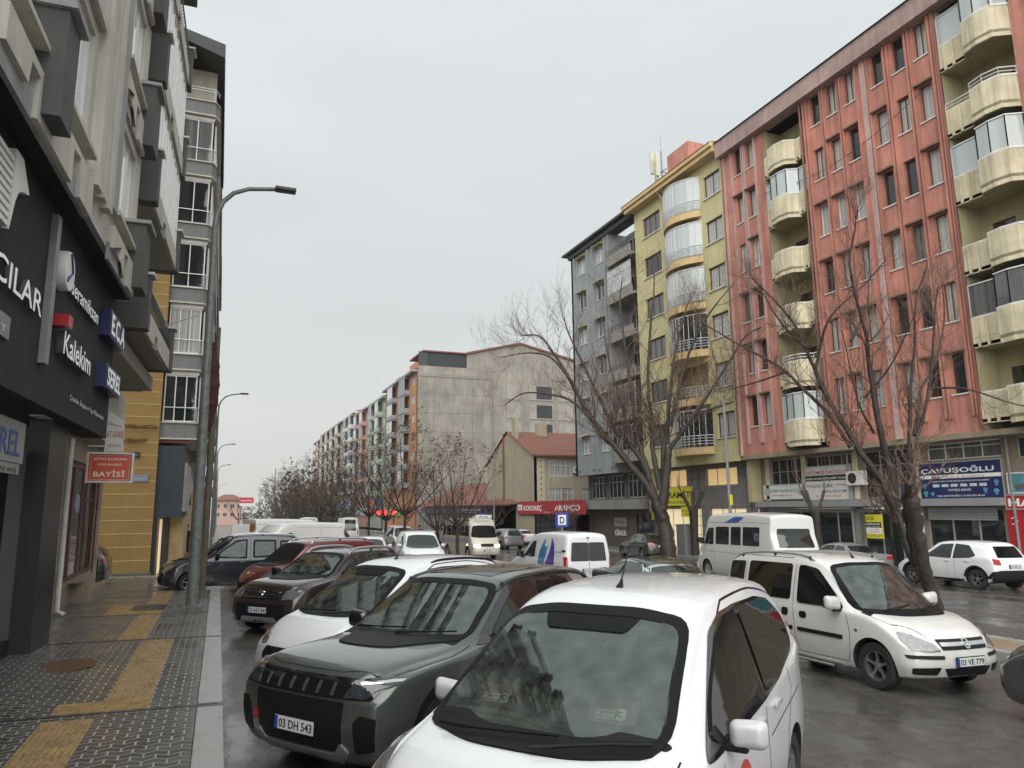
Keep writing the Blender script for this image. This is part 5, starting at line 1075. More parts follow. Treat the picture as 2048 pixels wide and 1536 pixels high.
    for nm,poly,ax,mm,of in sp.get('extra',[]):
        if ax=='x': 
            for a in ('x+','x-'): D(nm,poly,a,mm,off=of,res=.07)
        elif ax=='yy':
            D(nm,poly,'y-',mm,off=of,res=.06); D(nm,[(-p,q) for p,q in poly],'y-',mm,off=of,res=.06)
        elif ax=='rr':
            D(nm,poly,'y+',mm,off=of,res=.06); D(nm,[(-p,q) for p,q in poly],'y+',mm,off=of,res=.06)
        elif ax=='zz':
            D(nm,poly,'z+',mm,off=of,res=.07); D(nm,[(-p,q) for p,q in poly],'z+',mm,off=of,res=.07)
        else: D(nm,poly,ax,mm,off=of,res=.07)
    for pl in sp.get('seams',[]):
        for a in ('x+','x-'): D('door_seam',strip(pl,.010),a,M['blackp'],off=.0012,res=.09,skirt=False)
    for pl in sp.get('topseams',[]): 
        D('panel_seam',strip(pl,.009),'z+',M['blackp'],off=.0012,res=.07,skirt=False); D('panel_seam',strip([(-a,b) for a,b in pl],.009),'z+',M['blackp'],off=.0012,res=.07,skirt=False)
    for (hy,hz) in sp.get('handles',[]):
        for sg in (1,-1):
            h=Bd.cast(hy,hz,'x+' if sg>0 else 'x-')
            if h[0] is not None: MB().box(-.015,.03,-.09,.09,-.016,.016).build('door_handle',sp.get('hmat',P),root,50,bevel=.009,loc=h[0]+Vector((sg*.008-.008,0,0)))
    if 'mirror' in sp:
        my,mz=sp['mirror'][:2]; s_=sp['mirror'][2] if len(sp['mirror'])>2 else 1
        for sg in (1,-1):
            h=Bd.cast(my,mz,'x+' if sg>0 else 'x-')
            if h[0] is not None: mirror(root,h[0].x,my,mz,sg,sp.get('mmat',P),s_)
    st=sp.get('rim','five')
    for yy in (yf,yr):
        for sg in (1,-1): wheel(root,sg*trk,yy,wr_,sg,st,w=sp.get('tw',.2),rm=sp.get('rimm'))
    for t in sp.get('plates',[]):
        txt,z,back=t[:3]; plate(root,Bd,txt,0,z,'',w=.5,back=back,x=t[3] if len(t)>3 else 0)
    if 'rails' in sp:
        y0,y1,xr,mm,hgt,rad=sp['rails']
        for sg in (1,-1):
            pts=[]
            for k in range(13):
                t=k/12; yy=y0+(y1-y0)*t; h=Bd.cast(sg*xr,yy,'z+'); z=h[0].z if h[0] is not None else 1.7
                lift=hgt*min(1,min(t,1-t)*8)**.5; pts.append((sg*xr,yy,z-.01+lift))
            o=MB().tube(pts,rad,8).build('roof_rail',mm,root,60)
            if hgt>.03 and sp.get('feet',True):
                for k in (1,6,11):
                    p=pts[k]; MB().tube([(p[0],p[1]-.05,p[2]),(p[0],p[1]-.09,p[2]-hgt-.01)],[.018,.03],6).build('rail_foot',M['blackp'],o,60)
    if 'antenna' in sp:
        ay,al=sp['antenna']; h=Bd.cast(0,ay,'z+'); z=h[0].z
        MB().tube([(0,ay-.03,z-.01),(0,ay,z+.025),(0,ay+.02,z+.06),(0,ay+al*.55,z+al*.85)],[.03,.016,.006,.0025],8).build('antenna',M['blackp'],root,60)
    if 'wipers' in sp:
        for (x0,y0,x1,y1) in sp['wipers']:
            pts=[]
            for k in range(7):
                t=k/6; xx=x0+(x1-x0)*t; zz=y0+(y1-y0)*t; h=Bd.cast(xx,zz,'y-')
                if h[0] is not None: pts.append(h[0]+h[1]*.04)
            if len(pts)>2: MB().tube(pts,[.013]*2+[.009]*(len(pts)-2),6).build('wiper',M['blackp'],root,60)
    return root,Bd
def furnish(c,sy,dash,w=.70,hz=.62):
    y,z=dash
    MB().prism([(y-.16,z-.30),(y-.16,z-.05),(y,z),(y+.38,z-.05),(y+.44,z-.14),(y+.40,z-.36)],'x',-w,w).build('dashboard',M['interior'],c,30)
    for sx in (-.36,.36):
        o=MB().box(-.25,.25,0,.14,0,.60).build('seat',M['interior'],c,60,bevel=.05,loc=(sx,sy,hz)); o.rotation_euler=(R(-14),0,0); MB().box(-.13,.13,.02,.12,.62,.82).build('headrest',M['interior'],o,60,bevel=.045)
    m=MB(); m.tube([(.36+.18*math.cos(a),y+.42+.07*math.sin(a),z+.02+.16*math.sin(a)) for a in [2*math.pi*k/20 for k in range(21)]],.016,6); m.tube([(.36,y+.3,z-.05),(.36,y+.41,z+.02)],.03,6); m.build('steering_wheel',M['blackp'],c,60)
def inset(poly,d):
    n=len(poly); ar=sum(poly[i][0]*poly[(i+1)%n][1]-poly[(i+1)%n][0]*poly[i][1] for i in range(n)); sg=1 if ar>0 else -1; out=[]
    for i in range(n):
        p=Vector(poly[i]); a=(p-Vector(poly[i-1])); b=(Vector(poly[(i+1)%n])-p)
        if a.length<1e-7: a=b.copy()
        if b.length<1e-7: b=a.copy()
        a.normalize(); b.normalize(); na=Vector((-a.y,a.x))*sg; nb=Vector((-b.y,b.x))*sg; v=na+nb
        if v.length<1e-6: v=na
        v=v.normalized(); k=d/max(.5,v.dot(na)); q=p+v*k; out.append((q.x,q.y))
    return out
def grow(poly,d): return inset(poly,-d)
def hull(pts):
    P=sorted(set((round(a,4),round(b,4)) for a,b in pts)); 
    def half(Q):
        o=[]
        for p in Q:
            while len(o)>1 and (o[-1][0]-o[-2][0])*(p[1]-o[-2][1])-(o[-1][1]-o[-2][1])*(p[0]-o[-2][0])<=1e-7: o.pop()
            o.append(p)
        return o
    a=half(P); b=half(P[::-1]); return a[:-1]+b[:-1]
def ring_poly(poly,w):
    """closed band just inside the outline"""
    a=grow(poly,.012); b=inset(poly,w); assert len(a)==len(b)
    return (a,b)
def ymir(h): return h+[(-a,b) for a,b in reversed(h)]   # half outline (x>=0, bottom centre to top centre) to a whole one
def gen(L,hw,H,zh,zw,yc,yh,belt,rw,tail='flat',yt=None,deck=None,belt2=None,lod=0,rise=.06,trail=.03,zsf=.0):
    """control curves of a body: bonnet, screen, roof, tail"""
    b2=belt2 or belt; yt=yt or L-.15
    zc=[(0,zh-.16),(.05,zh-.05),(.14,zh),(yc*.55,zh+(zw-zh)*.62),(yc*.93,zw-.02),(yc,zw),((yc+yh)/2,zw+(H-rise-zw)*.56),(yh,H-rise),(yh+.25,H-rise*.45),((yh+yt)/2,H)]
    zr=[(0,zh-.2),(.14,zh-.06),(yc*.9,zw-.07),(yc+.16,zw-.0),((yc+yh)/2+.12,zw+(H-rise-.1-zw)*.52),(yh+.15,H-rise-.075),(yh+.5,H-.10),((yh+yt)/2,H-.09)]
    wr=[(0,hw*.66),(.3,hw*.80),(yc*.9,hw*.85),(yc+.18,hw*.86),((yc+yh)/2+.1,(hw*.86+rw)/2),(yh+.2,rw),((yh+yt)/2,rw)]
    zs=[(0,zh-.26),(.3,zh-.1),(yc*.9,belt-.05),(yc+.25,belt-.01),((yh+yt)/2,(belt+b2)/2)]
    if tail=='flat':
        zc+=[(yt,H-trail),(L-.03,H-trail-.06),(L,H-trail-.1)]; zr+=[(yt,H-.12-trail),(L,H-.18-trail)]; wr+=[(yt,rw-.01),(L,rw-.03)]; zs+=[(L-.3,b2),(L,b2)]
    elif tail=='hatch':   # yt: roof end, deck=(y,z) window bottom
        dy,dz=deck; zc+=[(yt,H-.05),(dy,dz),(L-.04,dz-.1),(L,dz-.22)]; zr+=[(yt-.1,H-.16),(dy-.02,dz-.03),(L,dz-.26)]; wr+=[(yt-.1,rw-.02),(dy,hw*.80),(L,hw*.72)]; zs+=[(dy-.3,b2),(dy,min(b2,dz-.06)),(L,dz-.3)]
    else:                 # notch: deck=(y,z) window foot, then boot lid
        dy,dz=deck; zc+=[(yt,H-.06),(dy,dz),(L-.12,dz-.02),(L,dz-.12)]; zr+=[(yt-.05,H-.16),(dy-.05,dz-.05),(L-.12,dz-.05),(L,dz-.16)]; wr+=[(yt-.1,rw-.03),(dy,hw*.74),(L-.1,hw*.76),(L,hw*.7)]; zs+=[(dy,b2),(L-.1,dz-.09),(L,dz-.2)]
    ws=[(0,hw*.90),(.12,hw*.955),(.45,hw*.99),(1.0,hw),(L-.8,hw),(L-.25,hw*.97),(L,hw*.93)]
    return dict(L=L,hw=hw,zc=zc,zr=zr,wr=wr,zs=zs,ws=ws,lod=lod)
WH=paint('white_car_paint',(.74,.75,.77)); WH2=paint('off_white_car_paint',(.66,.66,.64),dirt=.3); SIL=paint('silver_car_paint',(.36,.37,.38),.3,.5)
def ws_poly(bw,bz,tw,tz,cb=.04,ct=.05):
    h=[(bw*.5,bz-cb*.8),(bw,bz),(tw,tz),(tw*.5,tz+ct*.8)]
    return rp([(-bw*.5,bz-cb*.8)]+h+[(-tw*.5,tz+ct*.8),(-tw,tz),(-bw,bz)],.10,4)
# --- 1: the white people carrier in front
def courier(hollow):
    sp=gen(4.16,.88,1.77,.90,1.07,.80,1.80,.97,.66,'flat',3.9,belt2=1.18,rise=.09,trail=.05)
    sp.update(paint=WH,wheels=(.84,3.33,.31),bulge=.035,fb=.2,fz=[(.2,.08),(.45,0),(.62,.03),(.95,.22),(1.3,.3)],
      wscreen=ws_poly(.725,1.05,.605,1.58,.02,.06), wcut=(.82,2.3),
      side=[rp([(1.22,1.055),(1.40,1.20),(1.88,1.50),(2.14,1.585),(2.36,1.60),(2.36,1.045),(1.30,1.01)],.05),rp([(2.45,1.605),(3.05,1.60),(3.42,1.56),(3.62,1.44),(3.60,1.30),(3.46,1.22),(2.9,1.10),(2.45,1.06)],.06)],
      sideblack=[rp([(1.04,.97),(1.18,1.06),(1.82,1.52),(2.1,1.605),(2.42,1.625),(3.1,1.622),(3.48,1.575),(3.67,1.45),(3.65,1.27),(3.48,1.19),(2.9,1.07),(2.4,1.02),(1.20,.965)],.05)],
      rear=[rp([(-.55,1.15),(.55,1.15),(.5,1.58),(-.5,1.58)],.05)],
      seams=[[(2.41,.98),(2.40,.55),(2.35,.30)],[(1.33,.97),(1.28,.72),(1.30,.5),(1.36,.34)],[(1.36,.34),(2.35,.30)],[(3.2,1.10),(3.3,.95),(3.1,.7),(2.95,.4),(2.40,.33)],[(2.5,.78),(3.6,.90)]],
      topseams=[[(.69,2.0),(.655,2.25),(.648,3.1),(.66,3.85)],[(.79,.88),(.80,.6),(.70,.32),(.5,.18)],[(.73,2.95),(.73,3.4)]],
      handles=[(2.2,.93),(2.72,.95)],mirror=(1.40,1.05,.95),antenna=(2.1,.34),plates=[('03 ADK 216',.48,False)],
      wipers=[(-.55,1.03,.18,1.05),(.10,1.02,.66,1.06)],rim='five',
      extra=[('cowl',rp([(-.72,.86),(-.5,.82),(0,.79),(.5,.82),(.72,.86),(.74,.92),(.6,.90),(0,.86),(-.6,.90),(-.74,.92)],.02),'z+',M['blackp'],.006),
        ('headlight',rp([(.46,.68),(.60,.66),(.80,.76),(.86,.95),(.80,.97),(.62,.80),(.46,.74)],.03),'yy',M['lampglass'],.008),
        ('grille',rp([(-.40,.34),(.40,.34),(.50,.56),(.42,.66),(-.42,.66),(-.50,.56)],.03),'y-',M['blackp'],.006),
        ('sunshade_band',rp([(-.34,1.60),(-.27,1.515),(.27,1.515),(.34,1.60)],.03),'y-',M['frit'],.008),
        ('tail_light',rp([(.72,.9),(.84,.9),(.82,1.35),(.74,1.4)],.03),'rr',M['redlamp'],.008)])
    sp['opaque_side']=1; sp['sglass']=M['cglasst']
    if True: sp['hollow']=[(1.10,.50,.74),(3.75,.50,.74),(3.80,1.10,.74),(3.72,1.56,.56),(2.05,1.585,.55),(1.15,1.02,.69),(1.08,.95,.70)]
    return sp
def torres():
    sp=gen(4.70,.945,1.72,1.02,1.13,1.38,2.30,1.06,.68,'hatch',4.48,(4.64,1.18),belt2=1.14,rise=.05)
    GG=paint('grey_green_car_paint',(.085,.096,.087),.3,.4,.12)
    sb=paint('satin_silver_trim',(.34,.345,.35),.35,.6)
    hd=[(.04,.82),(.06,.96),(.84,.94),(.90,.86)]
    sp.update(paint=GG,wheels=(.93,3.61,.37),arch=.045,fb=.13,fl=.8,fz=[(.2,.16),(.40,.04),(.62,0),(.86,.02),(1.0,.1),(1.2,.2)],rim='five',
      wscreen=ws_poly(.79,1.115,.65,1.575,.02,.05),glass=M['cglass'],sglass=M['cglasst'],
      sideblack=[rp([(1.48,1.07),(1.66,1.16),(2.32,1.58),(2.7,1.645),(4.05,1.62),(4.35,1.5),(4.42,1.16),(2.8,1.09)],.04)],
      side=[rp([(1.74,1.13),(1.90,1.24),(2.42,1.56),(2.78,1.59),(2.78,1.12)],.04),rp([(2.88,1.12),(2.88,1.59),(3.62,1.58),(3.70,1.15)],.04)],
      rear=[rp([(-.62,1.16),(.62,1.16),(.55,1.5),(-.55,1.5)],.05)],
      seams=[[(2.84,1.07),(2.82,.6),(2.75,.32)],[(1.58,1.05),(1.50,.75),(1.52,.5),(1.55,.34)],[(3.72,1.1),(3.66,.8),(3.42,.6),(3.3,.42)],[(1.55,.34),(3.3,.34)]],
      topseams=[[(.86,1.42),(.885,1.1),(.87,.6),(.83,.30)],[(.83,.30),(.4,.16),(0,.14)]],
      handles=[(2.62,.98),(3.45,1.0)],mirror=(1.80,1.14,1.25),mmat=M['gloss'],rails=(2.15,4.35,.665,M['gloss'],.04,.024),
      plates=[('03 DH 543',.52,False)],opaque_side=1,hollow=[(1.72,.6,.80),(4.1,.6,.80),(4.2,1.10,.80),(4.0,1.54,.58),(2.55,1.55,.57),(1.70,1.10,.74),(1.66,1.0,.76)],wcut=(1.42,2.9),wipers=[(-.62,1.12,.05,1.15),(.0,1.11,.66,1.15)],
      extra=[('sunroof',rp([(-.46,2.35),(.46,2.35),(.44,3.5),(-.44,3.5)],.06),'z+',M['cglasst'],.004),
        ('pillar_trim',rp([(3.92,1.12),(3.76,1.62),(3.62,1.68),(3.92,1.68),(4.10,1.60),(4.22,1.12)],.02),'x',sb,.014),
        ('cowl',rp([(-.76,1.28),(0,1.24),(.76,1.28),(.76,1.42),(.5,1.42),(0,1.38),(-.5,1.42),(-.76,1.42)],.02),'z+',M['blackp'],.005),
        ('upper_grille',rp([(-.80,.79),(.80,.79),(.86,.90),(.80,.945),(-.80,.945),(-.86,.90)],.02),'y-',M['gloss'],.006),
        ('headlight',rp([(.55,.80),(.74,.80),(.80,.86),(.925,.905),(.925,.945),(.60,.925)],.012),'yy',M['lampdark'],.012),
        ('light_bar',rp([(.66,.895),(.925,.92),(.925,.938),(.64,.915)],.004),'yy',M['chrome'],.016),
        ('lower_grille',rp([(-.52,.36),(.52,.36),(.56,.77),(-.56,.77)],.03),'y-',M['blackp'],.006),
        ('air_intake',rp([(.66,.36),(.84,.40),(.86,.66),(.72,.68),(.66,.62)],.03),'yy',M['blackp'],.008),
        ('skid_plate',rp([(-.46,.235),(.46,.235),(.60,.36),(.52,.44),(.44,.34),(-.44,.34),(-.52,.44),(-.60,.36)],.02),'y-',sb,.016),
        ('tail_light',rp([(.6,.9),(.86,.92),(.84,1.1),(.6,1.05)],.03),'rr',M['redlamp'],.01),
        ('arch_trim',strip(arc(.93,.37,.445,8,172),.07),'x',M['blackp'],.012),('arch_trim',strip(arc(3.61,.37,.445,8,172),.07),'x',M['blackp'],.012),
        ('sill_trim',rp([(1.42,.22),(3.14,.22),(3.14,.34),(1.42,.34)],.02),'x',M['blackp'],.012)]
        +[('grille_slat',strip([(-.42+.168*k,.81),(-.42+.168*k,.905)],.022),'y-',mat('slat_grey',(.10,.10,.105),.35,.5,var=0),.016) for k in range(6)]
        +[('tow_cover',rp([(-.62,.50),(-.52,.50),(-.52,.58),(-.62,.58)],.02),'y-',M['redlamp'],.012)])
    return sp
def duster():
    BR=paint('brown_car_paint',(.035,.022,.024),.3,.5)
    sp=gen(4.31,.91,1.63,.98,1.12,1.25,2.0,1.05,.66,'hatch',3.95,(4.2,1.18),belt2=1.12)
    sp.update(paint=BR,wheels=(.82,3.49,.345),arch=.05,fb=.16,wscreen=ws_poly(.74,1.10,.60,1.50),glass=M['cglass'],rim='five',
      side=[rp([(1.52,1.10),(2.1,1.48),(2.62,1.52),(2.62,1.09)],.04),rp([(2.7,1.09),(2.7,1.52),(3.35,1.5),(3.5,1.2),(3.45,1.12)],.04)],
      seams=[[(2.66,1.05),(2.62,.35)],[(1.45,1.0),(1.4,.5),(1.45,.35)],[(3.5,1.08),(3.2,.6),(3.1,.4)]],topseams=[[(.8,1.28),(.82,.7),(.72,.3)]],
      mirror=(1.5,1.12,1.1),mmat=M['blackp'],rails=(2.05,3.9,.60,M['metal'],.085,.032),antenna=None,plates=[('32 AAT 841',.50,False)],opaque_side=1,hollow=[(1.5,.6,.78),(3.7,.6,.78),(3.8,1.06,.78),(3.6,1.46,.58),(2.3,1.48,.57),(1.55,1.08,.72),(1.46,1.0,.74)],wcut=(1.25,2.7),
      wipers=[(-.5,1.1,.1,1.12),(.05,1.09,.6,1.13)],
      extra=[('grille',rp([(-.50,.70),(.50,.70),(.52,.86),(-.52,.86)],.02),'y-',M['blackp'],.006)]
       +[('grille_bar',strip([(-.48,.74+.05*k),(.48,.74+.05*k)],.016),'y-',M['chrome'],.012) for k in range(3)]
       +[('emblem',rp([(-.06,.86),(.06,.86),(.03,.74),(-.03,.74)],.02),'y-',M['chrome'],.03),
        ('headlight',rp([(.54,.70),(.84,.72),(.86,.88),(.56,.88)],.04),'yy',M['lampglass'],.01),
        ('lower_grille',rp([(-.62,.26),(.62,.26),(.66,.62),(-.66,.62)],.04),'y-',M['blackp'],.006),
        ('skid_plate',rp([(-.5,.26),(.5,.26),(.42,.37),(-.42,.37)],.03),'y-',M['metal'],.014),
        ('arch_trim',strip(arc(.82,.345,.43,8,172),.07),'x',M['blackp'],.01),('arch_trim',strip(arc(3.49,.345,.43,8,172),.07),'x',M['blackp'],.01),
        ('cowl',rp([(-.74,1.14),(.74,1.14),(.74,1.30),(0,1.24),(-.74,1.30)],.02),'z+',M['blackp'],.005)])
    sp.pop('antenna'); return sp
def fiorino():
    RD=paint('dark_red_car_paint',(.14,.012,.018),.3,.3)
    sp=gen(3.96,.86,1.74,.98,1.14,.80,1.45,1.05,.68,'flat',3.75,belt2=1.1,rise=.08)
    sp.update(paint=RD,wheels=(.76,3.27,.30),fb=.22,wscreen=ws_poly(.70,1.10,.58,1.56),side=[rp([(1.1,1.1),(1.6,1.5),(2.1,1.55),(2.1,1.06)],.04),rp([(2.2,1.06),(2.2,1.55),(2.9,1.54),(2.9,1.08)],.04)],
      seams=[[(2.15,1),(2.1,.35)]],mirror=(1.15,1.1,1.1),rails=(1.55,3.6,.60,M['chrome'],.07,.022),mmat=M['blackp'],plates=[('03 KB 418',.42,False)],
      wipers=[(-.4,1.1,.5,1.13)],
      extra=[('emblem',strip([(-.16,.86),(.16,.86)],.018),'y-',M['chrome'],.01),('emblem',strip(arc(-.18,.86,.035,0,360,12),.012),'y-',M['chrome'],.012),
       ('headlight',rp([(.50,.74),(.78,.80),(.84,1.0),(.62,.96)],.06),'yy',M['lampglass'],.01),
       ('bumper_grille',rp([(-.6,.3),(.6,.3),(.66,.62),(-.66,.62)],.04),'y-',M['blackp'],.006)]); return sp
def caddy():
    NB=paint('navy_car_paint',(.006,.009,.022),.25,.3)
    sp=gen(4.41,.90,1.82,.93,1.10,1.12,1.95,1.02,.70,'flat',4.15,rise=.09)
    sp.update(paint=NB,wheels=(.88,3.56,.32),fb=.24,wscreen=ws_poly(.76,1.06,.62,1.62),rim='five',rimm=M['alloy'],
      side=[rp([(1.55,1.08),(1.75,1.28),(2.18,1.60),(2.52,1.64),(2.52,1.05)],.04),rp([(2.72,1.07),(2.72,1.62),(3.42,1.61),(3.42,1.09)],.05),rp([(3.56,1.10),(3.56,1.6),(4.15,1.56),(4.2,1.14)],.05)],
      seams=[[(2.62,1.70),(2.64,.6),(2.58,.3)],[(1.50,1.0),(1.42,.6),(1.46,.34)],[(3.50,1.70),(3.5,.9),(3.3,.6)],[(1.5,.72),(2.6,.72),(3.3,.74)],[(1.46,.34),(3.2,.3)]],handles=[(2.42,.93)],
      mirror=(1.62,1.12,1.15),mmat=M['blackp'],rails=(1.95,4.2,.64,M['metal'],.055,.018),wipers=[(-.4,1.06,.5,1.1)],plates=[('03 TR 905',.42,False)],
      extra=[('headlight',rp([(.48,.66),(.76,.68),(.86,.86),(.60,.84)],.05),'yy',M['lampglass'],.01),('grille',rp([(-.44,.66),(.44,.66),(.5,.8),(-.5,.8)],.03),'y-',M['blackp'],.006),('bumper_grille',rp([(-.6,.28),(.6,.28),(.6,.5),(-.6,.5)],.03),'y-',M['blackp'],.006)])
    sp['hollow']=[(1.35,.60,.78),(4.1,.60,.78),(4.15,1.10,.78),(4.05,1.62,.60),(2.2,1.63,.60),(1.5,1.10,.74)]; sp['wcut']=(1.0,2.4); return sp
def combo():
    sp=gen(4.32,.845,1.79,.86,1.04,.98,1.78,.99,.68,'flat',4.1,rise=.10,trail=.06)
    sp.update(paint=WH2,wheels=(.80,3.52,.315),arch=.055,fb=.26,fl=1.0,fz=[(.2,.08),(.42,0),(.62,.03),(.86,.14),(1.2,.25)],wscreen=ws_poly(.755,1.01,.625,1.60,.03,.05),glass=M['cglass'],sglass=M['cglasst'],rim='five',bulge=.04,
      side=[rp([(1.30,1.03),(1.44,1.18),(1.88,1.56),(2.12,1.60),(2.26,1.60),(2.26,1.02)],.05),rp([(2.42,1.05),(2.42,1.61),(3.50,1.61),(3.50,1.05)],.06)],
      sidepanelglass=[rp([(3.62,1.07),(3.62,1.60),(4.05,1.58),(4.05,1.08)],.05)],
      rear=[rp([(-.6,1.1),(-.04,1.1),(-.04,1.6),(-.55,1.6)],.05),rp([(.6,1.1),(.04,1.1),(.04,1.6),(.55,1.6)],.05)],
      seams=[[(2.34,1.68),(2.36,1.0),(2.30,.5),(2.24,.30)],[(1.26,1.02),(1.18,.7),(1.2,.45),(1.26,.3)],[(1.26,.30),(3.0,.28)],[(3.58,1.68),(3.58,.95),(3.4,.7),(3.05,.45)],[(2.42,1.70),(3.55,1.70)]],
      topseams=[[(.77,1.05),(.72,.6),(.56,.28),(.52,.20)],[(.55,2.2),(.55,3.9)],[(.3,2.2),(.3,3.9)],[(.1,2.2),(.1,3.9)]],
      handles=[],mirror=(1.36,1.10,1.25),rails=(2.0,4.0,.645,M['metal'],.05,.02),antenna=(1.9,.25),plates=[('03 VE 779',.46,False)],opaque_side=1,hollow=[(1.15,.5,.72),(3.9,.5,.72),(3.95,1.0,.72),(3.85,1.58,.56),(2.0,1.60,.55),(1.25,1.04,.68),(1.12,.95,.68)],wcut=(.9,2.4),
      wipers=[(-.5,1.0,.12,1.05),(.05,.99,.66,1.05)],
      extra=[('door_handle',rp([(2.05,.80),(2.20,.80),(2.20,.90),(2.05,.90)],.045),'x',M['blackp'],.012),('door_handle',rp([(2.46,.80),(2.60,.80),(2.60,.92),(2.46,.92)],.045),'x',M['blackp'],.012),
       ('side_moulding',rp([(1.32,.60),(2.24,.60),(2.24,.655),(1.32,.655)],.01),'x',M['blackp'],.02),('side_moulding',rp([(2.36,.60),(3.2,.60),(3.2,.655),(2.36,.655)],.01),'x',M['blackp'],.02),
       ('indicator',rp([(1.04,.74),(1.09,.74),(1.09,.78),(1.04,.78)],.018),'x',M['lampglass'],.008),
       ('headlight',rp([(.42,.60),(.56,.585),(.76,.60),(.80,.72),(.765,.815),(.70,.80),(.50,.70)],.04),'yy',M['lampglass'],.01),
       ('grille',rp([(-.40,.61),(.40,.61),(.44,.74),(-.44,.74)],.02),'y-',M['blackp'],.006),('grille_bar',rp([(-.40,.655),(.40,.655),(.41,.70),(-.41,.70)],.01),'y-',M['metal'],.014),
       ('emblem',strip(arc(0,.68,.052,0,360,20),.016),'y-',M['chrome'],.028),('emblem',strip([(-.05,.665),(.01,.68),(-.01,.68),(.05,.695)],.014),'y-',M['chrome'],.028),
       ('bumper_strip',rp([(.40,.50),(.80,.50),(.82,.545),(.40,.545)],.012),'yy',M['blackp'],.012),
       ('lower_grille',rp([(-.34,.27),(.34,.27),(.42,.385),(-.42,.385)],.02),'y-',M['blackp'],.006),
       ('fog_light',rp([(.50,.30),(.76,.30),(.78,.385),(.46,.40)],.02),'yy',M['blackp'],.008),
       ('cowl',rp([(-.75,.90),(.75,.90),(.75,1.06),(0,.96),(-.75,1.06)],.02),'z+',M['blackp'],.005),
       ('side_rail_step',strip([(1.35,.24),(3.1,.24)],.03),'x',M['metal'],.03)]); return sp
def connect():
    sp=gen(4.3,.90,1.93,.93,1.12,1.0,1.8,1.05,.74,'flat',4.15,rise=.12,trail=.03)
    sp.update(paint=WH,wheels=(.85,3.5,.32),rb=.05,rz=[(.25,.05),(.5,0),(1.0,.02),(1.9,.10)],side=[rp([(1.42,1.10),(1.95,1.58),(2.25,1.62),(2.25,1.08)],.05)],wscreen=ws_poly(.76,1.1,.62,1.62),
      rear=[rp([(-.66,1.02),(-.012,1.02),(-.012,1.60),(-.60,1.60)],.05),rp([(.66,1.02),(.012,1.02),(.012,1.60),(.60,1.60)],.05)],sglass=M['cglass'],
      seams=[[(2.35,1.7),(2.3,.3)],[(3.55,1.75),(3.45,.9)]],mirror=(1.5,1.15,1.2),mmat=M['blackp'],plates=[('03 NC 377',.72,True)],steel=1,rim='steel',antenna=None,
      extra=[('brake_light',rp([(-.07,1.72),(.07,1.72),(.07,1.75),(-.07,1.75)],.01),'y+',M['redlamp'],.01),('door_seam',strip([(0,.35),(0,1.85)],.014),'y+',M['blackp'],.002),
       ('tail_light',rp([(.76,.75),(.87,.75),(.85,1.15),(.77,1.15)],.02),'rr',M['redlamp'],.01),('hinge',rp([(.80,1.3),(.86,1.3),(.86,1.36),(.80,1.36)],.01),'rr',M['blackp'],.02),
       ('bumper',rp([(-.85,.28),(.85,.28),(.85,.5),(-.85,.5)],.03),'y+',M['blackp'],.02)]); sp.pop('antenna'); return sp
def simple(paintm,L,hw,H,kind='hatch',**k):
    if kind=='sedan':
        sp=gen(L,hw,H,.78,.95,1.15,1.95,.93,.58,'notch',L-1.35,(L-.62,1.04),belt2=.98,**k); g=[rp([(1.55,.97),(2.15,H-.15),(2.72,H-.12),(2.72,.95)],.04),rp([(2.8,.95),(2.8,H-.12),(L-1.35,H-.16),(L-1.0,1.03),(L-1.1,.98)],.04)]
        rear=[rp([(-.6,1.05),(.6,1.05),(.48,H-.13),(-.48,H-.13)],.05)]; tl=[(.42,.78),(.80,.80),(.78,.93),(.42,.93)]
    elif kind=='van':
        sp=gen(L,hw,H,.95,1.12,.95,1.7,1.02,.80*hw,'flat',L-.2,rise=.09,**k); g=[rp([(1.3,1.08),(1.85,H-.28),(2.25,H-.24),(2.25,1.05)],.04)]; rear=[rp([(-.62,1.1),(.62,1.1),(.55,H-.28),(-.55,H-.28)],.05)]; tl=[(.74,.8),(.85,.8),(.83,1.2),(.75,1.2)]
    else:
        sp=gen(L,hw,H,.86,1.02,1.1,1.85,.98,.64,'hatch',L-.45,(L-.08,1.08),belt2=1.04,**k); g=[rp([(1.45,1.02),(2.05,H-.16),(2.55,H-.12),(2.55,1.0)],.04),rp([(2.63,1.0),(2.63,H-.12),(L-1.05,H-.16),(L-.72,1.12),(L-.9,1.04)],.04)]; rear=[rp([(-.58,1.06),(.58,1.06),(.5,H-.18),(-.5,H-.18)],.05)]; tl=[(.55,.82),(.82,.84),(.80,1.04),(.55,1.0)]
    wz=.97 if kind=='sedan' else 1.0 if kind=='hatch' else 1.1
    sp.update(paint=paintm,wheels=(.85,L-.82,.32),side=g,rear=rear,wscreen=ws_poly(hw*.84,wz,hw*.68,H-(.17 if kind!='van' else .22)),nu=26,lod=1,mirror=(1.5,wz+.05,1.0),seams=[[(2.68,.95),(2.66,.32)]],
      extra=[('headlight',rp([(.45,.62),(.76,.64),(.80,.78),(.48,.76)],.04),'yy',M['lampglass'],.008),('grille',rp([(-.4,.5),(.4,.5),(.42,.74),(-.42,.74)],.04),'y-',M['blackp'],.006),('lower_grille',rp([(-.5,.26),(.5,.26),(.5,.42),(-.5,.42)],.03),'y-',M['blackp'],.006),('tail_light',rp(tl,.03),'rr',M['redlamp'],.01)])
    return sp
G1='cars parked nose-in along the near kerb'; G2='cars parked along the central strip'; G3='cars parked along the far pavement'; G4='vehicles further down the street'
cA,BA=make_car('passenger_van','white compact people carrier nearest the camera, card signs behind its windscreen','van',courier(True),(1.04,3.5),-52.2,1.045,G1)
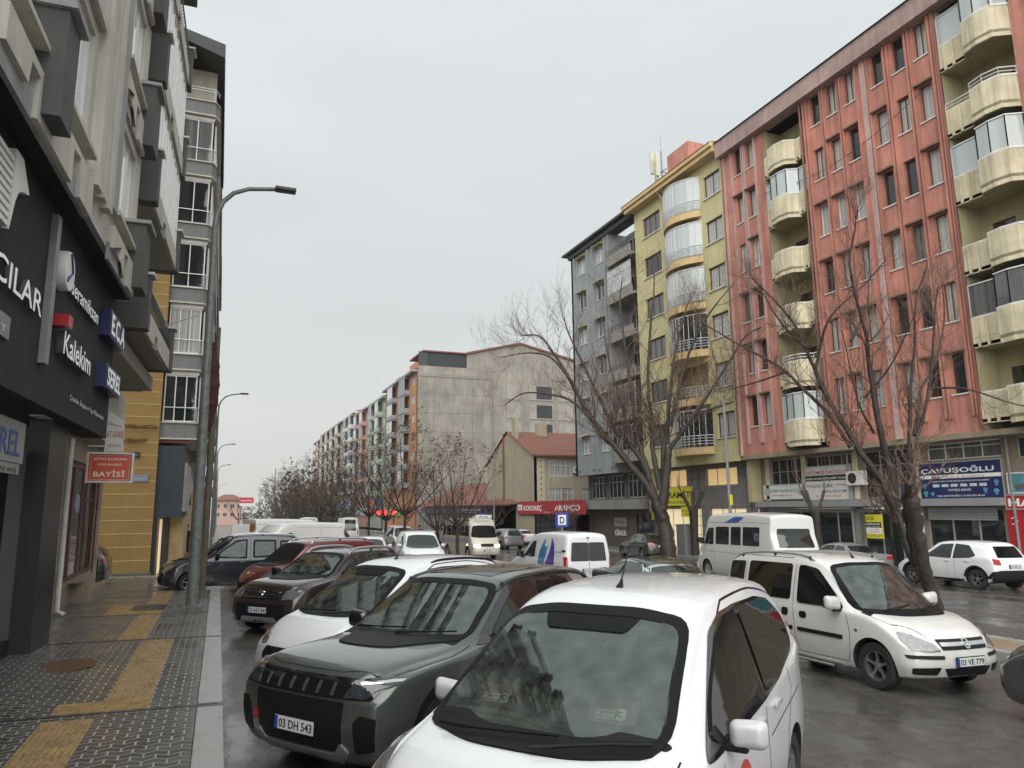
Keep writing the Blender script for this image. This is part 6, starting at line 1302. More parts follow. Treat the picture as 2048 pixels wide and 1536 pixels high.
# interior of the nearest car
MB().prism([(1.0,.74),(1.0,.96),(1.20,1.0),(1.62,.97),(1.70,.90),(1.66,.70),(1.2,.6)],'x',-.70,.70).build('dashboard',M['interior'],cA,30)
for sx in (-.36,.36):
    o=MB().box(-.25,.25,0,.14,0,.62).build('seat',M['interior'],cA,60,bevel=.05,loc=(sx,2.12,.62)); o.rotation_euler=(R(-14),0,0)
    MB().box(-.13,.13,.02,.12,.66,.88).build('headrest',M['interior'],o,60,bevel=.045)
    MB().box(-.25,.25,-.5,.05,-.12,.06).build('seat_cushion',M['interior'],o,60,bevel=.04)
MB().box(-.62,.62,3.0,3.14,.62,1.25).build('rear_seat',M['interior'],cA,60,bevel=.05)
m=MB(); m.tube([(.36+.19*math.cos(a),1.66+.07*math.sin(a),1.02+.17*math.sin(a)) for a in [2*math.pi*k/24 for k in range(25)]],.016,6); m.tube([(.36,1.5,.98),(.36,1.64,1.02),(.52,1.66,1.03)],.02,6); m.tube([(.36,1.64,1.02),(.2,1.66,1.03)],.02,6); m.build('steering_wheel',M['blackp'],cA,60)
# card signs lying behind the windscreen
CARD=mat('card_brown',(.16,.05,.035),.5,var=.3,vs=12)
Mw=cA.matrix_world
for k,(x,y,lab) in enumerate(((-.47,1.08,'brown Kanal 3 card behind the nearest windscreen, left one in the picture'),(.30,1.08,'brown Kanal 3 card behind the nearest windscreen, right one in the picture'))):
    t=thing('card_sign',lab,'card sign',group='card signs on the dashboard'); t.matrix_world=Mw@Matrix.Translation((x,y+.07,1.07))@Matrix.Rotation(R(-42),4,'X')
    c=MB().box(-.15,.15,-.002,.002,0,.15).build('card',CARD,t)
    wt=mat('card_white',(.95,.95,.92),.5,var=0,emit=0)
    MB().box(-.10,.02,-.004,-.0035,.028,.031).box(-.10,-.097,-.004,-.0035,.028,.075).box(-.10,.02,-.004,-.0035,.075,.078).build('card_frame',wt,t)
    text('Kanal',.05,(-.09,-.004,.04),(1,0,0),(0,0,1),wt,t,width=.10,ext=.0008,height=.026)
    text('3',.05,(.03,-.004,.03),(1,0,0),(0,0,1),mat('card_pale',(.5,.6,.52),.5,var=0),t,width=.055,ext=.001,bold=.002,height=.07)
# red round badge on the door
RB=mat('badge_red',(.62,.045,.03),.4,var=0,coat=1)
BA.decal('door_badge',[(1.72+.17*math.cos(a),.66+.17*math.sin(a)) for a in [2*math.pi*k/28 for k in range(28)]],'x+',RB,cA,off=.003,skirt=False)
BA.decal('badge_mark',strip([(1.63,.74),(1.80,.74),(1.80,.67),(1.70,.67),(1.80,.67),(1.80,.58),(1.66,.58)],.028),'x+',M['platew'],cA,off=.005,skirt=False)
cT,BT=make_car('suv','grey green sport utility vehicle with slatted grille and plate 03 DH 543','suv',torres(),(.70,7.0),-55,1.0,G1)
cB,_=make_car('passenger_van','white compact van parked between the grey green suv and the brown suv','van',(lambda s:(s.update(plates=[('03 AEF 90',.42,False)],rails=(2.2,3.9,.62,M['blackp'],.03,.018)),s)[1])(courier(False)),(.84,10.2),-57,.98,G1)
cD,_=make_car('suv','dark brown suv with silver roof rails and plate 32 AAT 841','suv',duster(),(.8,15.9),-47.6,1.0,G1)
cF,_=make_car('passenger_van','dark red compact van with chrome roof rails behind the brown suv','van',fiorino(),(.75,21.1),-64,1.0,G1)
cC,_=make_car('passenger_van','navy blue people carrier crossing the pavement behind the lamp post','van',caddy(),(-1.70,26.0),-85,1.0,G1)
for sx in (-.36,.36):
    o=MB().box(-.25,.25,0,.14,0,.62).build('seat',M['interior'],cC,60,bevel=.05,loc=(sx,2.5,.7)); MB().box(-.13,.13,.02,.12,.66,.88).build('headrest',M['interior'],o,60,bevel=.045)
cO,BO=make_car('passenger_van','white people carrier with black side strip and plate 03 VE 779','van',combo(),(9.42,7.15),-1.5,1.0,G2)
MB().tube([(-.9,1.5,.2),(-.9,3.0,.2)],.02,8).build('side_tube',M['chrome'],cO,60)
VG=paint('dark_green_car_paint',(.006,.014,.012),.2,.2)
sv=simple(VG,4.7,.86,1.38,'sedan'); sv.update(extra=sv['extra']+[('chrome_strip',ring_poly(ws_poly(.735,.96,.60,1.19),.025),'y-',M['chrome'],.012),('roof_trim',strip([(1.5,.93),(2.1,1.25),(2.7,1.285),(3.3,1.26)],.022),'x',M['chrome'],.012)],wscreen=ws_poly(.72,.97,.585,1.20))
cV,_=make_car('vintage_car','old dark green saloon with chrome windscreen frame behind the white van roofs','car',sv,(9.95,13.3),-4.5,1.02,G2)
cN,BN=make_car('panel_van','white panel van seen from behind with blue and purple drop emblem','van',connect(),(10.66,25.2),184,1.0,G2)
dr1=mat('emblem_teal',(.02,.22,.42),.4,var=.3,vs=1.5,coat=1); dr2=mat('emblem_purple',(.07,.04,.36),.4,var=.3,vs=1.5,coat=1); dr3=mat('emblem_blue',(.015,.1,.4),.4,var=.2,vs=2,coat=1)
def drop(cx,cz,w,h,lean):
    pts=[]
    for k in range(24):
        t=k/24; a=2*math.pi*t; r=math.sin(a/2)**1.3
        px=math.sin(a)*w*.5*(.4+.6*r); pz=-math.cos(a)*h*.5
        pts.append((cx+px-lean*(h/2-pz)*.0+lean*max(0,pz-0)*(-1) if False else cx+px+lean*((.5-(pz/h))**2), cz-pz*-1))
    return pts
BN.decal('van_emblem',rp([(2.62,.58),(2.50,.92),(2.55,1.28),(2.78,1.62),(2.90,1.70),(2.88,1.48),(2.93,1.40),(3.1,1.5),(3.0,1.1),(2.78,.58)],.05),'x+',dr1,cN,off=.003,skirt=False)
BN.decal('van_emblem',rp([(2.90,.58),(2.97,.85),(3.22,1.30),(3.25,1.58),(3.32,1.70),(3.15,1.74),(3.05,1.79),(3.42,1.68),(3.56,1.3),(3.58,.58)],.05) if False else rp([(2.88,.58),(3.0,.9),(3.2,1.2),(3.28,1.5),(3.26,1.76),(3.46,1.55),(3.58,1.25),(3.60,.9),(3.55,.58)],.05),'x+',dr2,cN,off=.003,skirt=False)
furnish(cT,2.75,(1.66,1.04)); furnish(cB,2.12,(1.10,.98)); furnish(cD,2.4,(1.46,1.02),.64); furnish(cO,2.0,(1.14,.96),.62)
# far pavement side
sc=simple(WH,4.21,.885,1.61,'hatch'); sc.update(nu=44,rim='five',wheels=(.86,3.46,.345),sglass=M['cglasst'],rail=1,
  extra=sc['extra']+[('rear_bumper',rp([(-.88,.25),(.88,.25),(.86,.62),(.6,.66),(-.6,.66),(-.86,.62)],.04),'y+',M['blackp'],.02),('sill_trim',rp([(1.3,.2),(3.0,.2),(3.0,.32),(1.3,.32)],.02),'x',M['blackp'],.01),('arch_trim',strip(arc(.86,.345,.425,8,172),.06),'x',M['blackp'],.01),('arch_trim',strip(arc(3.46,.345,.425,8,172),.06),'x',M['blackp'],.01)],plates=[('34 BKE 43',.78,True)],handles=[(2.4,.9),(3.15,.92)])
cX,_=make_car('suv','white suv with five spoke wheels parked in front of the blue banner shop','suv',sc,(25.4,21.3),176,1.02,G3)
ss=simple(SIL,4.5,.86,1.44,'sedan'); ss['plates']=[('06 VM 58',.72,True)]
make_car('saloon_car','silver saloon seen from behind between the white van and the white suv','car',ss,(25.2,26.6),174,.98,G3)
BK=paint('black_car_paint',(.006,.006,.007),.2)
sb_=simple(BK,4.76,.9,1.46,'sedan'); sb_.update(plates=[('03 SF 612',.74,True)],nu=34,rim='nine',extra=sb_['extra']+[('chrome_strip',strip([(1.5,.965),(3.9,1.0)],.014),'x',M['chrome'],.008)])
make_car('saloon_car','glossy black saloon parked in front of the brown rental shutter','car',sb_,(25.3,42.4),171,1.04,G3)
# minibuses
def minibus(pt,L=5.9,H=2.62,hw=.98):
    sp=gen(L,hw,H,1.12,1.34,.42,1.0,1.25,.86,'flat',L-.25,rise=.16,trail=.10); sp.update(paint=pt,wheels=(1.05,L-1.35,.36),fb=.14,side=[],wscreen=ws_poly(.84,1.32,.72,1.95),nu=40,mirror=(.95,1.5,1.4),mmat=M['blackp'],rim='steel',rimm=M['metal'],tw=.2); return sp
mb=minibus(WH2); mb.update(side=[rp([(.90,1.38),(1.02,1.78),(1.2,2.0),(1.62,2.02),(1.62,1.36)],.06)]+[rp([(a,1.38),(a,2.06),(b,2.06),(b,1.38)],.06) for a,b in ((1.8,2.8),(2.95,3.65),(3.8,4.9))],rear=[rp([(-.72,1.36),(.72,1.36),(.66,2.02),(-.66,2.02)],.07)],
  seams=[[(1.72,1.3),(1.7,.45)],[(.95,1.3),(.85,1.0)],[(.4,1.08),(5.5,1.05)],[(.5,2.2),(3,2.24),(5.7,2.2)]],handles=[(1.58,1.18)],extra=[('tail_light',rp([(.8,.8),(.93,.8),(.93,1.1),(.8,1.1)],.02),'rr',M['redlamp'],.01),('headlight',rp([(.5,.72),(.8,.72),(.84,.95),(.5,.95)],.05),'yy',M['lampglass'],.01),('bumper',rp([(-.95,.35),(.95,.35),(.95,.6),(-.95,.6)],.04),'y-',M['white'],.02)]
  +[('swoosh',rp([(2.4+.35*k,2.20),(2.75+.35*k,2.22),(3.45+.2*k,2.42),(3.15+.2*k,2.44)],.02),'x',mat('swoosh_blue',(.03,.09,.42),.4,var=0,coat=1),.006) for k in range(3)],plates=[('03 M 0154',.72,True)])
make_car('minibus','white minibus with blue swoosh on the roof edge, moving away in front of the shops','minibus',mb,(19.8,26.2),172,1.0,G4)
CR=paint('cream_car_paint',(.62,.58,.48),dirt=.25)
md=minibus(CR,5.9,2.5,.93); HL=emis('headlamp_on',(1,.93,.75),7)
md.update(side=[rp([(a,1.38),(a,2.0),(b,2.0),(b,1.38)],.06) for a,b in ((.95,1.6),(1.7,2.7),(2.8,3.8),(3.9,4.8),(4.9,5.6))],extra=[('headlight',[(.60+.09*math.cos(R(30*k)),.78+.09*math.sin(R(30*k))) for k in range(12)],'yy',HL,.012),('headlight',[(.79+.07*math.cos(R(30*k)),.80+.07*math.sin(R(30*k))) for k in range(12)],'yy',HL,.012),
  ('grille',rp([(-.42,.74),(.42,.74),(.42,.92),(-.42,.92)],.02),'y-',M['blackp'],.006),('side_stripe',rp([(1.0,.95),(5.6,.95),(5.6,1.2),(1.0,1.2)],.03),'x',mat('stripe_mauve',(.35,.36,.55),.4,var=0,coat=1),.005),('side_lamp',rp([(1.0,.8),(1.1,.8),(1.1,.88),(1.0,.88)],.03),'x',HL,.01)],plates=[('03 M 0071',.5,False)])
cM,BM=make_car('minibus','cream minibus with lit headlamps coming towards the camera behind a bare tree','minibus',md,(14.9,41.2),4,.97,G4)
MB().box(-.55,.55,.75,.83,2.44,2.66).build('roof_board',mat('sign_white',(.75,.75,.72),.5,var=.05),cM,30,bevel=.01); text('AÇIK',.2,(-.3,.742,2.48),(1,0,0),(0,0,1),mat('sign_navy',(.02,.03,.12),.5,var=0),cM,width=.6,height=.14)
GR=paint('grey_car_paint',(.2,.21,.22),.3,.4)
# further vehicles, as the photograph shows them
far=[('suv','grey crossover seen from behind beside the red kiosk',simple(GR,4.4,.9,1.62,'hatch'),(21.6,58),180),
 ('compact_van','white compact van facing the camera in the middle of the roadway',simple(WH,4.3,.88,1.80,'van'),(8.3,30.7),-5.7),
 ('hatchback','white hatchback half hidden left of the white compact van',simple(WH,4.0,.86,1.5,'hatch'),(6.3,33.5),-14),
 ('panel_van','black panel van behind the brown suv roof rails',simple(BK,4.4,.9,1.85,'van'),(6.3,39.5),150),
 ('pickup_truck','dark off-roader with pale roof between the red van roof and the black van',simple(GR,4.2,.9,1.75,'hatch'),(5.9,47.0),-20),
 ('saloon_car','small white car behind the red van roof',simple(WH,4.2,.84,1.42,'sedan'),(4.2,43.5),0),
 ('pickup_truck','white off-roader facing the camera beside the third bare tree',simple(WH,4.6,.9,1.8,'hatch'),(13.2,54),0),
 ('saloon_car','white estate car parked under the bare trees right of the white off-roader',simple(WH,4.3,.86,1.5,'hatch'),(14.5,51),0),
 ('delivery_van','white delivery van far down the street, left of the pair',simple(WH2,5.2,1.0,2.5,'van'),(9.3,88),180),
 ('delivery_van','white delivery van far down the street, right of the pair',simple(WH2,5.2,1.0,2.5,'van'),(13.0,84),180),
 ('compact_van','white van in front of the distant shop fronts',simple(WH2,4.4,.9,1.8,'van'),(14.2,66),180),
 ('saloon_car','small white car parked deep beside the red kiosk',simple(WH,4.2,.84,1.42,'sedan'),(26.4,66),180)]
for nm,lab,sp,pos,dg in far: make_car(nm,lab,{'suv':'suv','compact_van':'van','hatchback':'car','panel_van':'van','pickup_truck':'suv','saloon_car':'car','delivery_van':'van'}[nm],sp,pos,dg,1.0,G4)
# big white vans at the near kerb
def bigvan(pt):
    sp=gen(5.6,1.0,2.35,1.05,1.28,.85,1.75,1.2,.84,'flat',5.4,rise=.14,trail=.02); sp.update(paint=pt,wheels=(.98,4.3,.35),side=[rp([(1.25,1.25),(1.85,1.8),(2.3,1.86),(2.3,1.22)],.06)],wscreen=ws_poly(.86,1.26,.74,1.82),rim='steel',mirror=(1.4,1.4,1.5),mmat=M['blackp'],
      seams=[[(2.4,2.0),(2.4,.4)],[(2.5,1.1),(5.4,1.1)],[(2.5,2.08),(5.4,2.08)],[(3.9,2.1),(3.9,.4)]],extra=[('headlight',rp([(.6,.8),(.85,.85),(.9,1.1),(.7,1.05)],.04),'yy',M['lampglass'],.01),('grille',rp([(-.5,.7),(.5,.7),(.55,.9),(-.55,.9)],.03),'y-',M['blackp'],.006)]); return sp
make_car('delivery_van','long white delivery van nose-in behind the navy people carrier','van',bigvan(WH2),(.75,33.5),-64,.92,G1)
bv=bigvan(WH); bv['extra']=bv['extra']+[('tail_light',rp([(.86,.8),(.96,.8),(.96,1.3),(.86,1.3)],.02),'rr',M['redlamp'],.01)]
cW,BW=make_car('delivery_van','white delivery van backed to the kerb with its tan lined rear opened towards the pavement','van',bv,(6.2,40.0),110,.98,G1)
tan=mat('plywood_tan',(.42,.22,.07),.6,var=.25,vs=5)
BW.decal('cargo_opening',rp([(-.82,.62),(.82,.62),(.76,2.1),(-.76,2.1)],.06),'y+',tan,cW,off=.012)
o=MB().box(0,.05,0,.85,0,1.5).build('rear_door',WH2,cW,40,bevel=.015,loc=(-.95,5.6,.6)); MB().box(.052,.056,.05,.8,.05,1.45).build('door_lining',tan,o)
make_car('hatchback','dark grey hatchback with red tail lamp parked in the alley beside the ochre wall','car',(lambda s:(s.update(extra=s['extra']+[('tail_light',rp([(.45,.86),(.84,.9),(.82,1.12),(.5,1.0)],.04),'rr',M['redlamp'],.012)],nu=40),s)[1])(simple(BK,4.2,.88,1.5,'hatch')),(-7.5,28.4),-91,1.0,'cars on the left pavement')
make_car('hatchback','maroon hatchback glimpsed behind the navy people carrier','car',simple(paint('maroon_paint',(.06,.01,.012),.3),4.0,.86,1.5,'hatch'),(.4,29.6),-64,1.0,G1)
make_car('saloon_car','grey car cut off by the right edge of the picture','car',simple(paint('slate_paint',(.07,.075,.08),.3,.4),4.5,.88,1.48,'hatch'),(9.5,6.4),181,1.0,G2)
make_car('saloon_car','black car of which only a roof edge shows at the bottom right corner','car',simple(BK,4.4,.88,1.35,'sedan'),(4.6,-.9),200,1.0,G2)
# ---------------------------------------------------------------- trees
M['bark']=mat('wet_bark',(.042,.032,.025),.6,var=.5,vs=7,bump=.9,bs=22); M['twig']=mat('wet_twig',(.12,.072,.052),.7,var=.3,vs=3); M['twigd']=mat('dark_twig',(.085,.062,.046),.75,var=.3,vs=3)
M['seed']=mat('dry_leaf_cluster',(.12,.088,.058),.85,var=.5,vs=3); M['needle']=mat('evergreen_needles',(.018,.028,.020),.85,var=.5,vs=2)
def sprout(tw,p,d,L,r,depth,rng,up=.25,leaf=None,nside=3,crk=.30):
    """one crooked shoot with its own side shoots"""
    n=4 if depth>0 else 3; pts=[p.copy()]; q=p.copy(); dd=d.normalized()
    for i in range(n):
        dd=(dd+Vector((rng.uniform(-1,1),rng.uniform(-1,1),rng.uniform(-1,1)))*crk*.6+Vector((0,0,up*.35))).normalized()
        q=q+dd*(L/n); pts.append(q.copy())
    tw.tube(pts,[r*(1-.7*i/n) for i in range(n+1)],nside if r>.012 else 3,cap=False)
    if leaf is not None and depth==0:
        for k in range(2): leaf.append((pts[-1-k]).copy())
    if depth>0:
        for i in range(1,n+1):
            m=rng.choice((1,1,2)) if depth>1 else rng.choice((0,1,1,2))
            for k in range(m if i<n else 2):
                a=dd.orthogonal().normalized(); a=Matrix.Rotation(rng.uniform(0,6.28),3,dd)@a
                sprout(tw,pts[i].copy(),(dd*.75+a*rng.uniform(.5,1.0)).normalized(),L*rng.uniform(.42,.68),r*.52,depth-1,rng,up,leaf,3,crk)
def limb_tree(label,base,limbs,seed,group,depth=2,tl=.9,leafy=0,every=1,name='bare_tree',r_end=.02,fwd=(.372,.928),up=.5,lim=.11,dn=(0,1,1,2)):
    """limbs: list of (points in metres: across, height, towards), radii) in a frame that faces the street"""
    rng=random.Random(seed); t=thing(name,label,'tree',base,None,group); rt=Vector((fwd[1],-fwd[0],0)); fw=Vector((fwd[0],fwd[1],0))
    trunk=MB(); tw=MB(); leaf=[] if leafy else None
    for pts,r0,r1 in limbs:
        P=[rt*a+Vector((0,0,b))+fw*c for a,b,c in pts]; Q=catmull([tuple(p) for p in P],4); n=len(Q); Q=[Vector(q)+Vector((rng.uniform(-1,1),rng.uniform(-1,1),0))*min(r1*.5,.025) for q in Q]
        rr=[r0+(r1-r0)*(i/(n-1))**.8 for i in range(n)]; rr=[x*(1+.10*math.sin(i*2.1+seed)) for i,x in enumerate(rr)]
        Q2,r2=(Q+[Q[-1]+(Q[-1]-Q[-2]).normalized()*rr[-1]*.5,Q[-1]+(Q[-1]-Q[-2]).normalized()*rr[-1]*.8],rr+[rr[-1]*.75,rr[-1]*.3]) if r1>.05 else (Q,rr)
        trunk.tube(Q2,r2,9 if r0>.08 else 6)
        tot=sum((Q[i+1]-Q[i]).length for i in range(n-1))
        for i in range(n):
            f=i/(n-1)
            if f<.28 or rr[i]>lim: continue
            if i%every: continue
            d=(Q[min(i+1,n-1)]-Q[max(i-1,0)]).normalized()
            for k in range(rng.choice(dn) if f<.95 else 3):
                a=Matrix.Rotation(rng.uniform(0,6.28),3,d)@d.orthogonal().normalized()
                sprout(tw,Q[i].copy(),(d*.6+a*rng.uniform(.5,1)).normalized(),tl*rng.uniform(.6,1.25)*(1.15-.35*f),max(.007,rr[i]*.36),depth,rng,up,leaf)
    trunk.build('trunk',M['bark'],t,60)
    tw.build('crown',M['twig'] if not leafy else M['twigd'],t)
    if leafy:
        lb=MB()
        for p in leaf:
            if rng.random()>leafy*.55: continue
            for k in range(1):
                a=Vector((rng.uniform(-1,1),rng.uniform(-1,1),rng.uniform(-1,1))).normalized()*.05*tl; b_=Vector((rng.uniform(-1,1),rng.uniform(-1,1),rng.uniform(-.6,.3))).normalized()*.08*tl; c=p+b_*rng.random()
                lb.quad(c-a,c+b_*.6,c+a,c-b_*.6)
        lb.build('leaf_clusters',M['seed'],t)
    return t
# the two big pollarded trees, limb by limb (pixel offsets on the photograph's tree turned into metres)
def px2m(pts,bx,by,s,spread,rng):
    n=len(pts); sg=rng.uniform(-1,1); return [((x-bx)*s,(by-y)*s+0,sg*spread*(i/(n-1))**1.3 if n>1 else 0) for i,(x,y) in enumerate(pts)]
rg=random.Random(5)
s1=42.8/1445*.985; bx,by=1342,1121
L1=[([(1342,1121),(1340,1080),(1334,1040),(1326,1010)],16.5,14.5),([(1334,1040),(1318,1000),(1300,965),(1276,934),(1241,889),(1209,850),(1174,790),(1150,740),(1123,690),(1090,645),(1050,640)],11,1.2),
 ([(1320,1000),(1311,967),(1295,918),(1272,883),(1244,850),(1210,775),(1182,706),(1159,652),(1143,600)],8,1.2),([(1309,960),(1305,930),(1297,899),(1290,850),(1283,749),(1276,652),(1272,560),(1282,500)],7,1.1),
 ([(1330,980),(1324,934),(1319,889),(1322,850),(1319,749),(1330,632),(1342,560),(1348,500)],7,1.1),([(1336,1000),(1340,967),(1344,899),(1356,850),(1370,760),(1389,672),(1416,590),(1436,540)],8,1.1),
 ([(1340,960),(1352,900),(1373,870),(1401,830),(1436,780),(1475,720),(1510,670),(1560,650)],6.5,1.1),([(1332,1020),(1338,985),(1345,940),(1350,900)],12,7),
 ([(1200,838),(1150,790),(1100,773),(1050,768),(1010,790)],3.6,.9),([(1401,830),(1440,815),(1490,800),(1530,780)],3.2,.8),([(1272,883),(1260,800),(1240,700),(1232,600)],4,.9),([(1356,850),(1400,700),(1440,620),(1490,560)],4.2,.9),([(1160,760),(1110,700),(1060,690),(1000,700)],3,.8)]
limbs=[(px2m(p,bx,by,s1,2.6,rg),a*s1,b*s1) for p,a,b in L1]
limb_tree('tall wide bare tree in front of the grey and yellow blocks, its trunk dividing low',(24.9,37.35,G(24.9,37.35)+.02),limbs,3,'bare street trees',2,2.3,name='bare_tree',lim=.2,dn=(0,1,1,2))
s2=14.2/1445; bx,by=1884,1236
L2=[([(1884,1250),(1872,1190),(1855,1140),(1843,1110),(1830,1064),(1820,1020),(1812,970)],13,13.5),([(1812,1000),(1800,962),(1789,930),(1752,873),(1733,834),(1697,762),(1674,697),(1658,649),(1640,600),(1600,545),(1560,500)],9.5,1.4),
 ([(1733,863),(1694,795),(1648,743),(1616,704),(1564,668),(1521,642),(1466,606),(1440,590)],5.2,1.2),([(1812,985),(1808,932),(1792,870),(1782,834),(1769,762),(1759,671),(1752,642),(1733,580),(1717,505),(1724,450),(1728,400)],9,1.2),
 ([(1838,1000),(1845,940),(1840,890),(1843,820),(1847,743),(1857,662),(1860,580),(1885,500)],7,1.1),([(1840,893),(1866,841),(1886,775),(1902,678),(1908,590),(1912,540)],5.5,1.1),([(1863,840),(1885,790),(1902,743),(1948,684),(1987,606),(2010,531),(2023,467)],5,1.1),
 ([(1842,1100),(1836,1040),(1842,965)],8,7.5),([(1836,1090),(1820,1025),(1803,975),(1793,940)],7,7),([(1660,655),(1620,590),(1590,480)],3.4,1),([(1674,697),(1700,600),(1760,540),(1790,500)],3.6,1),([(1752,642),(1800,560),(1820,480)],3.4,.9),([(1769,762),(1810,700),(1830,620)],3,.8),([(1902,743),(1960,750),(2030,790),(2060,800)],2.8,.8),([(1616,704),(1560,720),(1500,730)],2.6,.8),([(1782,834),(1740,770),(1700,640)],3,.8)]
limbs=[(px2m(p,bx,by,s2,1.3,rg),a*s2,b*s2) for p,a,b in L2]
limb_tree('big knobbly pollarded bare tree beyond the white people carrier, in front of the pink block',(13.05,10.35,G(13,10.3)+.1),limbs,8,'bare street trees',2,.68,dn=(0,1,1,2))
def vase(label,x,y,h,w,seed,leafy=.7,stems=6,fork=.28,depth=2,tr=.12,grp='bare street trees',every=2):
    rng=random.Random(seed); L=[([(0,0,0),(rng.uniform(-.05,.05),fork*h*.6,0),(rng.uniform(-.1,.1),fork*h,0)],tr,tr*.85)]
    for k in range(stems):
        a=(k/(stems-1)-.5)*2 if stems>1 else 0; a+=rng.uniform(-.12,.12); c=rng.uniform(-.8,.8)
        e=h*(1-.22*abs(a)**1.5)*rng.uniform(.88,1.0)
        L.append(([(0,fork*h*.86,0),(a*w*.14,fork*h+.12*(e-fork*h),c*w*.1),(a*w*.30,fork*h+.5*(e-fork*h),c*w*.25),(a*w*.42,e*.9,c*w*.36)],tr*.62,tr*.12))
    return limb_tree(label,(x,y,G(x,y)+.1),L,seed,grp,depth,h*.15,leafy,every,dn=(1,1,2))
vase('leafy topped bare tree standing in front of the cream minibus',13.1,41.4,7.3,5.8,21)
vase('small bare tree left of the cream minibus tree',13.2,46.2,6.2,4.6,22,.6)
vase('broad bare tree with dry leaf tufts in front of the orange block',13.1,54.8,10.2,9.0,23,.75,7)
vase('dark bare tree between the broad tree and the traffic lights',13.2,62,8.6,7,24,.6)
vase('bare tree beside the red traffic lights',13.2,69.5,10,8.6,25,.7,7)
vase('two stemmed bare tree right of the pair of delivery vans',13.1,81,10,9,26,.75,7)
vase('bare tree above the left delivery van of the pair',13.0,92,10.5,9.5,27,.75,7)
for k,(yy,h) in enumerate(((104,11),(118,11),(134,11),(152,11),(172,11),(195,11))): vase('dense bare tree of the distant median row, %s'%('first','second','third','fourth','fifth','last')[k],12.6+.3*(k%2),yy,h,8.5,30+k,.8,7,.25,1,.2,'distant median trees') if False else vase(('dense bare tree of the distant median row, %s from the camera'%('nearest','second','third','fourth','fifth','farthest')[k]) if False else ['dense bare tree of the distant median row, nearest of six','distant median tree, second of the six dense ones','distant median tree, third of the six dense ones','distant median tree, fourth of the six dense ones','distant median tree, fifth of the six dense ones','farthest of the six dense distant median trees'][k],12.6+.3*(k%2),yy,h,11,30+k,.8,8,.22,2,.2,'distant median trees',2)
vase('low red twigged tree in front of the tiled shop roof',25.5,70,4.6,5.5,41,0,7,.3)
vase('small bare tree in front of the red kiosk sign',24.6,50.5,4.7,3.2,42,0,6,.35)
# pollards on the far pavement
def pollard(label,x,y,h,rods,seed,tr,rl):
    rng=random.Random(seed); t=thing('pollard_tree',label,'tree',(x,y,G(x,y)+.1),None,'pollards on the far pavement'); tk=MB(); cr=MB()
    tk.tube([(0,0,0),(.03,.05,h*.4),(0,0,h*.8)],[tr,tr*.9,tr*1.15],8)
    for k in range(rods):
        a=rng.uniform(0,6.28); d=Vector((math.cos(a)*.5,math.sin(a)*.5,1)).normalized(); e=Vector((0,0,h*.75))+d*h*.42
        tk.tube([(0,0,h*.7),tuple(Vector((0,0,h*.72))+d*h*.2),tuple(e)],[tr*.6,tr*.42,tr*.5],6)
        for j in range(3): f=(d+Vector((rng.uniform(-.4,.4),rng.uniform(-.4,.4),.3))).normalized(); cr.tube([tuple(e),tuple(e+f*rl*.5),tuple(e+f*rl*.5+Vector((0,0,rl*.5)))],[.022,.014,.006],3)
    tk.build('trunk',M['bark'],t,60); cr.build('crown',M['twig'],t)
pollard('stubby pollard with thin upright rods in front of the weathered white sign',27.9,28.6,3.3,3,51,.17,1.9)
pollard('thick knobbed pollard in front of the lit yellow sign shop',27.7,38.6,3.5,5,52,.26,1.1)
# evergreens and far wood at the end of the street
def conifer(label,x,y,h,seed):
    rng=random.Random(seed); t=thing('conifer_tree',label,'tree',(x,y,G(x,y)),None,'conifers at the end of the street'); MB().tube([(0,0,0),(0,0,h*.9)],[.2,.05],6).build('trunk',M['bark'],t); c=MB()
    for k in range(260):
        z=rng.uniform(.12,1)**.8; r=(1-z)*h*.24*rng.uniform(.5,1.1); a=rng.uniform(0,6.28); p=Vector((r*math.cos(a),r*math.sin(a),z*h)); d=Vector((math.cos(a),math.sin(a),-.4))*h*.05; s_=Vector((-math.sin(a),math.cos(a),0))*h*.025
        c.quad(p-s_,p+d,p+s_,p-d*.4)
    c.build('crown',M['needle'],t)
for k,(x,y,h,l) in enumerate(((16.5,240,9,'dark conifer left of the far trees'),(21.5,232,12,'taller dark conifer beside the distant median trees'),(12.5,260,8,'small dark conifer near the hoarding'))): conifer(l,x,y,h,60+k)
vase('round bare tree behind the hoarding at the end of the street',6.0,250,10,12,71,.8,8,.2,1,.3,'trees at the end of the street')
vase('bare tree right of the hoarding at the end of the street',17,215,9,9,72,.8,8,.2,1,.3,'trees at the end of the street')
vase('spreading bare tree beside the dark conifers',25,262,12,12,73,.8,8,.2,1,.3,'trees at the end of the street')
rng=random.Random(9); c=MB()
for k in range(15000):
    y=rng.uniform(150,430); x=(12.5+(y-150)*.13+rng.uniform(-2,12)) if rng.random()<.75 else rng.uniform(2,40); y=y if x>12 else rng.uniform(320,430); top=8+(y<300)*9*rng.random(); z=G(x,y)+rng.uniform(0,1)**.7*top*(.7+.3*math.sin(y*.13)*math.sin(y*.05+1))
    a=Vector((rng.uniform(-1,1),rng.uniform(-1,1),rng.uniform(-1,1)))*.42; b_=Vector((rng.uniform(-1,1),rng.uniform(-1,1),rng.uniform(-1,1)))*.42; p=Vector((x,y,z)); c.quad(p-a,p+b_,p+a,p-b_)
o=c.build('distant_wood',mat('far_bare_wood',(.055,.048,.038),.9,var=.4,vs=.2)); tag(o,'dark mass of far trees along the street end','trees',None,'stuff')
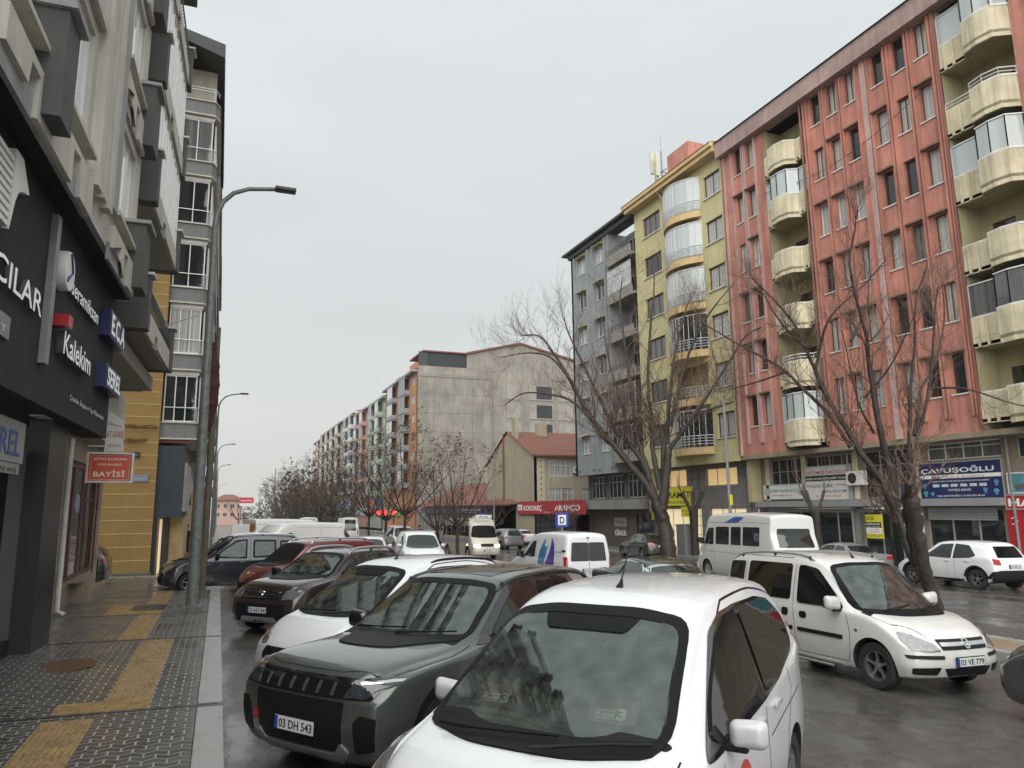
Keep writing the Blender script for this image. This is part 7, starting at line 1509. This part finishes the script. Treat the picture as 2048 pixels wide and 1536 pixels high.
# ---------------------------------------------------------------- street furniture, people, small things
M['galv']=mat('galvanised_pole',(.17,.185,.175),.5,.2,var=.4,vs=7)
def lamp(label,x,y,H=11.2,arm=1.9,r=.125,az=0,m=None):
    m=m or M['galv']; t=thing('street_lamp',label,'street lamp',(x,y,G(x,y)+(.15 if x<1 else 0)),(0,0,R(az)),'street lamps')
    hb=H*.885; MB().tube([(0,0,0),(0,0,hb*.5),(0,0,hb)],[r,r*.8,r*.55],12).build('pole',m,t,60)
    MB().tube([(0,0,hb-.02),(.03,0,hb+.35),(.16,0,hb+.7),(.42,0,hb+1.0),(.8,0,hb+1.18),(arm-.35,0,hb+1.3)],[r*.55,r*.5,r*.45,r*.42,r*.4,r*.38],8).build('arm',m,t,60)
    MB().box(arm-.45,arm+.12,-.14,.14,hb+1.25,hb+1.36).build('lamp_head',M['darkf'],t,60,bevel=.03)
    MB().box(-.22,.22,-.22,.22,-.01,.03).build('base_plate',m,t); return t
t=lamp('nearest street lamp, grey pole on the pavement leaning past the navy van',-.50,20.3,11.3,1.95,.15)
for k,(x,y,l) in enumerate(((-.42,57,'second street lamp on the left pavement'),(-.5,97,'third street lamp on the left pavement'),(-.5,135,'fourth street lamp on the left pavement'),(-.5,215,'farthest street lamp on the left pavement'))): lamp(l,x,y,11.3,1.9,.11)
lamp('street lamp of the median beyond the hoarding',13,235,11,1.9,.12,180); lamp('tall lamp beside the hoarding at the street end',9.2,190,10,1.9,.1)
t=thing('street_lamp','old slender lamp pole in front of the yellow block','street lamp',(27.6,34.9,-1),None,'street lamps'); MB().tube([(0,0,0),(0,0,9.5)],[.11,.07],8).build('pole',M['pipeg'],t,60); MB().tube([(0,0,9.4),(-.9,0,9.8)],.05,6).build('arm',M['pipeg'],t); MB().box(-.1,.1,-.16,-.12,3.3,3.9).build('notice',sy,t)
t=thing('lamp_mast','thin tall mast at the end of the street','mast',(15.2,230,-2.2)); MB().tube([(0,0,0),(0,0,17)],[.35,.2],6).build('pole',M['pipeg'],t)
t=thing('signal_pole','slender pole with small loudspeaker in front of the concrete wall','pole',(24.5,66,-1)); MB().tube([(0,0,0),(0,0,9)],.07,6).build('pole',M['pipeg'],t); MB().box(-.15,.15,-.1,.1,5.5,5.7).build('bracket',M['pipeg'],t)
# timber post with furled flag
t=thing('flag_pole','weathered timber pole with furled maroon flag behind the nearest lamp post','flag pole',(-.36,24.0,-.08),(R(-.5),R(.3),0)); MB().tube([(0,0,0),(.01,0,4),(.02,0,8.1)],[.11,.10,.06],8).build('pole',mat('old_timber',(.12,.105,.08),.8,var=.4,vs=6,bump=.4),t,60)
b=MB(); 
for k in range(14):
    z0=4.8+.2*k; w_=.10+.10*math.sin(k/13*3.14)+.02*math.sin(k*2); b.tube([(-.06,0,z0),(-.06,0,z0+.22)],[w_,.10+.10*math.sin((k+1)/13*3.14)],7,False)
b.build('furled_flag',mat('maroon_cloth',(.07,.018,.02),.85,var=.4,vs=5),t,60)
t=thing('flag_pole','thin flag rod leaning out from the lowest grey balcony with a red flag','flag pole',(-2.35,21.2,6.9)); MB().tube([(.3,0,.2),(1.5,1.6,1.15)],.018,5).build('pole',M['metal'],t); MB().prism([(.36,.0),(.30,.55),(.42,.62),(.50,.05)],'y',.3,.34).build('flag',sr,t)
# traffic lights and road signs
RL=emis('signal_red',(1,.02,.015),6); 
for k,(x,y,z,l) in enumerate(((16.2,78,3.3,'pair of lit red signal lamps over the road'),(17.9,80,3.2,'single lit red signal lamp right of the pair'))):
    t=thing('traffic_light',l,'traffic light',(x,y,G(x,y)),None,'traffic lights'); MB().tube([(0,0,0),(0,0,3.7)],.06,6).build('pole',M['darkf'],t); MB().box(-.7 if k==0 else -.2,.7 if k==0 else .2,-.1,.1,2.7,3.3).build('signal_head',M['blackp'],t)
    for dx in ((-.36,.36) if k==0 else (0,)): MB().lathe([(.001,-.12),(.26,-.12),(.26,-.1)],c=(dx,0,3.0),axis='y',n=14).build('signal_lamp',RL,t)
def rsign(l,x,y,z,ch,bgm):
    t=thing('road_sign',l,'road sign',(x,y,G(x,y)),None,'road signs'); MB().tube([(0,0,0),(0,0,z+.3)],.035,6).build('pole',M['pipeg'],t); MB().box(-.32,.32,-.03,0,z-.32,z+.32).build('board',bgm,t); MB().box(-.2,.2,-.034,-.03,z-.22,z+.22).build('panel',wht,t); text(ch,1,(-.12,-.037,z-.15),(1,0,0),UP,ink,t,width=.24,height=.3,ext=.002,bold=.02)
blu=mat('roadsign_blue',(.02,.07,.35),.4,var=0)
rsign('square blue road sign with letter D in front of the red kiosk',14.4,30,2.3,'D',blu)
t=thing('road_sign','blue pedestrian crossing sign behind the cream minibus','road sign',(16.3,46,-.77),None,'road signs'); MB().tube([(0,0,0),(0,0,2.7)],.04,6).build('pole',M['pipeg'],t); MB().box(-.32,.32,-.03,0,2.05,2.7).build('board',blu,t); MB().prism([(-.25,2.13),(.25,2.13),(0,2.62)],'y',-.036,-.03).build('triangle',wht,t); MB().box(-.05,.05,-.04,-.036,2.18,2.42).build('figure',ink,t)
t=thing('road_sign','round red ringed no entry sign at the street end','road sign',(24,170,-2),None,'road signs'); MB().tube([(0,0,0),(0,0,6)],.08,6).build('pole',M['pipeg'],t); MB().lathe([(.001,-.06),(.75,-.06),(.8,0)],c=(0,0,5.6),axis='y',n=18).build('board',sr,t); MB().box(1,4,-.05,0,4.4,6.8).build('direction_board',mat('board_bluegrey',(.25,.32,.42),.5,var=.2),t)
t=thing('bollard','slim orange flexible bollard behind the cream minibus','bollard',(17.8,40.2,G(17.8,40.2)),None,'bollards'); MB().tube([(0,0,0),(0,0,.9)],[.06,.045],8).build('post',mat('bollard_orange',(.6,.1,.03),.5,var=.1),t)
t=thing('utility_cabinet','grey utility cabinet right of the big tree trunk','utility cabinet',(27.9,39.7,-.85)); MB().box(-.5,.5,-.45,.45,0,1.9).build('cabinet',M['claddg'],t,bevel=.03); MB().box(-.53,.53,-.48,.48,1.9,1.98).build('top',M['pipeg'],t)
t=thing('meter_box','pale wall box mounted on a post beside the rental poster','meter box',(28.9,23.9,-.9)); MB().box(-.2,.2,-.35,.35,1.7,2.75).build('box',M['sill'],t,bevel=.02); MB().tube([(0,0,0),(0,0,1.7)],.05,6).build('post',M['pipeg'],t)
t=thing('sign_post','yellow boxed sign on a thin post in front of the brown shutter','sign',(28.3,43.6,-.95)); MB().tube([(0,0,0),(0,0,2.3)],.05,6).build('post',mat('post_yellow',(.4,.3,.05),.6,var=.1),t); MB().box(-.3,.3,-.3,.3,2.3,3.0).build('box',mat('post_yellow',(.4,.3,.05)),t)
# cartons by the lit shop
CT=mat('brown_carton',(.22,.115,.05),.85,var=.2)
for k,(x,y,z,s_,l) in enumerate(((-1.95,40.6,.12,.55,'large brown carton of the stack by the lit shop front'),(-1.92,40.5,.68,.42,'brown carton on top of the large carton'),(-1.35,41.0,.12,.45,'low brown carton right of the large carton'))):
    t=thing('carton',l,'carton',(x,y,G(x,y)+z),(0,0,.2*k),'cartons by the lit shop'); MB().box(-s_/2,s_/2,-s_/2,s_/2,0,s_).build('box',CT,t,bevel=.01); MB().box(-.03,.03,-s_/2-.003,s_/2+.003,s_+.0,s_+.003).build('tape',tan,t)
# people
def person(label,loc,rot,coat,trous,pose=0,h=1.72):
    t=thing('person',label,'person',loc,(0,0,R(rot)),'pedestrians')
    k=h/1.72
    V=[(0,0,.93),(0,0,1.12),(0,-.01,1.32),(0,0,1.46),(0,-.02,1.55),(0,-.03,1.66)]
    rad=[(.17,.12),(.165,.12),(.20,.125),(.10,.08),(.065,.065),(.095,.11)]
    E_=[(0,1),(1,2),(2,3),(3,4),(4,5)]
    def chain(start,pts,rs):
        p=start
        for q,r in zip(pts,rs): V.append(q); rad.append((r,r)); E_.append((p,len(V)-1)); p=len(V)-1
        return p
    for s in (-1,1):
        f=.12*s*(1 if pose else .3)
        chain(0,[(s*.10,0,.86),(s*.11,f*.5-.02,.48),(s*.11,f,.10),(s*.12,f-.14,.04)],[.10,.068,.05,.045])
        a=chain(2,[(s*.20,0,1.38),(s*.27,.02,1.12),(s*.25,-.10 if pose else -.04,.90),(s*.25,-.13 if pose else -.06,.83)],[.07,.052,.04,.032])
        for j in range(5): chain(a,[(s*.25-s*.02+.0,-.16+.018*j-(.0),.79-.006*j),(s*.24,-.165+.02*j,.735+.012*abs(j-2))],[.011,.009])
    me=bpy.data.meshes.new('body'); me.from_pydata([tuple(c*k for c in v) for v in V],E_,[])
    ob=bpy.data.objects.new('tmpb',me); COL.objects.link(ob); sk=ob.modifiers.new('s','SKIN'); sd=ob.modifiers.new('d','SUBSURF'); sd.levels=2
    for i,(a,b_) in enumerate(rad): me.skin_vertices[0].data[i].radius=(a*k,b_*k)
    me.skin_vertices[0].data[0].use_root=True
    dg=bpy.context.evaluated_depsgraph_get(); dg.update(); m2=bpy.data.meshes.new_from_object(ob.evaluated_get(dg)); bpy.data.objects.remove(ob)
    skin=mat('skin',(.42,.24,.17),.6,var=.05); hair=mat('dark_hair',(.015,.012,.01),.7,var=.1); shoe=mat('dark_shoes',(.02,.02,.02),.6,var=0)
    for mm in (skin,coat,trous,shoe): m2.materials.append(mm)
    for p in m2.polygons:
        z=p.center.z/k; ax=abs(p.center.x)/k; p.use_smooth=True
        p.material_index=3 if z<.11 else 2 if z<.88 and ax<.21 else 1 if z<1.50 and not(z<.87) else 0
    b=link('body',m2,None,t)
    MB().lathe([(.001,.115),(.06,.105),(.10,.05),(.107,-.01),(.09,-.05)],c=(0,.0,1.68*k),axis='z',n=14).build('hair',hair,b,60)
    MB().box(-.012,.012,-.15,-.12,1.63*k,1.66*k).build('nose',skin,b); MB().box(-.045,-.02,-.128,-.118,1.672*k,1.684*k).box(.02,.045,-.128,-.118,1.672*k,1.684*k).build('eyes',hair,b)
    return t
blkc=mat('black_coat',(.012,.012,.016),.85,var=.2); redc=mat('red_scarf',(.4,.03,.03),.8,var=0)
p=person('person in dark coat walking on the left pavement, half hidden by the lamp post',(-1.55,42.5,G(-1.5,42.5)+.15),170,blkc,blkc,1,1.8)
person('person in dark clothes on the median near the small bare tree',(12.9,49.5,G(12.9,49.5)+.15),20,blkc,blkc,0,1.72)
person('person in pale jacket with red bag crossing behind the small bare tree',(14.2,48.5,G(14.2,48.5)),-40,mat('pale_jacket',(.35,.30,.27),.8,var=.1),blkc,1,1.65)
# a few overhead cables
for k,(a,b_,l) in enumerate((((29.2,32,20.6),(29.2,21,21.2),'thin cable sagging across the pink facade'),((XF+1,68,9.5),(27,50,7),'thin cable from the cream house roof'))):
    pts=[]
    for i in range(13): t_=i/12; pts.append((a[0]+(b_[0]-a[0])*t_,a[1]+(b_[1]-a[1])*t_,a[2]+(b_[2]-a[2])*t_-.9*math.sin(math.pi*t_)))
    o=MB().tube(pts,.018,4).build('cable',M['darkf']); tag(o,l,'cable',group='overhead cables')
rng=random.Random(4); b=MB()
for k in range(170):
    x=rng.uniform(-2.7,3.2); y=rng.uniform(6.5,24); z=G(x,y)+(.163 if x<.13 else .006); a=rng.uniform(0,6.28); q=rng.uniform(.008,.026); c_,s_=math.cos(a)*q,math.sin(a)*q
    b.quad((x-c_,y-s_,z),(x+s_*.5,y-c_*.5,z+.004),(x+c_,y+s_,z+.002),(x-s_*.5,y+c_*.5,z+.006))
o=b.build('litter',mat('wet_leaf_litter',(.20,.13,.06),.6,var=.5,vs=9)); tag(o,'specks of wet leaf litter on pavement and road','litter',None,'stuff')
# damp air down the street
vm=bpy.data.materials.new('haze'); vm.use_nodes=True; n=vm.node_tree.nodes; n.clear(); o_=n.new('ShaderNodeOutputMaterial'); pv=n.new('ShaderNodeVolumePrincipled'); pv.inputs['Color'].default_value=(.93,.94,.95,1); pv.inputs['Density'].default_value=.00022; vm.node_tree.links.new(pv.outputs[0],o_.inputs['Volume'])
hz=MB().box(-90,330,-50,710,-16,45).build('haze',vm); hz['kind']='stuff'
